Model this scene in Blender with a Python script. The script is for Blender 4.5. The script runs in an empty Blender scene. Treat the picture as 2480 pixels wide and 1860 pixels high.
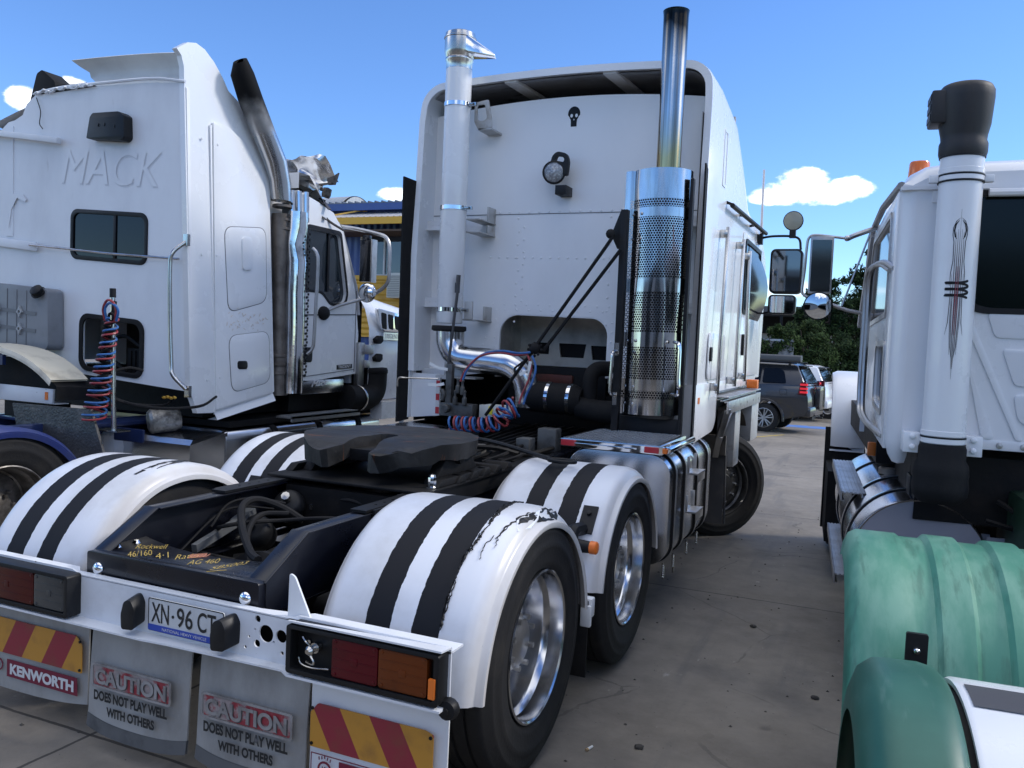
import bpy, bmesh, math, random
from mathutils import Vector as V, Matrix, noise as NZ
from mathutils.geometry import tessellate_polygon
random.seed(7)
R = math.radians
SC = bpy.context.scene
COL = SC.collection
PI = math.pi

# ---------------------------------------------------------------- camera, sky, sun, exposure
cam = bpy.data.objects.new('camera', bpy.data.cameras.new('camera'))
COL.objects.link(cam)
cam.data.sensor_width = 36.0
cam.data.lens = 36.0 * 2031.42 / 2480.0
cam.data.clip_start = 0.05
cam.data.clip_end = 2000.0
yaw, pitch, roll = 0.4085, -0.0504, 0.0434
look = V((-math.sin(yaw) * math.cos(pitch), math.cos(yaw) * math.cos(pitch), math.sin(pitch)))
rt = V((math.cos(yaw), math.sin(yaw), 0))
up = rt.cross(look)
cr = rt * math.cos(roll) + up * math.sin(roll)
cu = up * math.cos(roll) - rt * math.sin(roll)
M = Matrix((cr, cu, -look)).transposed().to_4x4()
M.translation = V((2.3827, -3.0348, 1.6957))
cam.matrix_world = M
SC.camera = cam

SUN_EL, SUN_AZ = R(38), R(62)          # azimuth clockwise from +Y, towards +X
world = bpy.data.worlds.new('World')
SC.world = world
world.use_nodes = True
wt = world.node_tree
wt.nodes.clear()

def N(nt, t, **kw):
    n = nt.nodes.new(t)
    for k, v in kw.items():
        if k == 'i':
            for kk, vv in v.items():
                n.inputs[kk].default_value = vv
        else:
            setattr(n, k, v)
    return n

def math_node(nt, op, a, b=None, clamp=False):
    n = nt.nodes.new('ShaderNodeMath')
    n.operation = op
    n.use_clamp = clamp
    for i, s in enumerate((a, b)):
        if s is None:
            continue
        if isinstance(s, (int, float)):
            n.inputs[i].default_value = s
        else:
            nt.links.new(s, n.inputs[i])
    return n.outputs[0]

def smooth(nt, x, lo, hi):
    n = nt.nodes.new('ShaderNodeMapRange')
    n.interpolation_type = 'SMOOTHSTEP'
    n.inputs[1].default_value = lo
    n.inputs[2].default_value = hi
    nt.links.new(x, n.inputs[0])
    return n.outputs[0]

def build_sky():
    nt = wt
    sky = N(nt, 'ShaderNodeTexSky', sky_type='NISHITA', sun_disc=False, sun_elevation=SUN_EL, sun_rotation=SUN_AZ,
            altitude=0.0, air_density=1.0, dust_density=0.0, ozone_density=1.6)
    tc = N(nt, 'ShaderNodeTexCoord')
    sep = N(nt, 'ShaderNodeSeparateXYZ')
    nt.links.new(tc.outputs['Generated'], sep.inputs[0])
    az = math_node(nt, 'ARCTAN2', sep.outputs[0], sep.outputs[1])
    el = math_node(nt, 'ARCSINE', sep.outputs[2])
    mp = N(nt, 'ShaderNodeMapping')
    mp.inputs['Scale'].default_value = (1, 1, 1.7)
    nt.links.new(tc.outputs['Generated'], mp.inputs[0])
    ns = N(nt, 'ShaderNodeTexNoise', i={'Scale': 24.0, 'Detail': 9.0, 'Roughness': 0.6})
    nt.links.new(mp.outputs[0], ns.inputs['Vector'])
    nf = math_node(nt, 'SUBTRACT', ns.outputs[0], 0.5)
    cov = None
    for (a, e, w, h, k) in CLOUDS:
        dx = math_node(nt, 'DIVIDE', math_node(nt, 'SUBTRACT', az, R(a)), R(w))
        dy = math_node(nt, 'DIVIDE', math_node(nt, 'SUBTRACT', el, R(e)), R(h))
        d2 = math_node(nt, 'ADD', math_node(nt, 'MULTIPLY', dx, dx), math_node(nt, 'MULTIPLY', dy, dy))
        m = math_node(nt, 'SUBTRACT', 1.0, d2)
        m = math_node(nt, 'ADD', m, math_node(nt, 'MULTIPLY', nf, 3.0))
        m = math_node(nt, 'MULTIPLY', smooth(nt, m, 0.05, 0.75), k)
        cov = m if cov is None else math_node(nt, 'MAXIMUM', cov, m)
    n2 = N(nt, 'ShaderNodeTexNoise', i={'Scale': 3.2, 'Detail': 7.0, 'Roughness': 0.55})
    nt.links.new(tc.outputs['Generated'], n2.inputs['Vector'])
    fill_deck = math_node(nt, 'ADD', el, math_node(nt, 'MULTIPLY', math_node(nt, 'SUBTRACT', n2.outputs[0], .5), 1.1))
    fill_deck = math_node(nt, 'MULTIPLY', smooth(nt, fill_deck, R(40), R(64)), .72)      # bright cloud added overhead, out of frame, as white fill light
    cov = math_node(nt, 'MAXIMUM', cov, fill_deck)
    mix = N(nt, 'ShaderNodeMix', data_type='RGBA')
    nt.links.new(cov, mix.inputs[0])
    hs = N(nt, 'ShaderNodeHueSaturation', i={'Saturation': 1.25, 'Value': 1.36, 'Hue': .512})
    nt.links.new(sky.outputs[0], hs.inputs['Color'])
    tint = N(nt, 'ShaderNodeMix', data_type='RGBA')
    nt.links.new(smooth(nt, el, R(-2), R(24)), tint.inputs[0])
    tint.inputs[6].default_value = (.56, .76, 1.05, 1)          # clear air: keep the low sky blue instead of yellow
    tint.inputs[7].default_value = (.92, .98, 1.04, 1)
    mul = N(nt, 'ShaderNodeMix', data_type='RGBA', blend_type='MULTIPLY')
    mul.inputs[0].default_value = 1.0
    nt.links.new(hs.outputs[0], mul.inputs[6])
    nt.links.new(tint.outputs[2], mul.inputs[7])
    nt.links.new(mul.outputs[2], mix.inputs[6])
    mix.inputs[7].default_value = (14.4, 14.6, 15.0, 1)
    bg = N(nt, 'ShaderNodeBackground', i={'Strength': 0.1})
    nt.links.new(mix.outputs[2], bg.inputs[0])
    out = N(nt, 'ShaderNodeOutputWorld')
    nt.links.new(bg.outputs[0], out.inputs[0])

CLOUDS = [(-4.6, 10.2, 3.9, .85, 1.0), (-4.9, 10.85, 1.9, 1.0, 1.0), (-2.3, 10.45, 1.7, .85, 1.0), (-7.0, 10.05, 1.9, .6, .9), (-53.9, 12.7, 1.1, .75, .9),
          (-51.3, 13.9, .9, .5, .9), (-31.4, 9.4, 1.5, .6, .85), (-5.8, 4.2, 3.2, .8, .35), (20, 12, 9, 2.5, .9), (75, 20, 26, 10, .9),
          (120, 24, 24, 10, .9), (170, 24, 30, 10, .9), (-110, 22, 22, 8, .9)]  # the wide banks outside the frame are added for fill light
build_sky()
sun = bpy.data.objects.new('sun', bpy.data.lights.new('sun', 'SUN'))
COL.objects.link(sun)
sun.data.energy = 1.6
sun.data.angle = R(10)
sun.data.color = (1.0, 0.95, 0.88)
sd = V((math.sin(SUN_AZ) * math.cos(SUN_EL), math.cos(SUN_AZ) * math.cos(SUN_EL), math.sin(SUN_EL)))
sun.rotation_euler = sd.to_track_quat('Z', 'Y').to_euler()
sun.location = sd * 60

vs = SC.view_settings
vs.view_transform = 'Standard'
vs.look = 'None'
vs.exposure = 0.6
vs.gamma = 1.0
vs.use_curve_mapping = False
SC.cycles.max_bounces = 8
SC.cycles.transparent_max_bounces = 12

# ---------------------------------------------------------------- mesh helpers
class MB:
    def __init__(s):
        s.v, s.f, s.mi, s.uv = [], [], [], {}

    def add(s, vs_, fs, mi=0):
        o = len(s.v)
        s.v += [V(p) for p in vs_]
        for f in fs:
            s.f.append(tuple(o + i for i in f))
            s.mi.append(mi)
        return s

    def box(s, lo, hi, mi=0):
        (a, b, c), (d, e, f) = lo, hi
        a, d = min(a, d), max(a, d)
        b, e = min(b, e), max(b, e)
        c, f = min(c, f), max(c, f)
        return s.add([(a, b, c), (d, b, c), (d, e, c), (a, e, c), (a, b, f), (d, b, f), (d, e, f), (a, e, f)],
                     [(0, 3, 2, 1), (4, 5, 6, 7), (0, 1, 5, 4), (1, 2, 6, 5), (2, 3, 7, 6), (3, 0, 4, 7)], mi)

    def bar(s, p, q, w, h, upv=(0, 0, 1), mi=0):
        p, q = V(p), V(q)
        d = (q - p).normalized()
        x = d.cross(V(upv))
        if x.length < 1e-4:
            x = d.cross(V((0, 1, 0)))
        x.normalize()
        z = x.cross(d)
        x, z = x * w / 2, z * h / 2
        vs_ = [p - x - z, p + x - z, p + x + z, p - x + z, q - x - z, q + x - z, q + x + z, q - x + z]
        return s.add(vs_, [(0, 1, 2, 3), (7, 6, 5, 4), (0, 4, 5, 1), (1, 5, 6, 2), (2, 6, 7, 3), (3, 7, 4, 0)], mi)

    def grid(s, rows, cu=False, cv=False, mi=0, flip=False):
        o = len(s.v)
        nr, nc = len(rows), len(rows[0])
        for r in rows:
            s.v += [V(p) for p in r]
        for i in range(nr if cu else nr - 1):
            for j in range(nc if cv else nc - 1):
                a, b = o + i * nc + j, o + i * nc + (j + 1) % nc
                c, d = o + ((i + 1) % nr) * nc + (j + 1) % nc, o + ((i + 1) % nr) * nc + j
                s.f.append((d, c, b, a) if flip else (a, b, c, d))
                s.mi.append(mi)
        return s

    def tube(s, pts, r, n=10, mi=0, cap=True, closed=False):
        pts = [V(p) for p in pts]
        m = len(pts)
        rs = r if isinstance(r, (list, tuple)) else [r] * m
        rows = []
        ref = None
        for i, p in enumerate(pts):
            if closed:
                d = pts[(i + 1) % m] - pts[i - 1]
            else:
                d = pts[min(i + 1, m - 1)] - pts[max(i - 1, 0)]
            d.normalize()
            if ref is None:
                ref = d.orthogonal().normalized()
            else:
                ref = (ref - d * ref.dot(d))
                ref = ref.normalized() if ref.length > 1e-5 else d.orthogonal().normalized()
            b = d.cross(ref)
            rows.append([p + (ref * math.cos(2 * PI * k / n) + b * math.sin(2 * PI * k / n)) * rs[i] for k in range(n)])
        o = len(s.v)
        s.grid(rows, cu=closed, cv=True, mi=mi)
        if cap and not closed:
            s.f.append(tuple(o + k for k in range(n))[::-1]); s.mi.append(mi)
            s.f.append(tuple(o + (m - 1) * n + k for k in range(n))); s.mi.append(mi)
        return s

    def lathe(s, prof, o, ax, n=32, mi=0, a0=0.0, a1=2 * PI, close=False):
        """prof: (radius, distance along axis)"""
        o, d = V(o), V(ax).normalized()
        u = V((0, 0, 1)) if abs(d.z) < .9 else V((1, 0, 0))
        u = (u - d * u.dot(d)).normalized()
        w = d.cross(u)
        full = abs(a1 - a0 - 2 * PI) < 1e-6
        k = n if full else n + 1
        rows = []
        for r, h in prof:
            rows.append([o + d * h + (u * math.cos(a0 + (a1 - a0) * j / n) + w * math.sin(a0 + (a1 - a0) * j / n)) * max(r, 1e-5) for j in range(k)])
        return s.grid(rows, cu=close, cv=full, mi=mi)

    def plate(s, outer, d0, d1, ax='y', holes=(), mi=0):
        """flat polygon with holes given in the two other axes, extruded along ax from d0 to d1"""
        def P(u, v, d):
            return V((d, u, v)) if ax == 'x' else V((u, d, v)) if ax == 'y' else V((u, v, d))
        loops = [list(outer)] + [list(h) for h in holes]
        flat = [p for l in loops for p in l]
        tris = tessellate_polygon([[V((a, b, 0)) for a, b in l] for l in loops])
        n = len(flat)
        vs_ = [P(a, b, d0) for a, b in flat] + [P(a, b, d1) for a, b in flat]
        fs = []
        for t in tris:
            fs.append(tuple(t))
            fs.append(tuple(n + i for i in reversed(t)))
        o = 0
        for l in loops:
            m = len(l)
            for i in range(m):
                a, b = o + i, o + (i + 1) % m
                fs.append((a, b, n + b, n + a))
            o += m
        return s.add(vs_, fs, mi)

    def sphere(s, c, r, n=10, mi=0, sc=(1, 1, 1), half=False):
        c = V(c)
        rows = []
        for i in range(n + 1):
            t = (PI / 2 if half else PI) * i / n
            rows.append([c + V((max(math.sin(t), 1e-4) * math.cos(2 * PI * j / (2 * n)) * r * sc[0], max(math.sin(t), 1e-4) * math.sin(2 * PI * j / (2 * n)) * r * sc[1], math.cos(t) * r * sc[2])) for j in range(2 * n)])
        return s.grid(rows, cv=True, mi=mi, flip=True)

    def text(s, txt, o, u, v, w, h, mi=0, bold=0.0, depth=0.0008, shear=0.0):
        """lettering fitted into a w x h box with corner o along unit directions u, v"""
        cu_ = bpy.data.curves.new('lettering', 'FONT')
        cu_.body = txt
        cu_.offset = bold
        cu_.shear = shear
        ob = bpy.data.objects.new('lettering', cu_)
        COL.objects.link(ob)
        dg = bpy.context.evaluated_depsgraph_get()
        me = bpy.data.meshes.new_from_object(ob.evaluated_get(dg))
        pts = [p.co.copy() for p in me.vertices]
        fs = [tuple(p.vertices) for p in me.polygons]
        bpy.data.objects.remove(ob)
        bpy.data.curves.remove(cu_)
        bpy.data.meshes.remove(me)
        x0, x1 = min(p.x for p in pts), max(p.x for p in pts)
        y0, y1 = min(p.y for p in pts), max(p.y for p in pts)
        o, u, v = V(o), V(u).normalized(), V(v).normalized()
        nn = u.cross(v)
        s.add([o + u * ((p.x - x0) / (x1 - x0) * w) + v * ((p.y - y0) / (y1 - y0) * h) + nn * depth for p in pts], fs, mi)
        return s

    def islands(s, gap=.008):
        par = list(range(len(s.v)))
        def find(i):
            while par[i] != i:
                par[i] = par[par[i]]
                i = par[i]
            return i
        for f in s.f:
            for i in f[1:]:
                par[find(i)] = find(f[0])
        box = {}
        for i, p in enumerate(s.v):
            r_ = find(i)
            lo, hi = box.get(r_, (p.copy(), p.copy()))
            box[r_] = (V(map(min, lo, p)), V(map(max, hi, p)))
        ks = list(box)
        gid = {k: k for k in ks}
        def gf(k):
            while gid[k] != k:
                k = gid[k]
            return k
        for a in range(len(ks)):
            for b in range(a):
                (l1, h1), (l2, h2) = box[ks[a]], box[ks[b]]
                if all(l1[c] - gap < h2[c] and l2[c] - gap < h1[c] for c in range(3)):
                    gid[gf(ks[a])] = gf(ks[b])
        out = {}
        for f, m_ in zip(s.f, s.mi):
            k = gf(find(f[0]))
            d = out.setdefault(k, (MB(), {}))
            nf = []
            for i in f:
                if i not in d[1]:
                    d[1][i] = len(d[0].v)
                    d[0].v.append(s.v[i])
                nf.append(d[1][i])
            d[0].f.append(tuple(nf))
            d[0].mi.append(m_)
        return [d[0] for d in out.values()]

    def build(s, name, mats, parent=None, bevel=0, smooth=42, label=None, fixn=True, seg=2):
        if name in SPLIT:
            obs = [m_.build_one(name, mats, parent, bevel, smooth, label, fixn, seg) for m_ in s.islands()]
            return obs[0]
        return s.build_one(name, mats, parent, bevel, smooth, label, fixn, seg)

    def build_one(s, name, mats, parent=None, bevel=0, smooth=42, label=None, fixn=True, seg=2):
        me = bpy.data.meshes.new(name)
        top = parent
        while top is not None and top.parent is not None:
            top = top.parent
        mi_ = Matrix.Identity(4)
        if top is not None and top.get('world_frame') is None and top.type == 'EMPTY' and top.name in WORLD_ROOTS:
            mi_ = WORLD_ROOTS[top.name]
        vs_ = [mi_ @ p for p in s.v]
        me.from_pydata([tuple(p) for p in vs_], [], s.f)
        for p, m_ in zip(me.polygons, s.mi):
            p.material_index = m_
        if fixn or bevel:
            bm = bmesh.new()
            bm.from_mesh(me)
            if bevel:
                bmesh.ops.remove_doubles(bm, verts=bm.verts, dist=1e-5)
            bmesh.ops.recalc_face_normals(bm, faces=bm.faces)
            if bevel:
                es = [e for e in bm.edges if len(e.link_faces) == 2 and e.calc_face_angle(0) > R(32)]
                bmesh.ops.bevel(bm, geom=es, offset=bevel, segments=seg, affect='EDGES', profile=0.5, clamp_overlap=True)
            bm.to_mesh(me)
            bm.free()
        for m_ in (mats if isinstance(mats, (list, tuple)) else [mats]):
            me.materials.append(m_)
        if smooth:
            me.polygons.foreach_set('use_smooth', [True] * len(me.polygons))
            me.set_sharp_from_angle(angle=R(smooth))
        me.update()
        ob = bpy.data.objects.new(name, me)
        COL.objects.link(ob)
        if parent is not None:
            ob.parent = parent
        if label:
            ob['label'] = label
        return ob

SPLIT = {'cross_bearer', 'pipe_bracket', 'step_bracket', 'wall_channel', 'mudguard_bracket', 'extender_brace', 'clamp_band', 'chrome_bolt', 'chassis_box', 'bonnet_catch', 'shield_bolt',
         'star_nut', 'rivet', 'vent_slot', 'panel_screw', 'wall_bolt', 'white_cable_tag', 'drive_axle', 'air_fitting', 'air_tank', 'brass_fitting', 'roof_rib', 'tank_step', 'guard_tube', 'tank_bracket', 'back_panel',
         'head_louvre', 'wheel_nut', 'tank_label', 'chassis_hoses', 'locker_gap', 'awning_strut', 'suspension_link', 'loose_reflector', 'mounting_bolt', 'pressed_panel'}
WORLD_ROOTS = {}

def root(name, loc, label, cat, rz=0.0, group=None, world_frame=True):
    o = bpy.data.objects.new(name, None)
    COL.objects.link(o)
    o.empty_display_size = .2
    o.location = loc
    o.rotation_euler = (0, 0, rz)
    o['label'] = label
    o['category'] = cat
    if group:
        o['group'] = group
    if world_frame:
        WORLD_ROOTS[o.name] = (Matrix.Translation(V(loc)) @ Matrix.Rotation(rz, 4, 'Z')).inverted()
    return o

def tag(o, label, cat, group=None):
    o['label'] = label
    o['category'] = cat
    if group:
        o['group'] = group
    return o

def rrect(x0, y0, x1, y1, r, n=6):
    p = []
    for cx, cy, a in ((x1 - r, y0 + r, -90), (x1 - r, y1 - r, 0), (x0 + r, y1 - r, 90), (x0 + r, y0 + r, 180)):
        for k in range(n + 1):
            t = R(a + 90 * k / n)
            p.append((cx + r * math.cos(t), cy + r * math.sin(t)))
    return p

def rpoly(pts, r, n=5):
    """polygon with rounded corners; r a number or one per corner"""
    m = len(pts)
    out = []
    for i in range(m):
        a, b, c = V(pts[i - 1]), V(pts[i]), V(pts[(i + 1) % m])
        rr = r[i] if isinstance(r, (list, tuple)) else r
        if rr <= 0:
            out.append(tuple(b)); continue
        d1, d2 = (a - b), (c - b)
        k = min(rr, d1.length * .49, d2.length * .49)
        p, q = b + d1.normalized() * k, b + d2.normalized() * k
        for j in range(n + 1):
            t = j / n
            out.append(tuple(p * (1 - t) ** 2 + b * 2 * t * (1 - t) + q * t * t))
    return out

def circ(cx, cy, r, n=16):
    return [(cx + r * math.cos(2 * PI * k / n), cy + r * math.sin(2 * PI * k / n)) for k in range(n)]

def curve(pts, n=8):
    """Catmull-Rom through points"""
    P = [V(p) for p in pts]
    P = [P[0] * 2 - P[1]] + P + [P[-1] * 2 - P[-2]]
    out = []
    for i in range(1, len(P) - 2):
        for k in range(n):
            t = k / n
            a, b, c, d = P[i - 1], P[i], P[i + 1], P[i + 2]
            out.append(.5 * (2 * b + (c - a) * t + (2 * a - 5 * b + 4 * c - d) * t * t + (3 * b - a - 3 * c + d) * t ** 3))
    out.append(P[-2])
    return out

def coil(pts, rad, turns, n=14, phase=0.0):
    """helix wound round a path"""
    path = curve(pts, 12)
    L = [0]
    for a, b in zip(path, path[1:]):
        L.append(L[-1] + (b - a).length)
    out = []
    tot = int(turns * n)
    j = 0
    ref = V((0.3, 0.5, 0.8))
    for k in range(tot + 1):
        t = L[-1] * k / tot
        while j < len(L) - 2 and L[j + 1] < t:
            j += 1
        f = (t - L[j]) / max(L[j + 1] - L[j], 1e-6)
        p = path[j].lerp(path[j + 1], min(max(f, 0), 1))
        d = (path[j + 1] - path[j]).normalized()
        u = (ref - d * ref.dot(d)).normalized()
        w = d.cross(u)
        rr = rad(k / tot) if callable(rad) else rad
        a = 2 * PI * k / n + phase
        out.append(p + (u * math.cos(a) + w * math.sin(a)) * rr)
    return out

# ---------------------------------------------------------------- materials
def srgb(r, g, b):
    f = lambda c: (c / 255 / 12.92) if c / 255 <= .04045 else ((c / 255 + .055) / 1.055) ** 2.4
    return (f(r), f(g), f(b), 1)

def pm(name, col, rough=.5, metal=0.0, dirt=None, lo=.45, hi=.75, scale=4.0, stretch=(1, 1, 1), amt=1.0, bump=0.0, bscale=60.0,
       rvar=.15, coat=0.0, spots=None, spec=.5, alpha=None, dirt2=None):
    m = bpy.data.materials.new(name)
    m.use_nodes = True
    nt = m.node_tree
    bs = nt.nodes['Principled BSDF']
    col = tuple(col) if len(col) == 4 else (*col, 1)
    bs.inputs['Base Color'].default_value = col
    bs.inputs['Roughness'].default_value = rough
    bs.inputs['Metallic'].default_value = metal
    bs.inputs['Coat Weight'].default_value = coat
    bs.inputs['Coat Roughness'].default_value = .06
    bs.inputs['Specular IOR Level'].default_value = spec
    tc = N(nt, 'ShaderNodeTexCoord')
    mp = N(nt, 'ShaderNodeMapping')
    mp.inputs['Scale'].default_value = stretch
    nt.links.new(tc.outputs['Object'], mp.inputs[0])
    n1 = N(nt, 'ShaderNodeTexNoise', i={'Scale': scale, 'Detail': 9.0, 'Roughness': .62})
    nt.links.new(mp.outputs[0], n1.inputs['Vector'])
    cur = None
    if dirt is not None:
        f = smooth(nt, n1.outputs[0], lo, hi)
        f = math_node(nt, 'MULTIPLY', f, amt)
        mx = N(nt, 'ShaderNodeMix', data_type='RGBA')
        nt.links.new(f, mx.inputs[0])
        mx.inputs[6].default_value = col
        mx.inputs[7].default_value = (*dirt[:3], 1)
        cur = mx.outputs[2]
    if dirt2 is not None:            # (colour, scale, lo, hi, amount, stretch)
        c2, s2, l2, h2, a2, st2 = dirt2
        mp2 = N(nt, 'ShaderNodeMapping')
        mp2.inputs['Scale'].default_value = st2
        mp2.inputs['Location'].default_value = (3.1, 1.7, 5.3)
        nt.links.new(tc.outputs['Object'], mp2.inputs[0])
        n2 = N(nt, 'ShaderNodeTexNoise', i={'Scale': s2, 'Detail': 6.0, 'Roughness': .6})
        nt.links.new(mp2.outputs[0], n2.inputs['Vector'])
        f2 = math_node(nt, 'MULTIPLY', smooth(nt, n2.outputs[0], l2, h2), a2)
        mx2 = N(nt, 'ShaderNodeMix', data_type='RGBA')
        nt.links.new(f2, mx2.inputs[0])
        if cur is not None:
            nt.links.new(cur, mx2.inputs[6])
        else:
            mx2.inputs[6].default_value = col
        mx2.inputs[7].default_value = (*c2[:3], 1)
        cur = mx2.outputs[2]
    if cur is not None:
        nt.links.new(cur, bs.inputs['Base Color'])
    if rvar:
        rr = math_node(nt, 'ADD', math_node(nt, 'MULTIPLY', math_node(nt, 'SUBTRACT', n1.outputs[0], .5), rvar * 2), rough, clamp=True)
        nt.links.new(rr, bs.inputs['Roughness'])
    if bump:
        nb = N(nt, 'ShaderNodeTexNoise', i={'Scale': bscale, 'Detail': 4.0})
        nt.links.new(tc.outputs['Object'], nb.inputs['Vector'])
        bp = N(nt, 'ShaderNodeBump', i={'Strength': bump, 'Distance': .01})
        nt.links.new(nb.outputs[0], bp.inputs['Height'])
        nt.links.new(bp.outputs[0], bs.inputs['Normal'])
    return m

W_PAINT = pm('white_paint', (.74, .755, .77), .28, dirt=(.55, .55, .55), lo=.5, hi=.85, scale=1.6, amt=.5, coat=.3, rvar=.1)
W_WALL = pm('white_cab_wall', (.80, .81, .82), .36, dirt=(.66, .665, .67), lo=.42, hi=.8, scale=1.1, stretch=(1, 1, .55), amt=.6, rvar=.1, bump=.03, bscale=3)
W_OLD = pm('weathered_white', (.70, .715, .74), .45, dirt=(.55, .56, .59), lo=.4, hi=.75, scale=1.4, stretch=(1, 1, .5), amt=.75, rvar=.1, bump=.05, bscale=5,
           dirt2=((.25, .23, .2), 9.0, .66, .8, .35, (1, 1, .25)))
W_PANEL = pm('white_panel', (.72, .735, .75), .4, dirt=(.58, .57, .54), lo=.5, hi=.8, scale=2.2, stretch=(1, 1, .4), amt=.5)
W_BAR = pm('chipped_white_bar', (.66, .68, .71), .4, dirt=(.42, .42, .42), lo=.5, hi=.8, scale=5, amt=.6, dirt2=((.02, .02, .025), 26.0, .70, .73, .9, (1, 1, 1.6)))
FLAP = pm('grey_white_rubber', (.34, .335, .32), .6, dirt=(.15, .14, .125), lo=.38, hi=.68, scale=3.2, stretch=(1, 1, .5), amt=.65, bump=.1, bscale=30)
FLAP_D = pm('flap_foot_and_letter_shade', (.1, .1, .1), .7, dirt=(.04, .04, .04), scale=6)
BLACK = pm('black_paint', (.008, .0085, .010), .5, dirt=(.028, .027, .025), lo=.5, hi=.8, scale=5, amt=.6, spec=.25)
BLACK_G = pm('greasy_black', (.006, .006, .0065), .6, dirt=(.018, .015, .013), lo=.45, hi=.75, scale=7, amt=.7, bump=.15, bscale=40, spec=.2)
NAVY = pm('navy_gloss', (.0035, .0045, .009), .3, dirt=(.010, .0115, .017), lo=.4, hi=.8, scale=4, amt=.5, coat=.15, spec=.35)
RUBBER = pm('black_rubber', (.010, .010, .011), .75, dirt=(.022, .021, .02), lo=.45, hi=.7, scale=6, amt=.6, bump=.12, bscale=90, spec=.2)
TYRE = pm('tyre_rubber', (.012, .012, .013), .78, dirt=(.034, .031, .027), lo=.45, hi=.72, scale=7, amt=.5, bump=.15, bscale=70, spec=.3)
PLASTIC = pm('black_plastic', (.008, .0085, .0095), .45, dirt=(.02, .02, .021), scale=8, amt=.5, spec=.3)
SOOT_HOLE = pm('soot_and_hole_black', (.007, .007, .008), .7, spec=.2)  # exhaust soot; also paints the dark of holes and gaps
CHROME = pm('chrome', (.78, .79, .8), .09, 1.0, dirt=(.5, .5, .5), lo=.5, hi=.8, scale=5, amt=.4, rvar=.05, bump=.03, bscale=6)
ALU = pm('polished_aluminium', (.66, .67, .69), .22, 1.0, dirt=(.48, .49, .51), lo=.4, hi=.75, scale=3, amt=.7, rvar=.08, bump=.03, bscale=3)
RIMM = pm('polished_rim', (.58, .59, .61), .16, 1.0, dirt=(.4, .4, .41), lo=.45, hi=.75, scale=3, amt=.6, rvar=.05)
ALU_D = pm('dull_aluminium', (.5, .5, .5), .42, 1.0, dirt=(.3, .29, .28), lo=.4, hi=.75, scale=7, amt=.7)
STEEL = pm('stainless_pipe', (.55, .54, .52), .22, 1.0, dirt=(.3, .28, .26), lo=.45, hi=.7, scale=8, stretch=(1, 1, .3), amt=.7, rvar=.15)
RUSTY = pm('heat_stained_pipe', (.17, .15, .135), .5, .6, dirt=(.07, .06, .05), lo=.4, hi=.7, scale=6, amt=.8)
GALV = pm('worn_bracket', (.45, .45, .44), .5, .3, dirt=(.2, .15, .1), lo=.5, hi=.75, scale=9, amt=.7)
GREY_P = pm('grey_plastic', (.21, .22, .235), .5, dirt=(.12, .12, .13), lo=.42, hi=.75, scale=3, amt=.7, bump=.03)
GLASS_D = pm('dark_glass', (.005, .006, .008), .05, spec=.28, rvar=0)
RED_L = pm('red_lens', (.085, .003, .007), .3, dirt=(.045, .003, .004), scale=5, coat=.1, rvar=.05, spec=.25)
AMB_L = pm('amber_lens', (.13, .028, .004), .3, dirt=(.075, .017, .003), scale=5, coat=.1, rvar=.05, spec=.25)
ORANGE = pm('orange_reflector', (.75, .17, .02), .3)
CLR_L = pm('grey_clear_lens', (.05, .053, .053), .25, dirt=(.035, .036, .035), scale=6, coat=.2, spec=.3)
RED_R = pm('red_reflector', (.45, .03, .04), .3)
RED_TXT = pm('worn_red_print', (.27, .03, .04), .55, dirt=(.30, .27, .255), lo=.46, hi=.56, scale=11, amt=.9)
EMBOSS = pm('embossed_grey', (.30, .285, .275), .6, dirt=(.17, .155, .145), lo=.4, hi=.7, scale=9)
BLK_TXT = pm('black_print', (.012, .012, .012), .6, dirt=(.1, .1, .1), lo=.6, hi=.7, scale=25)
MAROON = pm('maroon_print', (.16, .008, .03), .5)
WHITE_T = pm('white_print', (.6, .6, .6), .5)
PLATE_W = pm('plate_white', (.52, .54, .55), .4, dirt=(.38, .38, .38), scale=12, amt=.5)
PLATE_B = pm('plate_blue', (.02, .06, .36), .4)
GOLD = pm('gold_marker', (.50, .35, .08), .5)
PINKMARK = pm('pink_marker', (.5, .2, .12), .6)
HOSE_R = pm('red_hose', (.30, .035, .04), .4, dirt=(.15, .03, .035), scale=12)
HOSE_B = pm('blue_hose', (.03, .13, .36), .4, dirt=(.02, .07, .2), scale=12)
TAPE_W = pm('white_tag', (.7, .7, .68), .5)
YELLOW = pm('yellow_sticker', (.75, .62, .03), .5)
BLUE_CH = pm('blue_chassis_paint', (.012, .024, .085), .35, dirt=(.01, .016, .05), scale=4, coat=.2)
BLUE_MG = pm('blue_mudguard_plastic', (.018, .03, .13), .38, dirt=(.03, .04, .1), lo=.4, hi=.8, scale=3)
CREAM = pm('cream_plastic', (.62, .57, .45), .5, dirt=(.4, .36, .28), scale=5)

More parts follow.
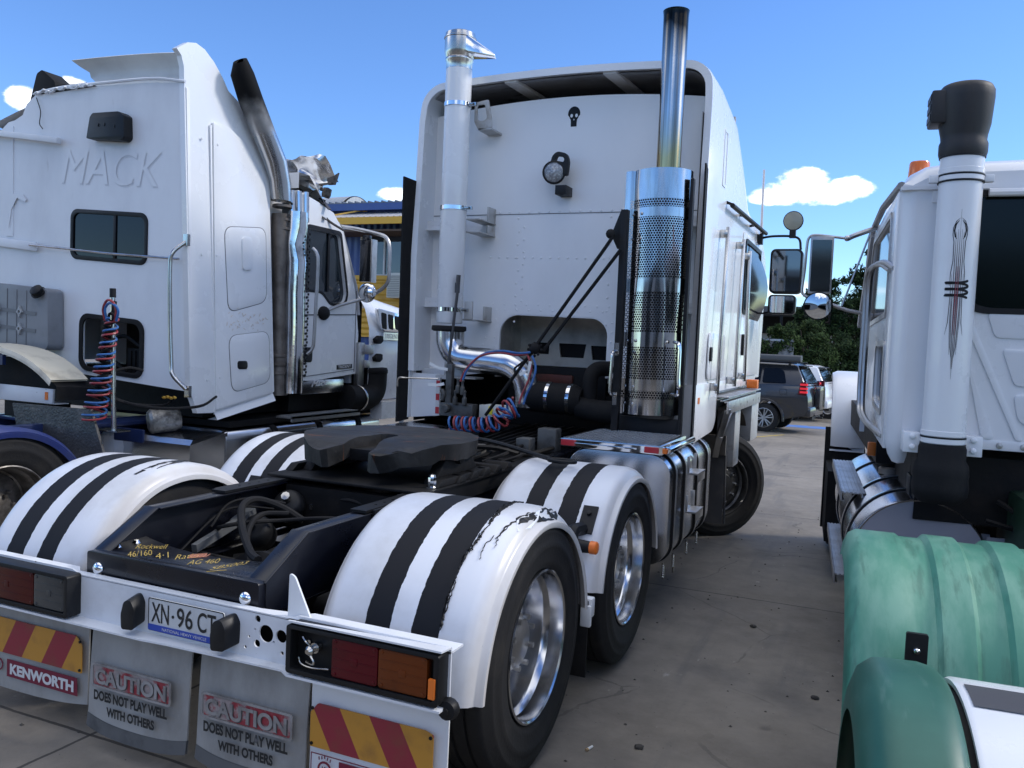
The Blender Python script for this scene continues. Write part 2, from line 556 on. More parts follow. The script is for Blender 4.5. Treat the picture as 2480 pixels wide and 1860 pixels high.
def streak_chrome():
    """exhaust stack: polished, browned by heat low down and sooted at the lip"""
    m = pm('heat_tinted_stack', (.7, .7, .7), .12, 1.0, rvar=.04)
    nt = m.node_tree
    bs = nt.nodes['Principled BSDF']
    tc = N(nt, 'ShaderNodeTexCoord')
    sp = N(nt, 'ShaderNodeSeparateXYZ')
    nt.links.new(tc.outputs['Object'], sp.inputs[0])
    n1 = N(nt, 'ShaderNodeTexNoise', i={'Scale': 9.0, 'Detail': 6.0})
    mp = N(nt, 'ShaderNodeMapping')
    mp.inputs['Scale'].default_value = (1, 1, .25)
    nt.links.new(tc.outputs['Object'], mp.inputs[0])
    nt.links.new(mp.outputs[0], n1.inputs['Vector'])
    z = math_node(nt, 'ADD', sp.outputs[2], math_node(nt, 'MULTIPLY', math_node(nt, 'SUBTRACT', n1.outputs[0], .5), .25))
    mr = N(nt, 'ShaderNodeMapRange')
    mr.inputs[1].default_value = 2.9
    mr.inputs[2].default_value = 4.02
    nt.links.new(z, mr.inputs[0])
    cr_ = N(nt, 'ShaderNodeValToRGB')
    e = cr_.color_ramp.elements
    e[0].position, e[0].color = 0.0, (.62, .42, .18, 1)
    e[1].position, e[1].color = 1.0, (.02, .02, .02, 1)
    for p, c in ((.14, (.62, .44, .2, 1)), (.26, (.55, .5, .42, 1)), (.40, (.56, .56, .56, 1)), (.72, (.5, .5, .5, 1)), (.86, (.2, .2, .2, 1)), (.93, (.03, .03, .03, 1))):
        q = e.new(p)
        q.color = c
    nt.links.new(mr.outputs[0], cr_.inputs[0])
    mp2 = N(nt, 'ShaderNodeMapping')
    mp2.inputs['Scale'].default_value = (1, 1, .012)
    nt.links.new(tc.outputs['Object'], mp2.inputs[0])
    n2 = N(nt, 'ShaderNodeTexNoise', i={'Scale': 34.0, 'Detail': 4.0})
    nt.links.new(mp2.outputs[0], n2.inputs['Vector'])
    stv = N(nt, 'ShaderNodeMapRange', i={'From Min': .35, 'From Max': .65, 'To Min': .35, 'To Max': 1.1})  # vertical dark streaks imitating reflections in the polished pipe
    nt.links.new(n2.outputs[0], stv.inputs[0])
    hv = N(nt, 'ShaderNodeHueSaturation')
    nt.links.new(stv.outputs[0], hv.inputs['Value'])
    nt.links.new(cr_.outputs[0], hv.inputs['Color'])
    nt.links.new(hv.outputs[0], bs.inputs['Base Color'])
    return m
STACK = streak_chrome()

def perforated():
    """chrome sheet with real see-through round holes on a staggered grid (UV in metres); some bands are left solid"""
    m = pm('perforated_chrome', (.50, .505, .515), .13, 1.0, dirt=(.33, .33, .335), lo=.4, hi=.7, scale=5, stretch=(4, 4, .5), amt=.8, bump=.05, bscale=5)  # streaked darker tone stands in for dark reflections on the sheet
    nt = m.node_tree
    bs = nt.nodes['Principled BSDF']
    out = nt.nodes['Material Output']
    uv = N(nt, 'ShaderNodeUVMap', uv_map='UVMap')
    sp = N(nt, 'ShaderNodeSeparateXYZ')
    nt.links.new(uv.outputs[0], sp.inputs[0])
    px, py = .0190, .0329
    def dist(ox, oy):
        fx = math_node(nt, 'SUBTRACT', math_node(nt, 'FRACT', math_node(nt, 'ADD', math_node(nt, 'DIVIDE', sp.outputs[0], px), ox)), .5)
        fy = math_node(nt, 'SUBTRACT', math_node(nt, 'FRACT', math_node(nt, 'ADD', math_node(nt, 'DIVIDE', sp.outputs[1], py), oy)), .5)
        fx, fy = math_node(nt, 'MULTIPLY', fx, px), math_node(nt, 'MULTIPLY', fy, py)
        return math_node(nt, 'SQRT', math_node(nt, 'ADD', math_node(nt, 'MULTIPLY', fx, fx), math_node(nt, 'MULTIPLY', fy, fy)))
    d = math_node(nt, 'MINIMUM', dist(10, 10), dist(10.5, 10.5))
    hole = math_node(nt, 'LESS_THAN', d, .0074)
    band = None
    for lo, hi in ((1.335, 1.395), (1.475, 1.70), (1.80, 2.085), (2.175, 2.60), (2.665, 2.725)):
        b = math_node(nt, 'MULTIPLY', math_node(nt, 'GREATER_THAN', sp.outputs[1], lo), math_node(nt, 'LESS_THAN', sp.outputs[1], hi))
        band = b if band is None else math_node(nt, 'ADD', band, b)
    side = math_node(nt, 'MULTIPLY', math_node(nt, 'GREATER_THAN', sp.outputs[0], .05), math_node(nt, 'LESS_THAN', sp.outputs[0], .60))
    hole = math_node(nt, 'MULTIPLY', math_node(nt, 'MULTIPLY', hole, band), side, clamp=True)
    tr = N(nt, 'ShaderNodeBsdfTransparent')
    mx = N(nt, 'ShaderNodeMixShader')
    nt.links.new(hole, mx.inputs[0])
    nt.links.new(bs.outputs[0], mx.inputs[1])
    nt.links.new(tr.outputs[0], mx.inputs[2])
    nt.links.new(mx.outputs[0], out.inputs[0])
    return m
PERF = perforated()

def chevron(name, sgn):
    m = pm(name, (.5, .2, .02), .45)
    nt = m.node_tree
    bs = nt.nodes['Principled BSDF']
    tc = N(nt, 'ShaderNodeTexCoord')
    sp = N(nt, 'ShaderNodeSeparateXYZ')
    nt.links.new(tc.outputs['Object'], sp.inputs[0])
    t = math_node(nt, 'ADD', sp.outputs[0], math_node(nt, 'MULTIPLY', sp.outputs[2], .55 * sgn))
    t = math_node(nt, 'FRACT', math_node(nt, 'ADD', math_node(nt, 'DIVIDE', t, .232), 10.0 + (.965 if sgn > 0 else .48)))
    f = math_node(nt, 'LESS_THAN', t, .5)
    ns = N(nt, 'ShaderNodeTexNoise', i={'Scale': 14.0, 'Detail': 6.0})
    nt.links.new(tc.outputs['Object'], ns.inputs['Vector'])
    mx = N(nt, 'ShaderNodeMix', data_type='RGBA')
    nt.links.new(f, mx.inputs[0])
    mx.inputs[6].default_value = (.50, .235, .03, 1)
    mx.inputs[7].default_value = (.26, .02, .035, 1)
    m2 = N(nt, 'ShaderNodeMix', data_type='RGBA')
    nt.links.new(math_node(nt, 'MULTIPLY', smooth(nt, ns.outputs[0], .45, .8), .5), m2.inputs[0])
    nt.links.new(mx.outputs[2], m2.inputs[6])
    m2.inputs[7].default_value = (.16, .07, .03, 1)
    nt.links.new(m2.outputs[2], bs.inputs['Base Color'])
    return m
CHEV_R, CHEV_L = chevron('chevron_sheeting', 1), chevron('mirrored_chevron_sheeting', -1)

def stripe_paint():
    """white mudguard paint with two black bands running round the arch, scuffed"""
    m = pm('striped_mudguard_paint', (.7, .7, .7), .4)
    nt = m.node_tree
    bs = nt.nodes['Principled BSDF']
    tc = N(nt, 'ShaderNodeTexCoord')
    sp = N(nt, 'ShaderNodeSeparateXYZ')
    nt.links.new(tc.outputs['Object'], sp.inputs[0])
    ns = N(nt, 'ShaderNodeTexNoise', i={'Scale': 30.0, 'Detail': 4.0})
    nt.links.new(tc.outputs['Object'], ns.inputs['Vector'])
    ax = math_node(nt, 'ADD', math_node(nt, 'ABSOLUTE', sp.outputs[0]), math_node(nt, 'MULTIPLY', math_node(nt, 'SUBTRACT', ns.outputs[0], .5), .012))
    def band(a, b):
        return math_node(nt, 'MULTIPLY', math_node(nt, 'GREATER_THAN', ax, a), math_node(nt, 'LESS_THAN', ax, b))
    blk = math_node(nt, 'ADD', band(.785, .885), band(.972, 1.078))
    # scuffs: long thin flecks following the arch
    mp = N(nt, 'ShaderNodeMapping')
    mp.inputs['Scale'].default_value = (10, 1.2, 1.2)
    nt.links.new(tc.outputs['Object'], mp.inputs[0])
    n2 = N(nt, 'ShaderNodeTexNoise', i={'Scale': 7.0, 'Detail': 8.0, 'Roughness': .7})
    nt.links.new(mp.outputs[0], n2.inputs['Vector'])
    edge = smooth(nt, ax, .96, 1.2)
    thr = math_node(nt, 'SUBTRACT', .80, math_node(nt, 'MULTIPLY', edge, .075))
    scuff = math_node(nt, 'GREATER_THAN', n2.outputs[0], thr)
    n3 = N(nt, 'ShaderNodeTexNoise', i={'Scale': 2.3, 'Detail': 8.0, 'Roughness': .6})
    nt.links.new(tc.outputs['Object'], n3.inputs['Vector'])
    wmix = N(nt, 'ShaderNodeMix', data_type='RGBA')
    nt.links.new(math_node(nt, 'MULTIPLY', smooth(nt, n3.outputs[0], .42, .72), .8), wmix.inputs[0])
    wmix.inputs[6].default_value = (.68, .695, .73, 1)
    wmix.inputs[7].default_value = (.47, .465, .46, 1)
    lip = math_node(nt, 'MULTIPLY', math_node(nt, 'MAXIMUM', smooth(nt, ax, 1.17, 1.23), math_node(nt, 'SUBTRACT', 1.0, smooth(nt, ax, .595, .655))), math_node(nt, 'ADD', .25, math_node(nt, 'MULTIPLY', n3.outputs[0], .6)))
    wl = N(nt, 'ShaderNodeMix', data_type='RGBA')
    nt.links.new(lip, wl.inputs[0])
    nt.links.new(wmix.outputs[2], wl.inputs[6])
    wl.inputs[7].default_value = (.5, .455, .40, 1)
    ws = N(nt, 'ShaderNodeMix', data_type='RGBA')
    nt.links.new(math_node(nt, 'MULTIPLY', scuff, .8), ws.inputs[0])
    nt.links.new(wl.outputs[2], ws.inputs[6])
    ws.inputs[7].default_value = (.1, .1, .11, 1)
    bsx = N(nt, 'ShaderNodeMix', data_type='RGBA')
    nt.links.new(math_node(nt, 'GREATER_THAN', n2.outputs[0], math_node(nt, 'ADD', thr, .035)), bsx.inputs[0])
    bsx.inputs[6].default_value = (.0075, .008, .0105, 1)
    bsx.inputs[7].default_value = (.5, .5, .52, 1)
    fin = N(nt, 'ShaderNodeMix', data_type='RGBA')
    nt.links.new(blk, fin.inputs[0])
    nt.links.new(ws.outputs[2], fin.inputs[6])
    nt.links.new(bsx.outputs[2], fin.inputs[7])
    nt.links.new(fin.outputs[2], bs.inputs['Base Color'])
    nt.links.new(math_node(nt, 'ADD', .3, math_node(nt, 'MULTIPLY', blk, .3)), bs.inputs['Roughness'])
    nt.links.new(math_node(nt, 'SUBTRACT', .5, math_node(nt, 'MULTIPLY', blk, .28)), bs.inputs['Specular IOR Level'])
    return m
STRIPED = stripe_paint()

def concrete():
    m = pm('concrete_yard', (.25, .235, .215), .78)
    nt = m.node_tree
    bs = nt.nodes['Principled BSDF']
    tc = N(nt, 'ShaderNodeTexCoord')
    def nz(scale, detail=8, st=(1, 1, 1), rough=.6):
        mp = N(nt, 'ShaderNodeMapping')
        mp.inputs['Scale'].default_value = st
        nt.links.new(tc.outputs['Object'], mp.inputs[0])
        n = N(nt, 'ShaderNodeTexNoise', i={'Scale': scale, 'Detail': detail, 'Roughness': rough})
        nt.links.new(mp.outputs[0], n.inputs['Vector'])
        return n.outputs[0]
    base = N(nt, 'ShaderNodeValToRGB')
    e = base.color_ramp.elements
    e[0].position, e[0].color = .3, (.098, .084, .068, 1)
    e[1].position, e[1].color = .72, (.29, .258, .214, 1)
    q = e.new(.5); q.color = (.195, .172, .141, 1)
    a = nz(.55)
    b = nz(5.0, 9, rough=.7)
    nt.links.new(math_node(nt, 'ADD', math_node(nt, 'MULTIPLY', a, .65), math_node(nt, 'MULTIPLY', b, .35)), base.inputs[0])
    cur = base.outputs[0]
    def over(fac, col):
        nonlocal cur
        mx = N(nt, 'ShaderNodeMix', data_type='RGBA')
        nt.links.new(fac, mx.inputs[0])
        nt.links.new(cur, mx.inputs[6])
        mx.inputs[7].default_value = (*col, 1)
        cur = mx.outputs[2]
    over(math_node(nt, 'MULTIPLY', smooth(nt, nz(1.1, 7), .50, .72), .7), (.07, .064, .058))       # oil and tyre stains
    over(math_node(nt, 'MULTIPLY', smooth(nt, nz(1.0, 8, (3.4, .35, 1)), .54, .70), .5), (.09, .085, .08))  # drag marks
    over(math_node(nt, 'MULTIPLY', smooth(nt, nz(7.0, 7, (1.6, .7, 1), .7), .64, .74), .55), (.42, .40, .37))           # pale scuffs
    over(math_node(nt, 'MULTIPLY', smooth(nt, nz(42.0, 3), .69, .73), .8), (.05, .047, .043))         # grit
    mpv = N(nt, 'ShaderNodeMapping')
    nt.links.new(tc.outputs['Object'], mpv.inputs[0])
    wv = N(nt, 'ShaderNodeTexNoise', i={'Scale': 1.4, 'Detail': 6.0})
    nt.links.new(tc.outputs['Object'], wv.inputs['Vector'])
    add = N(nt, 'ShaderNodeMix', data_type='RGBA', blend_type='ADD')
    add.inputs[0].default_value = .35
    nt.links.new(mpv.outputs[0], add.inputs[6])
    nt.links.new(wv.outputs[1], add.inputs[7])
    vo = N(nt, 'ShaderNodeTexVoronoi', feature='DISTANCE_TO_EDGE', i={'Scale': .55})
    nt.links.new(add.outputs[2], vo.inputs['Vector'])
    crk = math_node(nt, 'MULTIPLY', math_node(nt, 'LESS_THAN', vo.outputs['Distance'], .0032), smooth(nt, nz(.9, 3), .46, .56))
    over(math_node(nt, 'MULTIPLY', crk, .45), (.04, .036, .032))                                     # hairline cracks
    vd = N(nt, 'ShaderNodeTexVoronoi', i={'Scale': 2.3})
    nt.links.new(add.outputs[2], vd.inputs['Vector'])
    over(math_node(nt, 'MULTIPLY', math_node(nt, 'SUBTRACT', 1.0, smooth(nt, vd.outputs['Distance'], .03, .11)), math_node(nt, 'MULTIPLY', smooth(nt, nz(1.7, 3), .5, .6), .6)), (.05, .044, .038))   # oil drips
    sp = N(nt, 'ShaderNodeSeparateXYZ')
    nt.links.new(tc.outputs['Object'], sp.inputs[0])
    wob = math_node(nt, 'MULTIPLY', math_node(nt, 'SUBTRACT', nz(6.0, 4), .5), .02)
    def joint(s_, off):
        t = math_node(nt, 'FRACT', math_node(nt, 'ADD', math_node(nt, 'DIVIDE', math_node(nt, 'ADD', s_, wob), 3.64), off))
        return math_node(nt, 'LESS_THAN', math_node(nt, 'MULTIPLY', math_node(nt, 'ABSOLUTE', math_node(nt, 'SUBTRACT', t, .5)), 3.64), .008)
    over(math_node(nt, 'MULTIPLY', joint(sp.outputs[0], .5 + .46 / 3.64 + 20), .85), (.03, .028, .026))
    over(math_node(nt, 'MULTIPLY', joint(sp.outputs[1], .5 + .63 / 3.64 + 20), .85), (.03, .028, .026))
    nt.links.new(cur, bs.inputs['Base Color'])
    bp = N(nt, 'ShaderNodeBump', i={'Strength': .25, 'Distance': .006})
    nt.links.new(nz(60.0, 5), bp.inputs['Height'])
    nt.links.new(bp.outputs[0], bs.inputs['Normal'])
    return m

# ---------------------------------------------------------------- ground (the yard falls gently away from the camera)
SL = -.0175
def gz(y):
    return SL * (y - .7)
mb = MB()
rows = []
for y in (-60, -20, -8, -4, 0, 4, 8, 14, 20, 30, 45, 70, 140, 300):
    rows.append([(x, y, gz(y)) for x in (-300, -120, -60, -30, -15, -8, -4, 0, 4, 8, 15, 30, 60, 120, 300)])
mb.grid(rows)
g = mb.build('ground', concrete(), smooth=0)
g['kind'] = 'structure'

# ================================================================ the white cabover in the middle
T = root('prime_mover', (0, 0, 0), 'white cabover prime mover with black striped mudguards and one tall chrome exhaust stack', 'truck')  # truck and background coordinates computed offline from image pixels cast onto assumed planes

def xf(mb, m):
    mb.v = [m @ p for p in mb.v]
    return mb

# chassis
for s in (-1, 1):
    mb = MB()
    mb.plate([(-.655, .80), (-.42, .932), (6.2, .932), (6.2, .66), (-.655, .675)], s * .43, s * .42, 'x')
    mb.box((s * .42, -.40, .922), (s * .345, 6.2, .932))
    mb.box((s * .42, -.64, .66), (s * .345, 6.2, .67))
    mb.add([(s * .43, -.66, .797), (s * .43, -.41, .936), (s * .345, -.41, .936), (s * .345, -.66, .797),
            (s * .43, -.66, .789), (s * .43, -.41, .928), (s * .345, -.41, .928), (s * .345, -.66, .789)],
           [(0, 1, 2, 3), (7, 6, 5, 4), (0, 4, 5, 1), (1, 5, 6, 2), (2, 6, 7, 3), (3, 7, 4, 0)])
    mb.build('chassis_rail', NAVY, T, bevel=.003)
    mb = MB()                                    # drilled angle riveted on top of the rail
    holes = [circ(s * .385, y, .008, 8) for y in [(.12 + .07 * k) for k in range(4)]]
    mb.plate([(s * .345, -.02), (s * .425, -.02), (s * .425, 2.2), (s * .345, 2.2)], .936, .948, 'z', holes)
    mb.box((s * .432, .02, .86), (s * .445, 2.2, .946))
    mb.build('rail_angle', BLACK, T)
mb = MB()
mb.plate(rrect(-.425, .672, .425, .802, .012), -.69, -.655, 'y')
arc = [(.43 - .86 * t, -.40 - .10 * math.sin(PI * t)) for t in [k / 14 for k in range(15)]]
mb.plate([(-.425, -.655), (.425, -.655)] + arc, .792, .802, 'z')
cm = mb.build('rear_cross_member', NAVY, T, bevel=.003)
mb = MB()
for x in (-.365, .365):
    mb.lathe([(0, .012), (.016, .011), (.024, .004), (.026, 0)], (x, -.69, .737), (0, -1, 0), 16)
for x, y in ((-.37, -.50), (-.375, -.59), (.365, -.50), (.36, -.60)):
    mb.lathe([(0, .012), (.010, .011), (.015, .005), (.019, 0)], (x, y, .802), (0, 0, 1), 12)
mb.build('chrome_bolt', CHROME, cm)
mb = MB()
gy = lambda x: -.602
for w_, o_, u_, v_, ww, hh in (('Rockwell', (-.295, -.575), (.86, .5), (-.62, .78), .118, .072), ('46/160', (-.215, -.683), (.58, .81), (-.75, .66), .088, .085), ('4·1', (-.11, -.645), (.5, .86), (-.75, .66), .05, .085),
                          ('Ratio', (-.045, -.615), (.58, .81), (-.6, .75), .085, .07), ('AG 460', (.045, -.645), (.7, .7), (-.55, .83), .112, .066), ('SBS003', (.165, -.655), (.38, .92), (-.4, .9), .145, .05)):
    mb.text(w_, (*o_, .8025), (*u_, 0), (*v_, 0), ww, hh, 0, -.012, .001, .1)
mb.bar((.17, -.675, .803), (.215, -.62, .803), .003, .001)
for k in range(6):
    mb.bar((-.02 + .008 * k, -.575 + .011 * k, .8032), (-.035 + .008 * k, -.535 + .011 * k, .8032), .003, .001, mi=1)
    mb.bar((-.02 - .006 * k, -.57 + .008 * k, .8034), (.02 - .006 * k, -.52 + .008 * k, .8034), .003, .001, mi=1)
mb.build('marker_handwriting', [GOLD, PINKMARK], cm, fixn=False)

# running gear seen between the rails
for cy in (0.0, 1.318):
    mb = MB()
    mb.tube([(-.95, cy, .50), (-.4, cy, .50), (.4, cy, .50), (.95, cy, .50)], [.07, .09, .09, .07], 12)
    mb.sphere((0.02, cy, .52), .22, 10)
    mb.lathe([(.23, 0), (.23, .03), (.19, .06), (.10, .10), (.06, .17), (.0, .18)], (.02, cy - .18, .52), (0, -1, .1), 20)
    mb.build('drive_axle', BLACK_G, T)
for (x, y, z, d) in ((-.29, .38, .82, (.25, -.75, .6)), (-.27, .12, .74, (.1, -.8, .55)), (.22, .30, .74, (.1, -.6, .8)), (.05, .52, .72, (.0, -.8, .6))):
    mb = MB()
    mb.lathe([(0, .075), (.02, .075), (.02, .06), (.05, .055), (.068, .045), (.078, .02), (.08, .012), (.08, -.012), (.076, -.02), (.07, -.07), (.05, -.10), (0, -.11)], (x, y, z), d, 24)
    mb.build('brake_chamber', BLACK, T)
mb = MB()
mb.lathe([(.014, 0), (.022, 0), (.022, .025), (0, .027)], (-.265, .325, .872), (.25, -.75, .6), 8)
mb.bar((-.20, .42, .82), (-.12, .50, .83), .03, .03)
mb.lathe([(0, 0), (.02, 0), (.02, .05), (.012, .06), (0, .06)], (-.14, .48, .825), (.6, .7, 0), 8)
mb.build('air_fitting', STEEL, T)
mb = MB()
mb.bar((-.31, -.24, .73), (-.34, .10, .80), .028, .036)
mb.bar((-.335, .04, .79), (-.34, .16, .83), .05, .03)
mb.build('suspension_link', pm('grey_cast', (.16, .17, .18), .5, .4, dirt=(.06, .06, .06), scale=9), T)
HOSES = [([(-.33, -.12, .80), (-.36, .02, .88), (-.32, .16, .89), (-.22, .26, .86)], .006),
         ([(-.34, -.30, .72), (-.36, -.05, .84), (-.33, .08, .86), (-.24, .2, .84)], .005),
         ([(.20, -.43, .795), (.10, -.36, .80), (-.10, -.18, .84), (-.24, -.02, .89), (-.26, .10, .90), (-.18, .18, .86), (-.08, .22, .8)], .017),
         ([(.05, -.3, .72), (-.12, -.12, .80), (-.2, .06, .84), (-.12, .16, .84)], .013),
         ([(-.33, -.2, .70), (-.18, -.1, .66), (.0, -.2, .72), (.18, -.1, .75)], .012),
         ([(-.36, .0, .76), (-.3, -.1, .80), (-.2, -.02, .82), (-.1, .1, .82), (.1, .18, .84), (.3, .3, .82)], .010),
         ([(.36, .1, .8), (.25, .0, .84), (.1, .05, .82), (.05, .2, .8)], .012),
         ([(-.1, .45, .86), (.05, .42, .88), (.2, .45, .84)], .009)]
for pts, r in HOSES:
    MB().tube(curve(pts, 8), r, 8).build('air_line', RUBBER, T)
mb = MB()
mb.tube([(-.3, .0, .62), (.1, .3, .66)], .035, 8)
mb.lathe([(0, 0), (.10, 0), (.125, .03), (.13, .10), (.12, .16), (.08, .19), (0, .2)], (.50, .03, .50), (0, 0, 1), 20)
mb.box((.44, -.14, .68), (.56, -.02, .74))
mb.lathe([(0, 0), (.045, 0), (.045, .09), (.03, .11), (0, .11)], (.5, -.12, .70), (.2, -.3, .9), 14)
mb.tube(curve([(.50, -.15, .80), (.52, -.18, .86), (.55, -.22, .86), (.57, -.26, .82)], 6), .016, 8)
mb.build('air_spring', BLACK_G, T)
mb = MB()
mb.box((-.345, 1.9, .67), (.345, 1.98, .93))
mb.box((-.345, .42, .70), (.345, .50, .92))
mb.box((-.345, 3.2, .67), (.345, 3.3, .93))
mb.build('cross_bearer', BLACK_G, T)

# fifth wheel
GREASE = pm('greased_plate', (.009, .009, .0095), .5, dirt=(.026, .025, .025), lo=.4, hi=.7, scale=5, amt=.9, bump=.35, bscale=22, spec=.3,
            dirt2=((.26, .07, .012), 7.0, .62, .70, .5, (1.0, 4.5, .3)))
mb = MB()
FY, FZ = .87, 1.165
out = []
for k in range(49):
    a = R(-66 + 312 * k / 48)
    rr_ = .47 + .006 * math.sin(k * 1.7) * (.3 + (k % 3) * .35)
    out.append((rr_ * math.cos(a), FY + rr_ * math.sin(a)))
out += [(-.15, .425), (-.125, .44), (-.10, .54), (-.066, .72)]
out += [(.06 * math.cos(R(a)), .82 + .06 * math.sin(R(a))) for a in (200, 160, 120, 90, 60, 20, -20)]
out += [(.066, .72), (.10, .54), (.125, .44), (.15, .425)]
mb.plate(out, FZ - .085, FZ, 'z')
fw = MB()
fw.v, fw.f, fw.mi = mb.v, mb.f, mb.mi
bm = bmesh.new()
for p in fw.v:
    bm.verts.new(p)
bm.verts.ensure_lookup_table()
for f in fw.f:
    try:
        bm.faces.new([bm.verts[i] for i in f])
    except ValueError:
        pass
bmesh.ops.triangulate(bm, faces=bm.faces)
bmesh.ops.subdivide_edges(bm, edges=[e for e in bm.edges if e.calc_length() > .12], cuts=2, use_grid_fill=True)
for v_ in bm.verts:
    k = max(0, .66 - v_.co.y)
    v_.co.z -= k * .16 + k * k * .4
    v_.co.z += .022 * NZ.noise(v_.co * 11) * (1 if v_.co.z < FZ - .02 else .12)
    if v_.co.z < FZ - .03:
        v_.co += V((v_.co.x, v_.co.y - FY, 0)).normalized() * (.02 * NZ.noise(v_.co * 14) - .012)
fw = MB()
bm.verts.index_update()
fw.add([v_.co.copy() for v_ in bm.verts], [tuple(v_.index for v_ in f.verts) for f in bm.faces])
bm.free()
F5 = fw.build('fifth_wheel', GREASE, T, smooth=35)
mb = MB()
for s in (-1, 1):
    mb.plate([(.62, .965), (1.14, .965), (1.0, 1.12), (.78, 1.12)], s * .40, s * .34, 'x')
    mb.plate([(.55, .965), (1.2, .965), (1.15, 1.0), (.6, 1.0)], s * .46, s * .41, 'x')
mb.lathe([(.035, 0), (.035, .1)], (-.45, .87, 1.08), (1, 0, 0), 12)
mb.tube([(-.43, .87, 1.08), (.43, .87, 1.08)], .035, 12)
mb.plate([(-.30, .60), (.30, .60), (.34, 1.2), (-.34, 1.2)], 1.05, 1.11, 'z')
mb.build('pivot_bracket', BLACK_G, F5, bevel=.004)
mb = MB()
mb.box((-.47, .42, .950), (.47, 1.5, .964))
y = .74
for k in range(5):
    mb.plate([(y, .964), (y + .10, .964), (y + .075, 1.0), (y + .03, 1.0)], .33, .475, 'x')
    mb.plate([(y, .964), (y + .10, .964), (y + .075, 1.0), (y + .03, 1.0)], -.33, -.475, 'x')
    y += .15
mb.build('base_plate', BLACK_G, F5, bevel=.004)
mb = MB()
mb.lathe([(.028, 0), (.028, .006), (.021, .008), (.021, .05), (.015, .066), (0, .07)], (.425, .56, .964), (0, 0, 1), 8)
mb.build('chrome_nut_cap', CHROME, F5)
mb = MB()
mb.tube(curve([(-.1, 1.5, 1.10), (.15, 1.6, 1.09), (.40, 1.48, 1.085), (.66, 1.28, 1.078), (.80, 1.19, 1.072)], 6), .013, 8)
mb.tube([(.875 + .075 * math.cos(t), 1.165 + .04 * math.sin(t), 1.072) for t in [2 * PI * k / 16 for k in range(16)]], .011, 8, closed=True)
mb.build('release_handle', BLACK, F5)

# mudguards
MG = [(.572, .545), (.574, .558), (.585, .563), (.592, .570), (.60, .588), (.618, .600), (.645, .606), (.80, .608), (1.12, .608), (1.165, .606), (1.195, .598), (1.214, .584), (1.222, .567), (1.228, .560), (1.244, .557), (1.252, .552), (1.253, .538)]
def mudguard(s, cy, t0, t1, warp=0):
    mb = MB()
    prof = MG + [(x - (.006 if x > 1.2 else 0), r - .009) for x, r in reversed(MG)]
    rows = []
    n = 40
    for k in range(n + 1):
        t = R(t0 + (t1 - t0) * k / n)
        rows.append([(s * x, cy - (r + warp * NZ.noise(V((x * 3, t * 2, cy)))) * math.cos(t), .44 + (r + warp * NZ.noise(V((x * 3, t * 2, cy)))) * math.sin(t)) for x, r in prof])
    mb.grid(rows, cv=True)
    m = len(prof)
    mb.f += [tuple(range(m))[::-1], tuple(n * m + i for i in range(m))]
    mb.mi += [0, 0]
    return mb.build('mudguard', STRIPED, T)

def on_arch(s, cy, t, x, dr=.004):
    r = MG[-1][1]
    for (xa, ra), (xb, rb) in zip(MG, MG[1:]):
        if xa <= x <= xb:
            r = ra + (rb - ra) * (x - xa) / max(xb - xa, 1e-6)
            break
    r += dr
    return V((s * x, cy - r * math.cos(R(t)), .44 + r * math.sin(R(t))))

def crack(par, s, cy, path, w, name='crack', mat=None, dr=.004, rag=.5, seed=1):
    rnd = random.Random(seed)
    mb = MB()
    pts = []
    for (t0, x0), (t1, x1) in zip(path, path[1:]):
        for k in range(6):
            f = k / 6
            pts.append((t0 + (t1 - t0) * f + rnd.uniform(-.5, .5) * rag, x0 + (x1 - x0) * f + rnd.uniform(-.004, .004) * rag * 2))
    pts.append(path[-1])
    rows = []
    for i, (t, x) in enumerate(pts):
        ww = w * rnd.uniform(.45, 1.25) * min(1, .15 + i / 3, .15 + (len(pts) - 1 - i) / 3)
        a = on_arch(s, cy, t, x - ww / 2, 0)
        b = on_arch(s, cy, t, x + ww / 2, 0)
        c = on_arch(s, cy, t, x, dr * rnd.uniform(.5, 1.3))
        rows.append([a + (c - (a + b) / 2) * .4, c + (c - (a + b) / 2) * .3, b + (c - (a + b) / 2) * .4])
    mb.grid(rows)
    return mb.build(name, mat or BLACK, par, smooth=0)

MGS = {}
for s in (-1, 1):
    for k, cy in enumerate((0.0, 1.318)):
        MGS[(s, k)] = mudguard(s, cy, 4 if k == 0 else 8, 173, .006)
o = MGS[(1, 0)]
rnd = random.Random(31)
for k in range(26):
    t = 26 + 70 * rnd.random()
    x = 1.084 + .008 * math.sin(t * .12) + rnd.uniform(-.006, .006)
    crack(o, 1, 0, [(t, x), (t + rnd.uniform(2, 5), x + rnd.uniform(-.004, .004)), (t + rnd.uniform(6, 11), x + rnd.uniform(-.006, .006))], rnd.uniform(.004, .014), 'sealant_bead', dr=.006, rag=.5, seed=40 + k)
crack(o, 1, 0, [(62, 1.15), (70, 1.165), (80, 1.185), (92, 1.20), (104, 1.20), (112, 1.18)], .010, rag=.8, seed=5)
crack(o, 1, 0, [(74, 1.19), (82, 1.205), (92, 1.226), (100, 1.236)], .026, rag=.4, seed=8)
crack(o, 1, 0, [(52, 1.135), (58, 1.128), (64, 1.14)], .004, rag=.6, seed=9)
crack(o, 1, 0, [(58, 1.17), (63, 1.16), (70, 1.168)], .003, rag=.6, seed=10)
crack(o, 1, 0, [(97, 1.215), (106, 1.218), (114, 1.19)], .022, rag=.5, seed=12)
mb = MB()
sh = [on_arch(1, 0, t, x, d) for t, x, d in ((70, 1.205, .003), (75, 1.18, .005), (84, 1.193, .006), (92, 1.205, .010), (86, 1.222, .014), (78, 1.225, .008))]
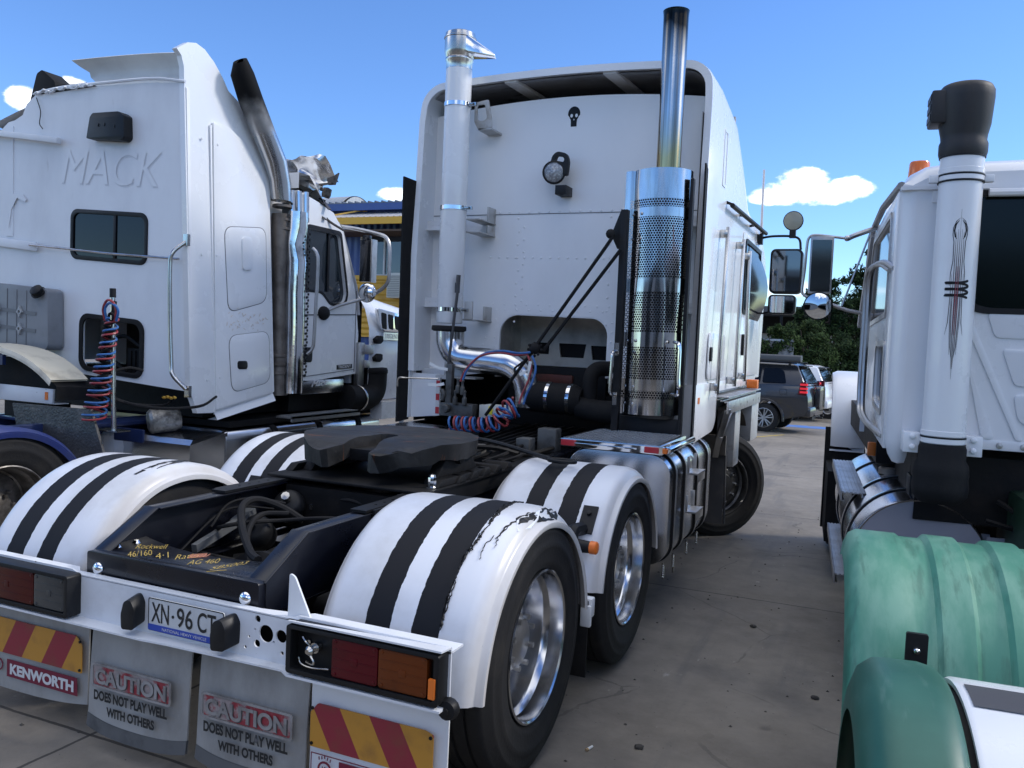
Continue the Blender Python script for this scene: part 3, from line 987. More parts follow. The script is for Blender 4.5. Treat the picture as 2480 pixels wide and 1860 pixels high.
mb.add(sh + [p - V((0, 0, .006)) for p in sh], [(0, 1, 2, 3, 4, 5), (11, 10, 9, 8, 7, 6)] + [(i, (i + 1) % 6, 6 + (i + 1) % 6, 6 + i) for i in range(6)])
mb.build('torn_shard', W_PAINT, o, smooth=0)
o = MGS[(-1, 0)]
crack(o, -1, 0, [(78, 1.10 - .44), (92, .665), (108, .67)], .008, seed=4)
mb = MB()
for k in range(9):
    t = 70 + k * 4.2
    mb.v += [on_arch(-1, 0, t, .70 + .012 * math.sin(k * 2.1), .003), on_arch(-1, 0, t + 5, .69 + .01 * math.sin(k), .003),
             on_arch(-1, 0, t + 4.5, .708 + .006 * math.sin(k * 3), .004), on_arch(-1, 0, t, .712, .004)]
    mb.f.append((4 * k, 4 * k + 1, 4 * k + 2, 4 * k + 3)); mb.mi.append(0)
mb.build('torn_edge', BLACK, o, smooth=0)
for s in (-1, 1):                               # brackets bolted through the front mudguards, side marker on the right one
    mb = MB()
    for x in (.90 if s < 0 else .93, 1.135) if s > 0 else (.90,):
        t = 40 if x > 1 else 33
        a, b = on_arch(s, 1.318, t + 8, x, .012), on_arch(s, 1.318, t - 6, x, .012)
        mb.bar(a, b, .075, .012, (a + b) / 2 - V((s * x, 1.318, .43)))
        mb.lathe([(0, .02), (.012, .018), (.012, 0)], (a * .7 + b * .3), (a - V((s * x, 1.318, .43))), 8)
    if s > 0:
        mb.tube(curve([on_arch(1, 1.318, 36, 1.12, .012), V((1.10, .74, .80)), V((1.115, .70, .74))], 6), [.034] * 7 + [.03] * 6, 8)
        mb.lathe([(.03, 0), (.033, .04), (.028, .1), (0, .1)], (1.10, .71, .745), (1, 0, 0), 14)
    br = mb.build('mudguard_bracket', BLACK, T)
    if s > 0:
        MB().lathe([(.031, 0), (.031, .03), (.024, .036), (0, .037)], (1.20, .71, .745), (1, 0, 0), 16).build('side_marker', ORANGE, br)
mb = MB()
mb.box((1.16, .615, .44), (1.25, .665, .53))
mb.box((1.20, .60, .40), (1.25, .628, .50))
mb.build('mudguard_joint', W_PANEL, T, bevel=.006)
mb = MB()
mb.box((.93, .61, .16), (1.235, .622, .52))
mb.box((1.0, .60, .26), (1.13, .61, .38), 0)
mb.build('mudflap', RUBBER, T, bevel=.003, label='plain black mudflap hanging between the two right-hand drive wheels')

# wheels
TY = [(.292, -.005), (.33, -.018), (.40, -.02), (.46, -.016), (.495, 0), (.515, .018), (.523, .034), (.524, .075), (.512, .077), (.512, .086), (.524, .088), (.525, .133),
      (.513, .135), (.513, .147), (.525, .149), (.524, .193), (.512, .195), (.512, .204), (.524, .206), (.523, .242), (.515, .258), (.505, .262), (.495, .268), (.47, .279), (.463, .283), (.456, .281),
      (.42, .286), (.40, .291), (.393, .287), (.34, .283), (.315, .276), (.298, .262)]
TY = [(r if r < .3 else .3 + (r - .3) * .905, h) for r, h in TY]
RIM = [(.294, .262), (.299, .268), (.298, .276), (.291, .279), (.285, .272), (.282, .246), (.279, .214), (.266, .196), (.262, .185), (.259, .10), (.255, .088), (.243, .082), (.232, .086), (.10, .082)]
def wheel(s, x0, cy, cz, parent, rim=True, name='wheel', mat=None, dirty=None):
    """x0: inner face of the tyre (absolute), growing outwards on side s"""
    mb = MB().lathe(TY, (s * x0, cy, cz), (s, 0, 0), 56)
    # tread blocks' cut edges
    w = mb.build(name, TYRE, parent, smooth=50)
    if rim:
        MB().lathe(RIM, (s * x0, cy, cz), (s, 0, 0), 56).build('rim', dirty or RIMM, w, smooth=30)
        h = MB()
        h.lathe([(.14, .08), (.14, .10), (.12, .11), (.115, .17), (.10, .19), (.085, .20), (0, .205)], (s * x0, cy, cz), (s, 0, 0), 24)
        for k in range(10):
            a = 2 * PI * k / 10
            h.lathe([(.016, .082), (.016, .115), (.010, .125), (0, .126)], (s * x0, cy + .165 * math.cos(a), cz + .165 * math.sin(a)), (s, 0, 0), 6)
        for k in range(8):
            a = 2 * PI * (k + .5) / 8
            h.lathe([(.012, .19), (.012, .215), (0, .216)], (s * x0, cy + .10 * math.cos(a), cz + .10 * math.sin(a)), (s, 0, 0), 6)
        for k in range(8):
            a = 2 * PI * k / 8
            h.lathe([(.034, .083), (.034, .0835), (0, .0836)], (s * x0, cy + .212 * math.cos(a), cz + .212 * math.sin(a)), (s, 0, 0), 14, mi=1)  # black discs paint the dark inside the hand holes
        h.build('hub', [dirty or ALU_D, SOOT_HOLE], w)
    return w
for s in (-1, 1):
    for cy in (0.0, 1.318):
        wheel(s, .958, cy, .508, T)
        wheel(s, .635, cy, .508, T, False)

# rear bar with its lamps, number plate and flaps
mb = MB()
hl = [circ(.500, .648, .031, 20), circ(.565, .650, .023, 18), circ(.462, .694, .013, 10), circ(.462, .607, .014, 10), circ(.425, .625, .006, 8),
      circ(.452, .655, .005, 8), circ(.533, .625, .005, 8), circ(.57, .592, .008, 8), circ(.41, .585, .007, 8)]
mb.plate([(-1.22, .555), (1.22, .555), (1.22, .735), (.64, .735), (.585, .715), (-.40, .715), (-.45, .735), (-1.22, .735)], -.735, -.728, 'y', hl)
mb.plate([(-1.22, -.735), (.40, -.735), (.44, -.735), (1.22, -.735), (1.22, -.65), (.64, -.65), (.62, -.67), (.45, -.70), (-.45, -.70), (-.5, -.66), (-1.22, -.66)], .713, .720, 'z')
mb.plate([(-1.22, -.735), (1.22, -.735), (1.22, -.80), (.64, -.80), (.60, -.775), (.1, -.79), (-.02, -.80), (-1.22, -.80)], .548, .555, 'z')
mb.add([(.60, -.735, .716), (1.22, -.735, .735), (1.22, -.80, .742), (.64, -.80, .740), (.60, -.735, .710), (1.22, -.735, .729), (1.22, -.80, .736), (.64, -.80, .734)],
       [(0, 1, 2, 3), (7, 6, 5, 4), (0, 4, 5, 1), (1, 5, 6, 2), (2, 6, 7, 3), (3, 7, 4, 0)])
bar = mb.build('rear_light_bar', W_BAR, T, bevel=.0015, seg=1)
mb = MB()
mb.plate(rpoly([(.575, .716), (.675, .716), (.60, .86), (.578, .868)], [0, 0, .012, .008]), -.716, -.708, 'y')
mb.build('gusset_plate', W_PANEL, bar)
def lamp_box(x0, x1, name, lab):
    mb = MB()
    a = rrect(x0, .562, x1, .726, .012)
    mb.plate(a, -.798, -.735, 'y', [rrect(x0 + .018, .578, x1 - .018, .712, .006)])
    mb.plate(rrect(x0 + .004, .566, x1 - .004, .722, .01), -.755, -.745, 'y')
    return mb.build(name, PLASTIC, bar, bevel=.002, label=lab)
L = lamp_box(.635, 1.212, 'tail_lamp', 'black tail lamp box with one lens missing and bare bulb holder')
def lens(par, name, x0, x1, mat, y0=-.792):
    mb = MB()
    mb.plate(rrect(x0, .582, x1, .708, .01), y0, -.76, 'y')
    for k in range(1, 4):
        z = .582 + .126 * k / 4
        mb.box((x0 + .006, y0 - .0015, z - .001), (x1 - .006, y0, z + .001))
    for xx, zz in ((x0 + .012, .592), (x1 - .012, .592), (x0 + .012, .698), (x1 - .012, .698)):
        mb.lathe([(.006, 0), (.006, .002), (0, .002)], (xx, y0, zz), (0, -1, 0), 8)
    mb.box(((x0 + x1) / 2 - .012, y0 + .002, .632), ((x0 + x1) / 2 + .012, y0 - .002, .655))
    return mb.build(name, mat, par, bevel=.002)
lens(L, 'red_lens', .815, .988, RED_L)
lens(L, 'amber_lens', .993, 1.168, AMB_L)
MB().plate(rrect(1.180, .588, 1.203, .652, .003), -.804, -.796, 'y').build('orange_reflector', ORANGE, L, bevel=.001)
mb = MB()
mb.lathe([(.018, 0), (.018, .02), (.012, .02), (.012, .045), (.016, .05), (.008, .06), (0, .06)], (.735, -.757, .655), (0, -1, 0), 12)
mb.tube(curve([(.735, -.80, .67), (.72, -.805, .685), (.705, -.80, .695)], 4), .004, 6)
mb.tube(curve([(.735, -.80, .64), (.75, -.80, .62), (.745, -.80, .61), (.72, -.80, .615)], 4), .004, 6)
mb.tube(curve([(.69, -.80, .625), (.70, -.80, .605), (.74, -.80, .598), (.81, -.80, .606)], 6), .0025, 6)
mb.lathe([(.007, 0), (.007, .004), (0, .005)], (.70, -.757, .665), (0, -1, 0), 10)
mb.build('bulb_holder', STEEL, L)
L = lamp_box(-1.2, -.40, 'tail_lamp', 'black tail lamp box holding dark red and smoky clear lenses')
lens(L, 'red_lens', -.90, -.595, pm('dark_red_lens', (.06, .006, .006), .3, dirt=(.10, .022, .004), lo=.35, hi=.75, scale=3, coat=.1, rvar=.03, spec=.25))
lens(L, 'amber_lens', -1.18, -.905, AMB_L)
lens(L, 'clear_lens', -.59, -.425, CLR_L)
# number plate
mb = MB()
mb.plate(rrect(-.022, .578, .335, .700, .008), -.760, -.756, 'y')
mb.plate(rrect(-.020, .580, .333, .6025, .004), -.762, -.760, 'y', mi=1)
t = [('XN', -.005, .085), ('96', .118, .075), ('CT', .215, .085)]
for w_, x, ww in t:
    mb.text(w_, (x, -.7605, .612), (1, 0, 0), (0, 0, 1), ww, .072, 2, .012)
mb.plate(circ(.099, .645, .006, 8), -.762, -.760, 'y', mi=2)
mb.text('NATIONAL HEAVY VEHICLE', (.05, -.7625, .586), (1, 0, 0), (0, 0, 1), .21, .011, 3, .0)
mb.plate(rrect(-.022, .578, .335, .700, .008), -.7605, -.7602, 'y', [rrect(-.018, .582, .331, .696, .006)], mi=2)
mb.build('number_plate', [PLATE_W, PLATE_B, BLK_TXT, WHITE_T], bar, smooth=0, fixn=False)
for x, w_ in ((-.095, 1), (.355, -1)):
    mb = MB()
    mb.plate(rpoly([(-.03, .585), (.03, .59), (.032, .67), (.012, .70), (-.02, .69), (-.034, .64)], .012), -.735, -.80, 'y')
    mb.v = [V((p.x + x + (.012 * w_ if p.y < -.78 else 0), p.y, p.z + (-.01 if p.y < -.78 else 0))) for p in mb.v]
    mb.build('plate_lamp', PLASTIC, bar, bevel=.008)
mb = MB()
mb.lathe([(.034, 0), (.036, .012), (.03, .03), (.012, .034), (.012, .04), (0, .04)], (1.225, -.735, .545), (0, -1, 0), 14)
mb.build('mounting_bolt', BLACK, bar)

def flap(x0, x1, z0, z1, y=-.70, foot=True, bulge=.02, mat=None, lab=None):
    mb = MB()
    rows = []
    nx, nz_ = 14, 14
    for j in range(nz_ + 1):
        v_ = j / nz_
        row = []
        for i in range(nx + 1):
            u = i / nx
            xx = x0 + (x1 - x0) * u
            zb = z0 + .022 * (abs(2 * u - 1) ** 3)
            row.append((xx, y - bulge * math.sin(PI * v_) * .4 - .012 * math.sin(PI * u) - bulge * (1 - v_) ** 2, zb + (z1 - zb) * v_))
        rows.append(row)
    mb.grid(rows)
    mb.grid([[(a, b + .007, c) for a, b, c in r] for r in rows], flip=True)
    e = [r[0] for r in rows] + rows[-1] + [r[-1] for r in reversed(rows)] + list(reversed(rows[0]))
    mb.grid([e, [(a, b + .007, c) for a, b, c in e]], cv=True)
    f = mb.build('mudflap', mat or FLAP, T, label=lab)
    if foot:
        rr = [[(a, b - .002 - .006 * k, c - .05 * k) for a, b, c in rows[0]] for k in (0, .5, 1)]
        mb = MB().grid(rr)
        mb.grid([[(a, b + .01, c) for a, b, c in r] for r in rr], flip=True)
        mb.build('foot_strip', FLAP_D, f)
    return f
def caution(f, x0, y, sc):
    mb = MB()
    w = .405
    a = rrect(x0, .298, x0 + w, .392, .012)
    mb.plate(a, y, y - .004, 'y', [rrect(x0 + .008, .306, x0 + w - .008, .384, .008)], mi=1)
    mb.plate(rrect(x0 + .010, .308, x0 + w - .010, .382, .008), y + .001, y - .001, 'y', mi=0)
    mb.text('CAUTION', (x0 + .022, y - .004, .315), (1, 0, 0), (0, 0, 1), w - .044, .060, 1, .035, .002)
    mb.text('CAUTION', (x0 + .026, y - .002, .311), (1, 0, 0), (0, 0, 1), w - .046, .060, 2, .02, .0005)  # offset darker copy paints a shadow edge behind the letters
    mb.text('DOES NOT PLAY WELL', (x0 + .012, y, .247), (1, 0, 0), (0, 0, 1), w - .03, .040, 3, .045, .001)
    mb.text('WITH OTHERS', (x0 + .08, y, .192), (1, 0, 0), (0, 0, 1), .245, .038, 3, .045, .001)
    mb.build('caution_print', [RED_TXT, EMBOSS, FLAP_D, BLK_TXT], f, smooth=0, fixn=False)
f = flap(-.368, .140, .155, .545, lab='grey mudflap printed CAUTION, beside the red and amber flap')
caution(f, -.325, -.741, 1)
f = flap(.185, .668, .155, .545, lab='grey mudflap printed CAUTION, below the number plate lamp')
caution(f, .225, -.741, 1)
def side_flap(x0, x1, z0, xr0, xr1, zr0, zr1, chev, lab):
    f = flap(x0, x1, z0, .535, foot=False, bulge=.004, mat=FLAP if x0 < 0 else W_PANEL, lab=lab)
    mb = MB()
    y = -.722
    cut = .035
    mb.plate(rpoly([(xr0, zr0), (xr1, zr0), (xr1, zr1 - cut), (xr1 - cut, zr1), (xr0, zr1)] if x0 < 0 else [(xr0, zr0), (xr1, zr0), (xr1, zr1 - .01), (xr1 - .03, zr1), (xr0 + .03, zr1), (xr0, zr1 - cut)], .006), y, y - .003, 'y')
    mb.build('reflector_plate', chev, f, smooth=0)
    mb = MB()
    for x in (xr0 + .008, xr1 - .010):
        for z in (zr0 + .012, zr1 - .02):
            mb.lathe([(.006, 0), (.006, .004), (0, .005)], (x, y - .003, z), (0, -1, 0), 8)
    mb.build('rivet', BLACK, f)
    return f
f = side_flap(-1.2, -.392, .17, -1.17, -.402, .322, .468, CHEV_L, 'grey flap with red and amber stripes above a maroon lettered strip')
mb = MB()
mb.plate([(-.835, .226), (-.425, .226), (-.43, .298), (-.835, .298)], -.722, -.724, 'y')
mb.text('KENWORTH', (-.815, -.7245, .238), (1, 0, 0), (0, 0, 1), .37, .046, 1, .05)
mb.plate(circ(-.885, .268, .026, 20), -.722, -.724, 'y', [circ(-.885, .268, .020, 20)], mi=0)
mb.text('K', (-.894, -.7245, .258), (1, 0, 0), (0, 0, 1), .018, .022, 0, .02)
mb.build('maker_strip', [MAROON, WHITE_T], f, smooth=0, fixn=False)
f = side_flap(.676, 1.205, .03, .69, 1.165, .292, .446, CHEV_R, 'white flap with red and amber stripes in front of the right rear tyre')
mb = MB()
mb.plate([(.695, .15), (1.15, .15), (1.15, .272), (.695, .272)], -.722, -.7235, 'y', [[(.698, .153), (1.147, .153), (1.147, .269), (.698, .269)]])
mb.plate([(.81, .16), (1.14, .16), (1.14, .262), (.81, .262)], -.722, -.7238, 'y')
mb.text('KENWORTH', (.83, -.7242, .185), (1, 0, 0), (0, 0, 1), .29, .05, 1, .05)
mb.plate(circ(.752, .222, .028, 20), -.722, -.724, 'y', [circ(.752, .222, .021, 20)], mi=0)
mb.text('K', (.743, -.7242, .211), (1, 0, 0), (0, 0, 1), .018, .022, 0, .02)
for k in range(5):
    mb.bar((.730 + .011 * k, -.723, .252 + .004 * (2 - abs(k - 2))), (.728 + .012 * k, -.723, .262 + .004 * (2 - abs(k - 2))), .004, .002)
mb.build('maker_strip', [MAROON, WHITE_T], f, smooth=0, fixn=False)

# fuel tank with straps, and the tread plate above it
mb = MB().plate(rrect(.60, .345, 1.265, 1.035, .13, 8), 2.05, 3.42, 'y')
tk = mb.build('fuel_tank', ALU, T, bevel=.022, seg=3)
for i, y in enumerate((2.15, 2.44, 2.86, 3.22)):
    mb = MB().plate(rrect(.590, .335, 1.277, 1.047, .14, 8), y, y + .05, 'y', [rrect(.601, .346, 1.264, 1.034, .129, 8)])
    mb.build('rubber_strap', RUBBER, tk)
    mb = MB().plate(rrect(.586, .331, 1.281, 1.051, .144, 8), y + .010, y + .04, 'y', [rrect(.589, .334, 1.278, 1.048, .141, 8)])
    mb.build('steel_strap', ALU_D, tk)
    mb = MB()
    mb.tube([(1.22, y + .025, .34), (1.225, y + .025, .24 - .03 * (i == 1))], .008, 6)
    for k in range(6):
        mb.lathe([(.011, 0), (.011, .006), (.008, .01)], (1.222, y + .025, .25 + .014 * k), (0, 0, 1), 8)
    mb.build('strap_bolt', STEEL, tk)
mb = MB()
for z in (.60, .86):
    mb.box((1.265, 2.56, z), (1.34, 2.80, z + .012))
    mb.box((1.335, 2.56, z - .05), (1.34, 2.80, z + .012))
    mb.bar((1.27, 2.565, z), (1.27, 2.565, z + .12), .02, .008)
    mb.bar((1.27, 2.795, z), (1.27, 2.795, z + .12), .02, .008)
mb.build('tank_step', ALU_D, tk, bevel=.002)
mb = MB()
mb.box((.42, 2.1, .67), (.60, 2.16, .92))
mb.box((.42, 3.2, .67), (.60, 3.26, .92))
mb.build('tank_bracket', BLACK, tk)
mb = MB()
mb.box((.57, 2.02, 1.090), (1.20, 2.78, 1.098))
for i in range(22):
    for j in range(18):
        x, y = .60 + .028 * i, 2.05 + .041 * j
        if x < 1.18 and y < 2.76:
            s = 1 if (i + j) % 2 else -1
            mb.bar((x - .009, y - .009 * s, 1.099), (x + .009, y + .009 * s, 1.099), .006, .004)
dp = mb.build('deck_plate', ALU, T, smooth=0)
mb = MB()
mb.plate(rrect(.56, 1.045, 1.225, 1.095, .006), 1.995, 2.02, 'y')
mb.box((.64, 1.985, 1.066), (1.06, 1.996, 1.074))
mb.tube([(1.245, 2.02, 1.075), (1.245, 2.78, 1.075)], .022, 12)
mb.box((1.20, 2.02, 1.06), (1.24, 2.78, 1.092))
mb.build('plate_edge', CHROME, dp, bevel=.003)
for x0 in (.568, 1.11):
    MB().plate(rrect(x0, 1.053, x0 + .09, 1.089, .004), 1.984, 1.996, 'y').build('red_reflector', RED_R, dp, bevel=.001)
MB().plate(rrect(1.222, 1.055, 1.25, 1.085, .004), 1.99, 2.02, 'y').build('amber_marker', ORANGE, dp, bevel=.002)
# clutter on the chassis between the wheels and the cab
mb = MB()
mb.box((.12, 2.3, .93), (.22, 2.42, 1.03))
mb.box((.20, 2.5, .93), (.34, 2.62, 1.09))
mb.box((-.06, 1.9, .93), (.05, 1.98, 1.01))
mb.build('chassis_box', pm('grey_dirty_box', (.10, .10, .095), .6, dirt=(.03, .03, .03), scale=6), T, bevel=.008)
mb = MB()
for k in range(7):
    x = -.3 + .1 * k
    mb.tube(curve([(x, 1.5 + .02 * k, .95), (x + .1, 1.75, 1.0), (x * .6, 2.2, .98), (x * .7, 2.8, 1.0), (x * .8, 3.4, 1.02)], 5), .012, 6)
mb.tube(curve([(-.2, 1.55, 1.02), (.2, 1.7, 1.03), (.35, 1.9, .98), (.36, 2.4, .97)], 6), .016, 6)
mb.build('chassis_hoses', BLACK_G, T)
mb = MB()
mb.box((-.42, 1.55, .70), (.42, 3.2, .90))
mb.box((-1.1, 2.9, .72), (-.45, 3.3, 1.0))
mb.build('gearbox', BLACK_G, T, bevel=.02)
mb = MB()
mb.plate(rrect(-1.24, .35, -.60, 1.0, .12), 2.1, 3.3, 'y')
mb.build('air_tank', ALU, T, bevel=.02)

# ---- sleeper cab
def hoop(y, zt, w, rc, zb, crown=.035, n=7):
    """one transverse section of the cab skin, left foot over the roof to the right foot"""
    h = [(w, zb), (w + .012, zb + (zt - zb) * .4), (w + .012, zt - rc - .1)]
    for k in range(n + 1):
        a = R(90 * k / n)
        h.append((w - rc + (rc + .006) * math.cos(a), zt - rc + rc * math.sin(a)))
    c = [(h[-1][0] * (1 - k / 6), zt + crown * (1 - (1 - k / 6) ** 2)) for k in range(1, 7)]
    right = h + c
    pts = [(-x, z) for x, z in right] + [(x, z) for x, z in reversed(right[:-1])]
    return [(x, y, z) for x, z in pts]
SECT = [(3.02, 3.79, 1.185, .20), (3.10, 3.80, 1.188, .20), (3.6, 3.82, 1.188, .22), (4.3, 3.79, 1.188, .28), (4.75, 3.62, 1.185, .36), (5.2, 3.32, 1.18, .36), (5.5, 3.16, 1.18, .26), (6.2, 3.12, 1.18, .22), (6.75, 2.95, 1.17, .25)]
def lean(r, k):
    """lip rakes: upper part of the rear edge sits further forward"""
    return [(x, y + k * max(0, (z - 3.0)) * .12, z) for x, y, z in r]
rows = [lean(hoop(*s_[:4], 1.42), 1 if i < 2 else 0) for i, s_ in enumerate(SECT)]
mb = MB().grid(rows)
inner = []
for i, s_ in enumerate(SECT[:5]):
    y, zt, w, rc = s_
    inner.append(lean(hoop(y, zt - .055, w - .05, rc - .04, 1.42), 1 if i < 2 else 0))
inner[0] = [(x, y + .004, z) for x, y, z in inner[0]]
mb.grid(inner[:3], flip=True)
mb.grid([rows[0], inner[0]])
front = rows[-1]
mb.f.append(tuple(range(len(mb.v), len(mb.v) + len(front)))); mb.mi.append(0)
mb.v += [V(p) for p in front]
CABR = mb.build('cab_shell', W_PAINT, T, smooth=50)
# dark bare underside of the roof fairing
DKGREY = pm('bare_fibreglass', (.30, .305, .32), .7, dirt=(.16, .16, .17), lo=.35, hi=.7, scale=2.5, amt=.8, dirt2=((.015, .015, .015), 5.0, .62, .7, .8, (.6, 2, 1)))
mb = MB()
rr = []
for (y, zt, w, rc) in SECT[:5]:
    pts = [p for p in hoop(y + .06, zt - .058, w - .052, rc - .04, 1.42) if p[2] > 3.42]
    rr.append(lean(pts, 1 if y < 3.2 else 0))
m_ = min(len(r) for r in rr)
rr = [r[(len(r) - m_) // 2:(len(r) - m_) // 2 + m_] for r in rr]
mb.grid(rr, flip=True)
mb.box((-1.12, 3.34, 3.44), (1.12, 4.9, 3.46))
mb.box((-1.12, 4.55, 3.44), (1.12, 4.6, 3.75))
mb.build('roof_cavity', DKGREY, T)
mb = MB()
for x in (-.42, .40):
    mb.bar((x, 3.14, 3.765), (x + .13, 4.3, 3.735), .11, .035)
mb.build('roof_rib', pm('grey_rib', (.6, .6, .6), .6, dirt=(.4, .4, .4), scale=5), T, bevel=.01)
# rear wall
archo = [(-.33 - .16 * math.cos(R(a)), 1.755 + .16 * math.sin(R(a))) for a in range(0, 91, 10)] + [(.295 + .14 * math.sin(R(a)), 1.765 + .14 * math.cos(R(a))) for a in range(0, 91, 10)]
wall = [(-1.165, 1.40), (-.80, 1.40), (-.49, 1.44)] + archo + [(.435, 1.44), (.50, 1.44), (.50, 1.42), (1.165, 1.42)]
top = [(1.165 - 2.33 * k / 16, 3.565 + .085 * (1 - (2 * k / 16 - 1) ** 2)) for k in range(17)]
mb = MB()
mb.plate(wall + top, 3.30, 3.325, 'y')
mb.box((-1.165, 3.296, 2.733), (1.165, 3.301, 2.737), 1)
zz = 2.755
def rivet(x, z, r=.010):
    mb.lathe([(r, 0), (r * .8, .005), (0, .0075)], (x, 3.30, z), (0, -1, 0), 6)
rnd = random.Random(2)
for k in range(15):
    rivet(-.62 + k * .087, 2.752)
for k in range(16):
    rivet(-.60 + k * .075, 2.385 - .0006 * k)
for k in range(11):
    rivet(-.56 + k * .1, 2.0)
for z in [2.70 - .105 * k for k in range(9)]:
    rivet(-.36 + .008 * math.sin(z * 20), z)
    rivet(.42, z)
for z in [2.70 - .072 * k for k in range(18)]:
    rivet(-.905, z)
    rivet(-.93, z - .03)
for z in [2.66 - .1 * k for k in range(7)]:
    rivet(-.31, z - .03)
for k in range(7):
    rivet(-.53, 1.95 - .075 * k); rivet(.47, 1.95 - .075 * k)
for k in range(9):
    rivet(-.45 + .105 * k, 1.957)
for k in range(5):
    rivet(-.62 - .02 * k, 1.72 - .06 * k)
mb.build('cab_back_wall', [W_WALL, BLACK], CABR, smooth=30)
mb = MB()                                        # riveted patch round the opening, standing 3 mm proud
outl = [(-.60, 1.50), (-.60, 1.84), (-.575, 1.99), (-.53, 2.03), (.44, 2.015), (.498, 2.0), (.498, 1.445)]
holl = [(.448, 1.445)] + [((x + .03) * 1.025 - .03, 1.7 + (z - 1.7) * 1.05) for x, z in reversed(archo)] + [(-.503, 1.50)]
mb.plate(outl + holl, 3.2975, 3.3005, 'y')
mb.build('patch_panel', W_WALL, CABR, smooth=0)
mb = MB()                                        # lower left corner of the back wall
mb.plate([(-1.165, 1.03), (-.91, 1.06), (-.91, 1.40), (-1.165, 1.40)], 3.08, 3.10, 'y')
mb.box((-1.18, 3.08, 1.03), (-1.165, 3.5, 1.42))
lw = mb.build('corner_panel', W_PANEL, CABR)
mb = MB()
for k in range(6):
    mb.plate([(-.945, 1.075 + .055 * k), (-.912, 1.075 + .055 * k), (-.912, 1.13 + .055 * k), (-.945, 1.13 + .055 * k)], 3.076, 3.079, 'y', mi=k % 2)
mb.build('reflective_tape', [RED_R, WHITE_T], lw, smooth=0)
mb = MB()                                        # engine tunnel seen through the opening
mb.plate([(-.52, 1.40), (.46, 1.40), (.46, 1.98), (-.52, 1.98)], 3.80, 3.82, 'y', [[(-.40, 1.60), (-.24, 1.60), (-.235, 1.70), (-.395, 1.70)], [(-.13, 1.58), (.08, 1.58), (.10, 1.70), (-.15, 1.70)],
          [(.16, 1.57), (.37, 1.57), (.40, 1.69), (.14, 1.69)], [(.44, 1.57), (.455, 1.57), (.455, 1.68), (.43, 1.68)]])
for x in (-.52, .46):
    mb.box((x - .01, 3.325, 1.40), (x + .01, 3.8, 1.98))
mb.box((-.52, 3.325, 1.96), (.46, 3.8, 1.98))
mb.build('tunnel_liner', pm('dusty_grey_panel', (.60, .58, .52), .6, dirt=(.3, .28, .25), lo=.35, hi=.7, scale=3), CABR)
mb = MB()
mb.box((-1.1, 3.83, .8), (1.1, 3.85, 2.0))
mb.box((-.46, 3.45, 1.0), (.40, 3.82, 1.50))
mb.build('engine', BLACK_G, T, bevel=.02)
mb = MB().box((-.2, 3.42, 1.35), (.12, 3.5, 1.44))
mb.build('engine_cover', pm('rusty_red_cover', (.09, .02, .012), .6, dirt=(.03, .015, .01), scale=8), T, bevel=.01)
# rubber gap seals
for s in (-1, 1):
    mb = MB().add([(s * 1.188, 3.06, 1.01), (s * 1.188, 3.06, 2.985), (s * (1.225 if s < 0 else 1.20), 2.92, 3.0), (s * (1.215 if s < 0 else 1.20), 2.92, .995),
                   (s * 1.200, 3.06, 1.01), (s * 1.200, 3.06, 2.985), (s * (1.240 if s < 0 else 1.212), 2.92, 3.0), (s * (1.23 if s < 0 else 1.212), 2.92, .995)],
                  [(0, 1, 2, 3), (7, 6, 5, 4), (0, 4, 5, 1), (1, 5, 6, 2), (2, 6, 7, 3), (3, 7, 4, 0)])
    mb.build('gap_seal', RUBBER, CABR, smooth=0)
    mb = MB().box((s * 1.176, 3.035, 1.03), (s * 1.188, 3.3, 1.45))
    if s > 0:
        mb.box((1.176, 3.0, .98), (1.19, 3.3, 1.45))
    mb.build('extender_foot', W_PANEL, CABR)
mb = MB()                                        # folded channels inside the side extenders
for z in (2.66, 2.02, 1.42):
    for s in (-1, 1):
        mb.box((s * 1.15, 3.20, z), (s * .87, 3.30, z + .018))
        mb.box((s * 1.15, 3.19, z - .05), (s * .87, 3.20, z + .018))
        mb.box((s * 1.15, 3.17, z - .062), (s * .87, 3.20, z - .05))
        for k in range(4):
            mb.lathe([(.006, 0), (.006, .001)], (s * (.92 + .06 * k), 3.19, z - .02), (0, -1, 0), 6, mi=1)
mb.build('extender_brace', [W_PANEL, BLACK], CABR)
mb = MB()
mb.box((1.135, 3.06, 1.45), (1.138, 3.3, 3.4))  # grey sheet painting shade onto the extender's inner face
mb.build('extender_shade_sheet', pm('painted_shade_grey', (.2, .2, .2), .6), CABR)
# right side of the cab: lower corner, step, locker, door, glass, rails
mb = MB()
mb.plate(rpoly([(3.02, 1.02), (3.78, 1.05), (3.90, 1.14), (3.88, 1.44), (3.02, 1.44)], [.03, .12, .06, .0, 0]), 1.02, 1.205, 'x')
mb.box((1.15, 3.88, 1.36), (1.19, 6.3, 1.44))
mb.box((1.02, 3.80, 1.32), (1.12, 6.3, 1.44))
sk = mb.build('side_skirt', W_PAINT, T, bevel=.018)
mb = MB()
mb.plate(rrect(3.10, 1.30, 3.16, 1.345, .004), 1.205, 1.209, 'x')
mb.build('orange_reflector', ORANGE, sk)
mb = MB()
for k in range(7):
    mb.box((1.06 + .034 * k, 3.92, 1.325 - .009 * k), (1.085 + .034 * k, 5.95, 1.338 - .009 * k))
mb.box((1.05, 3.92, 1.31), (1.30, 5.95, 1.322))
mb.box((1.285, 3.92, 1.18), (1.30, 5.95, 1.285))
for k in range(5):
    mb.lathe([(.012, 0), (.012, .002)], (1.30, 4.2 + .4 * k, 1.23), (1, 0, 0), 8)
mb.bar((1.29, 3.95, 1.22), (1.22, 4.02, .98), .06, .02)
mb.bar((1.22, 4.02, .98), (1.18, 4.12, .80), .05, .02)
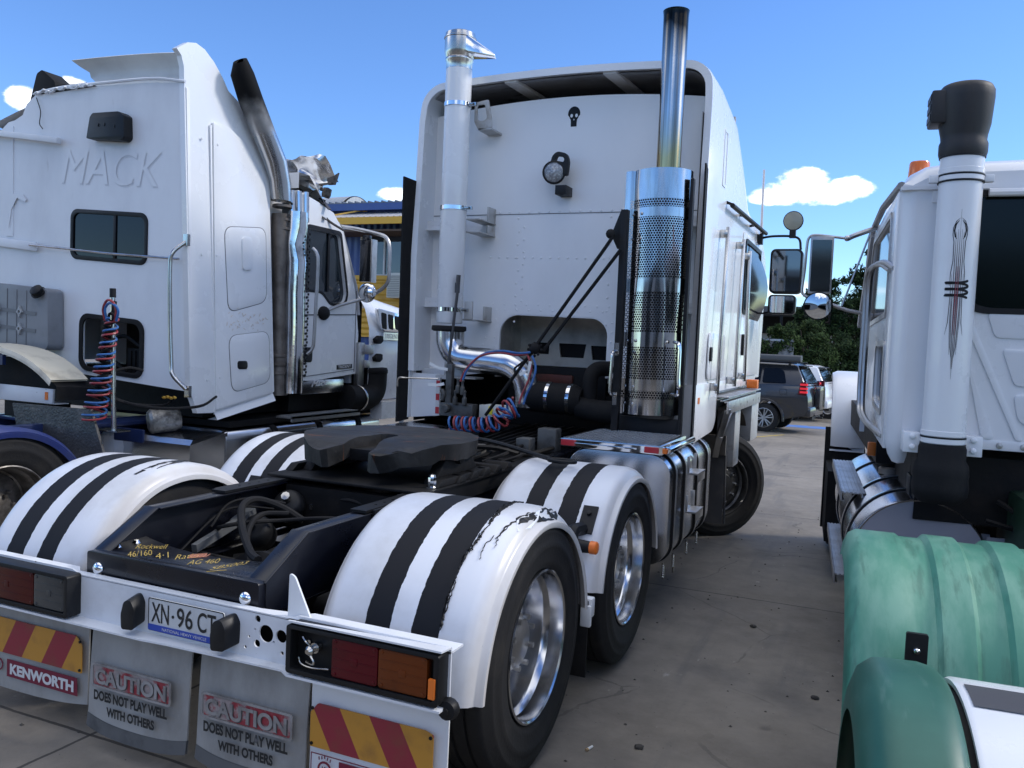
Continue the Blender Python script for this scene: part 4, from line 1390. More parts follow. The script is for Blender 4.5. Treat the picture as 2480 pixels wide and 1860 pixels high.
mb.bar((1.29, 4.15, 1.2), (1.20, 4.08, .86), .02, .02)
mb.build('cab_step', ALU_D, T, bevel=.002)
mb = MB()
mb.box((1.10, 4.6, .66), (1.26, 4.9, 1.19))
mb.box((1.0, 5.6, .80), (1.27, 6.1, 1.2))
mb.build('step_bracket', GALV, T, bevel=.01)
for y0, y1, z0, z1 in ((3.42, 4.15, 1.47, 1.83),):
    mb = MB().plate(rrect(y0, z0, y1, z1, .07), 1.196, 1.206, 'x')
    lk = mb.build('side_locker', W_PAINT, T, bevel=.003)
    MB().plate(rrect(y0 + .03, z0 + .14, y0 + .09, z0 + .25, .02), 1.206, 1.222, 'x').build('latch', PLASTIC, lk, bevel=.004)
for yb, yt, zb, zt, nm in ((3.57, 3.67, 1.36, 2.66, 0), (4.42, 4.50, 1.39, 2.67, 0), (5.0, 4.92, 1.42, 2.62, 0)):
    mb = MB()
    mb.tube([(1.26, yb, zb), (1.26, yt, zt)], .016, 10)
    for f in (.04, .96):
        y, z = yb + (yt - yb) * f, zb + (zt - zb) * f
        mb.box((1.19, y - .02, z - .03), (1.262, y + .02, z + .03))
    mb.build('grab_rail', STEEL, T, bevel=.003)
mb = MB()
mb.plate(rpoly([(4.88, 1.46), (6.35, 1.46), (6.35, 2.80), (4.88, 2.80)], .05), 1.194, 1.204, 'x', [rpoly([(5.0, 2.08), (6.2, 2.08), (6.05, 2.72), (5.0, 2.72)], .06)])
dr = mb.build('cab_door', W_PAINT, T, bevel=.002)
mb = MB()
mb.plate(rpoly([(5.0, 2.08), (6.2, 2.08), (6.05, 2.72), (5.0, 2.72)], .06), 1.197, 1.200, 'x')
mb.build('door_window', GLASS_D, dr)
mb = MB()
mb.plate(rpoly([(4.99, 2.05), (6.22, 2.05), (6.07, 2.75), (4.99, 2.75)], .07), 1.203, 1.215, 'x', [rpoly([(5.02, 2.09), (6.18, 2.09), (6.04, 2.71), (5.02, 2.71)], .06)])
mb.build('window_seal', BLACK, dr)
rows = [[(1.204 + .085 * math.sin(PI * min(1, v_ * 1.15)) * (.4 + .6 * u), 5.25 + .9 * u, 2.02 + .74 * v_) for v_ in [k / 8 for k in range(9)]] for u in [k / 6 for k in range(7)]]
mb = MB().grid(rows)
mb.grid([[(a - .004, b, c) for a, b, c in r] for r in rows], flip=True)
mb.build('weather_shield', pm('tinted_shield', (.02, .022, .026), .15, rvar=0, spec=.15), dr)
mb = MB()
mb.box((1.204, 5.06, 1.66), (1.235, 5.11, 1.86))
mb.build('door_handle', PLASTIC, dr, bevel=.008)
mb = MB()
mb.plate(rrect(5.62, 1.33, 5.75, 1.42, .02), 1.20, 1.30, 'x')
mb.build('side_indicator', ORANGE, T, bevel=.01)
mb = MB()
mb.tube([(1.25, 3.86, 2.86), (1.25, 6.05, 2.93)], .02, 10)
for y in (3.9, 4.6, 5.3, 6.0):
    mb.bar((1.18, y, 2.90), (1.25, y, 2.87 + (y - 3.9) * .03), .03, .02)
mb.build('light_rail', BLACK, T)
mb = MB()
mb.tube([(1.2, 6.05, 2.94), (1.2, 6.0, 3.58)], [.013, .011], 8)
mb.lathe([(.014, 0), (.014, .12), (.01, .14)], (1.2, 6.05, 2.92), (0, 0, 1), 8)
mb.build('antenna', pm('grey_whip', (.62, .58, .57), .5), T)
mb = MB()
mb.plate(rrect(3.64, 2.98, 3.78, 3.42, .02), 1.192, 1.205, 'x', [rrect(3.66, 3.0, 3.76, 3.40, .015)])
mb.plate(rrect(3.66, 3.0, 3.76, 3.40, .015), 1.192, 1.196, 'x', mi=1)
mb.build('side_vent', [W_PAINT, pm('blue_grey_vent', (.3, .4, .55), .3)], CABR)
# mirrors, work lamp on the mirror arm
def mirror_at(yc):
    y = yc
    mb = MB()
    mb.tube(curve([(1.2, y, 2.86), (1.36, y - .02, 2.88), (1.58, y - .04, 2.86), (1.62, y - .04, 2.74)], 6), .012, 8)
    mb.tube(curve([(1.2, y, 2.1), (1.3, y, 2.1), (1.42, y - .02, 2.15)], 5), .010, 8)
    mb.box((1.16, y - .04, 2.80), (1.24, y + .04, 2.9))
    arm = mb.build('mirror_arm', BLACK, T)
    mb = MB()
    mb.plate(rrect(1.335, 2.30, 1.645, 2.745, .05), y - .075, y + .07, 'y')
    hd = mb.build('mirror_head', PLASTIC, arm, bevel=.035, seg=3)
    MB().plate(rrect(1.355, 2.32, 1.625, 2.725, .04), y - .080, y - .074, 'y').build('mirror_glass', MIRD, hd)
    mb = MB().plate(rrect(1.335, 2.09, 1.60, 2.285, .04), y - .07, y + .05, 'y')
    hd2 = mb.build('spot_mirror', PLASTIC, arm, bevel=.025, seg=3)
    MB().plate(rrect(1.352, 2.105, 1.583, 2.27, .03), y - .0755, y - .069, 'y').build('mirror_glass', MIRR, hd2)
    mb = MB()
    mb.lathe([(.06, .06), (.09, .05), (.098, .02), (.098, -.01), (.092, -.012), (0, -.006)], (1.53, y - .03, 3.03), (0, 1, 0), 20)
    mb.box((1.50, y - .05, 2.86), (1.56, y + .01, 2.94))
    mb.tube([(1.53, y - .02, 2.93), (1.53, y - .02, 2.96)], .02, 8)
    lp = mb.build('work_lamp', BLACK, arm)
    mb = MB().lathe([(.09, 0), (.06, .004), (0, .006)], (1.53, y - .043, 3.03), (0, -1, 0), 20)
    mb.build('lens', pm('yellowish_lens', (.24, .24, .19), .3, coat=.3), lp)
MIRR = pm('mirror_glass', (.6, .62, .64), .03, 1.0, rvar=0)
MIRD = pm('dark_reflection_glass', (.16, .165, .175), .04, 1.0, rvar=0)  # darkened copy of the mirror glass, painting in its black reflection
mirror_at(5.9)
# work light and sticker on the back wall
mb = MB()
mb.lathe([(.05, .10), (.08, .07), (.090, .02), (.090, -.02), (.080, -.026), (.076, -.012)], (-.02, 3.16, 3.03), (-.28, .95, .06), 24)
mb.plate(rpoly([(-.07, 3.05), (.09, 3.0), (.10, 3.12), (.08, 3.175), (.0, 3.195), (-.04, 3.165)], .025), 3.16, 3.20, 'y', [rpoly([(-.015, 3.125), (.055, 3.108), (.062, 3.132), (.045, 3.152), (.0, 3.162)], .012)])
mb.box((.0, 3.15, 2.86), (.09, 3.3, 2.93))
mb.tube([(.04, 3.18, 2.92), (.04, 3.2, 2.86)], .02, 8)
wl = mb.build('work_light', PLASTIC, CABR, bevel=.004)
MB().lathe([(.077, 0), (.055, .010), (0, .015)], (-.02 + .28 * .02, 3.16 - .016, 3.03), (.28, -.95, -.06), 24).build('lens', pm('prismatic_lens', (.42, .44, .46), .25, .4, dirt=(.15, .15, .16), lo=.35, hi=.65, scale=60, coat=.6, bump=.4, bscale=160), wl)
mb = MB()                                        # plain skull sticker
out = [(.075 * math.sin(R(a)) * (1 if abs(a) < 110 else .82), 3.515 + .068 * math.cos(R(a))) for a in range(-140, 141, 14)] + [(.036, 3.44), (.036, 3.40), (-.036, 3.40), (-.036, 3.44)]
k_ = lambda pts: [(.075 + (x - .075) * .68, 3.50 + (z - 3.50) * .86) for x, z in pts]
mb.plate(k_([(x + .075, z) for x, z in out]), 3.299, 3.2985, 'y', [k_(circ(.045, 3.50, .017, 10)), k_(circ(.105, 3.50, .017, 10)), k_([(.075, 3.475), (.066, 3.458), (.084, 3.458)])])
mb.build('skull_sticker', BLACK, CABR, smooth=0)

# ---- intake pipe on the left of the back wall
IX, IY = -.785, 2.96
mb = MB()
mb.lathe([(.098, 1.82), (.105, 1.83), (.104, 3.10), (.104, 3.80), (.103, 3.83)], (IX, IY, 0), (0, 0, 1), 32)
ip = mb.build('intake_pipe', W_PAINT, T)
for z in (3.545, 2.735, 1.93):
    MB().lathe([(.107, -.018), (.110, -.016), (.110, .016), (.107, .018)], (IX, IY, z), (0, 0, 1), 32).build('clamp', CHROME, ip)
    mb = MB()
    mb.box((IX + .10, IY - .02, z - .012), (IX + .17, IY + .0, z + .012))
    mb.lathe([(.008, 0), (.008, .04)], (IX + .11, IY - .03, z), (1, 0, 0), 6)
    mb.build('clamp_screw', STEEL, ip)
mb = MB()
fr = [(IX + .08, 3.60), (IX + .20, 3.62), (IX + .235, 3.45), (IX + .24, 3.40), (IX + .12, 3.38), (IX + .08, 3.45)]
mb.plate(rpoly(fr, .015), 3.10, 3.115, 'y', [rpoly([(IX + .10, 3.58), (IX + .17, 3.585), (IX + .195, 3.47), (IX + .16, 3.45), (IX + .11, 3.46)], .02)])
mb.box((IX + .12, 3.10, 3.38), (IX + .24, 3.30, 3.395))
for z0, hh in ((2.70, .13), (2.6, .05), (1.9, .12)):
    mb.box((IX + .10, IY + .03, z0 - .05), (IX + .22, 3.30, z0 - .04))
    mb.box((IX + .20, IY + .2, z0 - .05), (IX + .215, 3.30, z0 + hh * .6))
mb.box((IX + .13, IY, 1.86), (IX + .20, IY + .02, 2.0))
mb.build('pipe_bracket', GALV, ip, bevel=.002)
mb = MB()
mb.lathe([(.104, 3.82), (.106, 3.88), (.112, 3.89), (.112, 3.905), (.108, 3.91), (.118, 3.94), (.122, 3.96), (.122, 4.055), (.128, 4.06), (.128, 4.07), (.120, 4.075), (.118, 4.10), (.10, 4.11), (0, 4.112)], (IX, IY, 0), (0, 0, 1), 32)
cap = mb.build('intake_cap', STEEL, ip)
mb = MB()
a = V((1, .25, 0)).normalized()
b = V((-.25, 1, 0)).normalized()
c0 = V((IX, IY, 0))
def q(d, w, z):
    return c0 + a * d + b * w + V((0, 0, z))
mb.add([q(.03, -.112, 3.94), q(.03, .112, 3.94), q(.03, .112, 4.095), q(.03, -.112, 4.095), q(.29, -.03, 3.915), q(.29, .03, 3.915), q(.29, .03, 3.935), q(.29, -.03, 3.935)],
       [(0, 3, 2, 1), (3, 7, 6, 2), (0, 4, 7, 3), (1, 2, 6, 5), (4, 5, 6, 7), (0, 1, 5, 4)])
mb.build('rain_snout', CHROME, cap, bevel=.006)
mb = MB()
mb.lathe([(.135, 1.80), (.14, 1.79), (.14, 1.765), (.12, 1.755)], (IX, IY, 0), (0, 0, 1), 24)
mb.build('rubber_boot', RUBBER, ip)
path = curve([(IX, IY, 1.76), (IX + .01, IY, 1.66), (IX + .08, IY, 1.565), (IX + .22, IY, 1.54), (IX + .42, IY, 1.53), (IX + .55, IY, 1.51), (IX + .65, IY + .02, 1.43), (IX + .68, IY + .05, 1.30), (IX + .68, IY + .06, 1.2)], 6)
MB().tube(path, [.102 - .0 * k for k in range(len(path))], 24).build('chrome_elbow', ALU, T)
mb = MB()
mb.box((IX - .06, IY + .06, 1.40), (IX + .10, IY + .08, 1.78))
mb.box((IX - .08, IY - .05, 1.385), (IX + .28, IY + .10, 1.40))
mb.build('elbow_bracket', GALV, T)

# ---- exhaust on the right
EX, EY = .962, 2.84
mb = MB()
mb.lathe([(.083, 2.60), (.087, 3.99), (.089, 4.02), (.092, 4.035), (.089, 4.036), (.072, 4.02), (.072, 3.5), (0, 3.5)], (EX, EY, 0), (0, 0, 1), 32)
mb.build('exhaust_stack', STACK, T)
MB().lathe([(0, 1.2), (.13, 1.2), (.14, 1.25), (.14, 2.66), (.08, 2.75)], (EX, EY, 0), (0, 0, 1), 24).build('muffler', pm('muffler_steel', (.035, .034, .033), .6, .4), T)
# wrap-round perforated shield
import itertools
def shield():
    r = .212
    th0, th1 = R(-72), R(100)
    n, m = 36, 30
    v_, f_, uvs = [], [], []
    cx, cy = .922, 2.875
    for j in range(m + 1):
        z = 1.225 + (2.93 - 1.225) * j / m
        for i in range(n + 1):
            th = th0 + (th1 - th0) * i / n
            rr = r + .0022 * NZ.noise(V((th * 2.5, z * 3, 1))) * 2
            x, y = cx + rr * math.sin(th), cy - rr * math.cos(th)
            if i < 4:
                x, y = .685 + .018 * i + (cx + r * math.sin(th0 + (th1 - th0) * 4 / n) - .757) * i / 4, 2.755 - .008 * i
            v_.append((x, y, z + .004 * math.sin(th)))
            uvs.append((r * (th - th0), z))
    for j in range(m):
        for i in range(n):
            a_ = j * (n + 1) + i
            f_.append((a_, a_ + 1, a_ + n + 2, a_ + n + 1))
    me = bpy.data.meshes.new('heat_shield')
    me.from_pydata(v_, [], f_)
    ul = me.uv_layers.new(name='UVMap')
    for p in me.polygons:
        for li in p.loop_indices:
            ul.data[li].uv = uvs[me.loops[li].vertex_index]
        p.use_smooth = True
    me.materials.append(PERF)
    MB().grid([[(.922 + .198 * math.sin(R(a)), 2.875 - .198 * math.cos(R(a)), z) for a in range(-66, 100, 8)] for z in (1.23, 2.0, 2.86)]).build('dark_hole_backing', SOOT_HOLE, T)  # black sheet added so the shield holes look dark inside
    ob = bpy.data.objects.new('heat_shield', me)
    COL.objects.link(ob)
    ob.parent = T
    return ob
HS = shield()
mb = MB()
for z in (2.62, 2.45, 1.74, 1.42, 1.3):
    for th in (-50, -25):
        a_ = R(th)
        mb.lathe([(.011, 0), (.011, .003), (.007, .007), (0, .008)], (.922 + .213 * math.sin(a_), 2.875 - .213 * math.cos(a_), z), (math.sin(a_), -math.cos(a_), 0), 8)
mb.build('shield_bolt', STEEL, HS)
mb = MB()
mb.tube(curve([(1.10, 2.70, 1.74), (1.15, 2.62, 1.73), (1.16, 2.61, 1.68)], 4) + curve([(1.16, 2.61, 1.5), (1.165, 2.61, 1.42), (1.15, 2.64, 1.38), (1.10, 2.7, 1.38)], 4), .012, 8)
mb.build('shield_handle', CHROME, HS)
mb = MB()
mb.plate(rpoly([(.735, 1.285), (.80, 1.30), (.84, 1.275), (.835, 1.24), (.775, 1.255), (.75, 1.23), (.73, 1.25)], .01), 2.745, 2.748, 'y')
mb.build('white_sticker', TAPE_W, HS)
mb = MB()
mb.box((.675, 2.70, .95), (.725, 2.75, 2.655))
mb.plate([(.66, 2.38), (.68, 2.38), (.68, 2.66), (.665, 2.62), (.62, 2.50), (.625, 2.45)], 2.70, 2.73, 'y')
mb.box((1.135, 2.78, 1.0), (1.16, 2.83, 2.87))
mb.box((.70, 2.80, 1.0), (1.15, 2.84, 1.2))
mb.build('stack_post', BLACK, T, bevel=.003)
mb = MB()
mb.tube(curve([(.70, 2.68, 1.66), (.69, 2.62, 1.65), (.69, 2.61, 1.58), (.685, 2.61, 1.40), (.69, 2.62, 1.36), (.70, 2.68, 1.345)], 5), .011, 8)
mb.box((.685, 2.685, 1.63), (.715, 2.70, 1.72))
mb.box((.685, 2.685, 1.28), (.715, 2.70, 1.37))
mb.build('grab_handle', STEEL, T)
# hose support arms
mb = MB()
mb.tube([(.65, 2.62, 2.455), (.60, 2.62, 2.38), (.13, 2.60, 1.69)], .013, 10)
mb.tube([(.70, 2.66, 2.37), (.17, 2.62, 1.64)], .013, 10)
mb.tube([(.12, 2.60, 1.66), (.04, 2.6, 1.56), (-.26, 2.6, 1.14)], .013, 10)
mb.sphere((.11, 2.60, 1.655), .043, 8)
for k in range(8):
    a_ = 2 * PI * k / 8
    mb.sphere((.115 + .05 * math.cos(a_), 2.59 + .02 * math.sin(a_ * 2), 1.645 + .045 * math.sin(a_)), .012, 4)
mb.tube(curve([(.05, 2.6, 1.57), (-.02, 2.6, 1.52), (-.04, 2.6, 1.50), (-.035, 2.6, 1.47)], 4), .008, 6)
mb.sphere((.63, 2.63, 2.475), .035, 6)
mb.build('hose_arm', RUBBER, T)
mb = MB()
mb.tube([(-.665, 2.86, 2.20), (-.67, 2.86, 2.06), (-.725, 2.86, 1.50), (-.735, 2.86, 1.42)], .012, 8)
mb.tube([(-.665, 2.86, 2.20), (-.67, 2.86, 2.12)], .018, 8)
mb.box((-.69, 2.85, 2.06), (-.655, 2.87, 2.14))
mb.build('hose_pole', pm('grey_rod', (.07, .07, .075), .5, .5), T)
mb = MB()
mb.box((-.77, 2.74, 1.10), (-.72, 2.79, 1.50))
for x, z in ((-.64, 1.34), (-.60, 1.33), (-.66, 1.25), (-.58, 1.25)):
    mb.lathe([(.012, 0), (.02, .005), (.02, .06), (.012, .065), (.012, .10), (.016, .11), (0, .12)], (x, 2.70, z - .06), (0, 0, 1), 8)
mb.box((-.80, 2.72, 1.10), (-.52, 2.82, 1.20))
mb.lathe([(0, 0), (.035, 0), (.038, .03), (.03, .05), (0, .05)], (-.73, 2.71, 1.16), (0, -1, 0), 8)
mb.tube(curve([(-.8, 2.75, 1.22), (-.78, 2.74, 1.26), (-.80, 2.74, 1.30)], 4), .02, 8)
mb.v = [p + V((.09, 0, 0)) for p in mb.v]
mb.build('valve_block', pm('grey_valve_metal', (.09, .09, .088), .5, .5, dirt=(.03, .03, .03), scale=14), T, bevel=.004)
mb = MB()
mb.tube([(-1.09, 2.75, 1.37), (-.75, 2.75, 1.38)], .006, 6)
mb.tube(curve([(-1.05, 2.75, 1.37), (-1.10, 2.75, 1.37), (-1.115, 2.75, 1.35), (-1.115, 2.75, 1.30)], 4), .008, 6)
mb.build('hooked_rod', STEEL, T)
mb = MB()
for pts in ([(-.80, 2.69, 1.50), (-.72, 2.68, 1.47), (-.64, 2.69, 1.46)], [(-.80, 2.68, 1.34), (-.72, 2.67, 1.335), (-.66, 2.68, 1.35)], [(.11, 2.53, 1.56), (.10, 2.53, 1.50), (.09, 2.53, 1.47)], [(.03, 2.53, 1.46), (.09, 2.53, 1.49)]):
    for p_, q_ in zip(pts, pts[1:]):
        mb.bar(p_, q_, .003, .022)
mb.build('white_cable_tag', TAPE_W, T, smooth=0)
mb = MB()
mb.box((-.40, 2.78, 1.10), (-.33, 2.84, 1.20))
mb.box((-.33, 2.74, 1.12), (-.12, 2.82, 1.21))
mb.plate([(-.31, 1.14), (-.27, 1.13), (-.262, 1.18), (-.30, 1.205)], 2.738, 2.736, 'y', mi=1)
mb.build('white_bottle', [pm('milky_plastic', (.55, .55, .5), .4), YELLOW], T, bevel=.012)
def off(pts, d):
    return [V(p) + V(d) for p in pts]
arch = [(-.48, 2.60, 1.38), (-.44, 2.60, 1.47), (-.32, 2.58, 1.575), (-.16, 2.56, 1.61), (-.02, 2.56, 1.60), (.07, 2.57, 1.61)]
drop = [(.08, 2.56, 1.60), (.115, 2.55, 1.52), (.10, 2.54, 1.42), (.06, 2.53, 1.32), (.045, 2.52, 1.25)]
spine = [(.03, 2.50, 1.23), (-.03, 2.46, 1.20), (-.06, 2.42, 1.13), (-.14, 2.40, 1.095), (-.28, 2.40, 1.085), (-.45, 2.42, 1.08)]
for mt, nm, dz, ph, lab in ((HOSE_R, 'red_air_hose', 0, 0.0, None), (HOSE_B, 'blue_air_hose', .014, 2.2, None)):
    mb = MB()
    mb.tube(curve(off(arch, (dz * 1.5, 0, dz)), 8), .0085, 8)
    mb.tube(curve(off(drop, (dz * 2.4, -.01, 0)), 8), .0085, 8)
    mb.tube(coil(spine, lambda f: .075 - .025 * min(1, f * 2.0), 8.5, 16, ph), .0085, 7)
    mb.build(nm, mt, T)
# air cleaner and its ducts
mb = MB()
mb.lathe([(0, 0), (.115, 0), (.12, .02), (.12, .36), (.11, .38), (.09, .42), (0, .42)], (-.08, 3.02, 1.28), (1, .05, -.03), 28)
ac = mb.build('air_cleaner', RUBBER, T)
for d in (.16, .33):
    MB().lathe([(.121, d - .015), (.124, d - .013), (.124, d + .013), (.121, d + .015)], (-.08, 3.02, 1.28), (1, .05, -.03), 28).build('hose_clamp', CHROME, ac)
pth = curve([(.32, 3.03, 1.22), (.46, 3.02, 1.20), (.56, 3.0, 1.20), (.72, 2.98, 1.20)], 6)
MB().tube(pth, .085, 16).build('air_duct', RUBBER, T)
pth = curve([(.40, 3.06, 1.20), (.39, 3.07, 1.34), (.39, 3.08, 1.45), (.42, 3.12, 1.51), (.50, 3.2, 1.52)], 6)
MB().tube(pth, .058, 16).build('air_duct', RUBBER, T)
# dark bulk under the cab
mb = MB()
mb.box((-1.17, 3.9, .45), (1.0, 6.4, 1.30))
mb.box((-1.18, 3.32, .5), (-.3, 3.9, 1.0))
mb.box((-1.175, 3.12, 1.0), (-1.16, 3.9, 1.42))
mb.box((-1.16, 3.84, 1.0), (-1.0, 3.86, 2.0))
mb.box((.45, 3.3, .70), (1.0, 3.9, 1.3))
mb.build('cab_floor', BLACK_G, T)

# steered front wheels, flap and guard
for s in (-1, 1):
    ph = gz(5.2)
    mw = Matrix.Translation(V((s * 1.0, 5.18, .495 + ph))) @ Matrix.Rotation(R(-46), 4, 'Z')
    mb = xf(MB().lathe(TY, (-s * .13, 0, 0), (s, 0, 0), 48), mw)
    w = mb.build('front_wheel', TYRE, T, smooth=50)
    mb = MB().lathe([(.292, .262), (.299, .272), (.29, .276), (.282, .26), (.28, .20), (.262, .185), (.25, .20), (.20, .235), (.12, .25), (.10, .30), (0, .31)], (-s * .13, 0, 0), (s, 0, 0), 40)
    xf(mb, mw).build('rim', pm('dark_front_rim', (.13, .13, .13), .4, .8, dirt=(.05, .05, .05), scale=6), w)
    mb = MB()
    for k in range(10):
        a_ = 2 * PI * k / 10
        mb.lathe([(.018, .22), (.018, .27), (.01, .285), (0, .286)], (-s * .13, .165 * math.cos(a_), .165 * math.sin(a_)), (s, 0, 0), 6)
    xf(mb, mw).build('wheel_nut', CHROME, w)
mb = MB()
mb.box((.96, 4.30, .20), (1.235, 4.312, .82))
mb.bar((1.238, 4.30, .82), (1.25, 4.34, .20), .012, .02)
mb.build('mudflap', pm('grey_flap', (.05, .05, .055), .6, dirt=(.09, .085, .08), scale=4), T, label='dark grey mudflap just behind the steered front wheel')
mb = MB()
mb.box((.8, 4.26, .80), (1.24, 4.30, .97))
for k in range(4):
    mb.lathe([(.012, 0), (.012, .002)], (1.10 + .05 * (k % 2), 4.26, .85 + .05 * (k // 2)), (0, -1, 0), 8, mi=1)
rows = [[(x, 5.18 - .62 * math.cos(R(t)), .5 + .62 * math.sin(R(t))) for x in (.80, 1.22)] for t in range(38, 150, 8)]
mb.grid(rows)
mb.build('front_guard', [pm('brownish_steel', (.12, .105, .09), .5, .5, dirt=(.05, .045, .04), scale=8), BLACK], T)

# ================================================================ the white bonneted truck on the left
LT = root('bonneted_truck', (-3.75, 2.0, 0), 'white bonneted truck with faded lettering on its sleeper and a bent black-tipped exhaust', 'truck')
def lz(x, z):
    return z - .065 * (x + 2.55)
def lw(pts):
    return [(x, lz(x, z)) for x, z in pts]
wallL = [(-2.54, 1.19), (-4.95, 1.345), (-4.95, 3.33), (-4.80, 3.35), (-4.70, 3.42), (-4.62, 3.43), (-4.52, 3.47), (-4.47, 3.56), (-4.36, 3.63), (-4.15, 3.63), (-3.6, 3.645), (-3.1, 3.63), (-2.70, 3.60), (-2.66, 3.55), (-2.60, 2.4)]
opn = lw(rrect(-3.755, 1.245, -3.065, 1.685, .09))
opn = [(x, z + .02 * (-3.065 - x) * 0) for x, z in opn]
win = lw(rrect(-3.905, 2.145, -3.03, 2.565, .08))
mb = MB().plate(wallL, 2.0, 2.03, 'y', [opn, win])
LW_ = mb.build('sleeper_back_wall', W_OLD, LT)
mb = MB()
sx = lambda x, z: (x, 1.9985, lz(x, z))
mb.text('MACK', (-4.03, 1.9995, 2.87), (1, 0, -.065), (.12, 0, 1), 1.10, .28, 0, .0, .004, .12)
mb.text('MACK', (-4.022, 1.9997, 2.858), (1, 0, -.065), (.12, 0, 1), 1.10, .28, 1, .0, .0012, .12)  # offset darker copy paints the shaded edge of the relief
mb.build('raised_lettering', [W_OLD, pm('relief_edge_shade', (.58, .59, .62), .5)], LW_, smooth=0)
mb = MB()
mb.plate(win, 1.992, 2.0, 'y', [lw(rrect(-3.87, 2.18, -3.065, 2.53, .06))])
mb.plate(lw([(-3.41, 2.18), (-3.38, 2.18), (-3.38, 2.53), (-3.41, 2.53)]), 1.994, 2.0, 'y')
wf = mb.build('sleeper_window', BLACK, LT, bevel=.004)
MB().plate(lw(rrect(-3.90, 2.15, -3.035, 2.56, .07)), 2.004, 2.008, 'y').build('pane', GLASS_D, wf)
mb = MB().plate(lw(rrect(-3.775, 1.225, -3.045, 1.705, .10)), 1.985, 2.0, 'y', [lw(rrect(-3.735, 1.265, -3.085, 1.665, .08))])
fr_ = mb.build('hatch_frame', RUBBER, LT, bevel=.006)
mb = MB()
mb.box((-3.8, 2.5, 1.1), (-3.0, 2.52, 1.85))
mb.box((-3.45, 2.2, 1.28), (-3.12, 2.45, 1.50))
for k in range(6):
    mb.box((-3.42 + .05 * k, 2.19, 1.3), (-3.40 + .05 * k, 2.2, 1.48))
for pts in ([(-3.7, 2.2, 1.3), (-3.68, 2.15, 1.5), (-3.5, 2.2, 1.6), (-3.3, 2.2, 1.52)], [(-3.6, 2.1, 1.25), (-3.5, 2.1, 1.38), (-3.35, 2.1, 1.3)]):
    mb.tube(curve(pts, 5), .018, 6)
mb.build('engine_clutter', BLACK_G, fr_)
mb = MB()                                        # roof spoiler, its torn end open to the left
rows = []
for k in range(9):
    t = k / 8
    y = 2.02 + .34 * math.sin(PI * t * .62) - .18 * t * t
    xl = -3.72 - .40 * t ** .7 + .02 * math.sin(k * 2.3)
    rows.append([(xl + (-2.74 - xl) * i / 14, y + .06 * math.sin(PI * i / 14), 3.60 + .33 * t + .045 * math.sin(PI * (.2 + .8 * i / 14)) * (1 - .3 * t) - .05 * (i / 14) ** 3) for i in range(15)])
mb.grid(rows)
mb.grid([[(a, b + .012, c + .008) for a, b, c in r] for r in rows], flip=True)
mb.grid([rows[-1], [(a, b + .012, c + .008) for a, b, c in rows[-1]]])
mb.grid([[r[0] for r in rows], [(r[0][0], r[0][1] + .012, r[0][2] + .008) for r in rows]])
mb.build('roof_spoiler', pm('shade_greyed_white', (.56, .57, .56), .5, dirt=(.48, .48, .47), scale=2), LT)  # white paint greyed to carry the shade of its downward-facing side
mb = MB()                                        # torn gutter at the roof edge
mb.tube(curve([(-4.36, 2.0, 3.645), (-4.0, 1.99, 3.665), (-3.5, 1.985, 3.66), (-3.0, 1.985, 3.65), (-2.66, 1.985, 3.60)], 6), .012, 6)
rnd = random.Random(4)
for k in range(14):
    x = -4.36 + .05 * k
    mb.bar((x, 1.98, 3.62 + .03 * rnd.random()), (x + .06, 1.975 - .02 * rnd.random(), 3.63 + .03 * rnd.random()), .02, .008)
mb.build('roof_edge', W_OLD, LT)
mb = MB()
mb.plate([(-4.36, 3.632), (-3.75, 3.668), (-3.75, 3.685), (-4.2, 3.69), (-4.36, 3.66)], 2.0, 2.25, 'y')
mb.tube(curve([(-4.33, 1.985, 3.60), (-4.27, 1.98, 3.48), (-4.28, 1.98, 3.38), (-4.24, 1.98, 3.33)], 5), .004, 5)
mb.build('torn_gap', SOOT_HOLE, LT)
mb = MB()                                        # rest of the sleeper box
mb.grid([[(-2.72, y, z) for z in (1.2, 3.3)] for y in (2.03, 3.25)])
mb.grid([[(-4.96, y, z) for z in (1.33, 3.4)] for y in (2.03, 3.25)])
mb.grid([[(x, 3.25, z) for z in (1.2, 3.3)] for x in (-4.96, -2.72)])
mb.grid([[(x, y, 1.30) for y in (2.5, 3.25)] for x in (-4.96, -2.72)])
mb.grid([[(x, 2.03, lz(x, 3.25) + .28 * math.sin(PI * min(1, max(0, (x + 5.0) / 2.4)))) for x in [-4.95 + .16 * i for i in range(15)]], [(x, 3.3, 3.2) for x in [-4.95 + .16 * i for i in range(15)]]])
mb.build('sleeper_body', W_OLD, LT)
mb = MB()
for zz_ in (3.30,):
    mb.bar((-5.2, 1.95, 3.375), (-4.0, 1.95, 3.21), .05, .05)
mb.bar((-5.0, 1.97, 2.40), (-4.28, 1.97, 2.33), .02, .075)
mb.build('wall_channel', W_OLD, LW_, bevel=.006)
mb = MB()
mb.plate([(-4.70, 2.43), (-4.615, 2.43), (-4.63, 3.38), (-4.68, 3.38)], 1.992, 2.0, 'y')
mb.plate([(-4.66, 2.80), (-4.50, 2.79), (-4.44, 2.74), (-4.46, 2.72), (-4.56, 2.76), (-4.63, 2.66), (-4.66, 2.5)], 1.985, 1.99, 'y')
mb.build('split_seam', W_OLD, LW_, smooth=0)
mb = MB()
mb.tube([(-4.33, 1.94, 2.345), (-3.4, 1.93, 2.27), (-2.64, 1.94, 2.225)], .010, 8)
mb.build('wall_rod', STEEL, LT)
mb = MB()
mb.tube(curve([(-2.60, 1.97, 2.36), (-2.66, 1.90, 2.27), (-2.675, 1.89, 2.16), (-2.665, 1.89, 1.8), (-2.64, 1.89, 1.42), (-2.62, 1.89, 1.32), (-2.545, 1.95, 1.215)], 6), .016, 10)
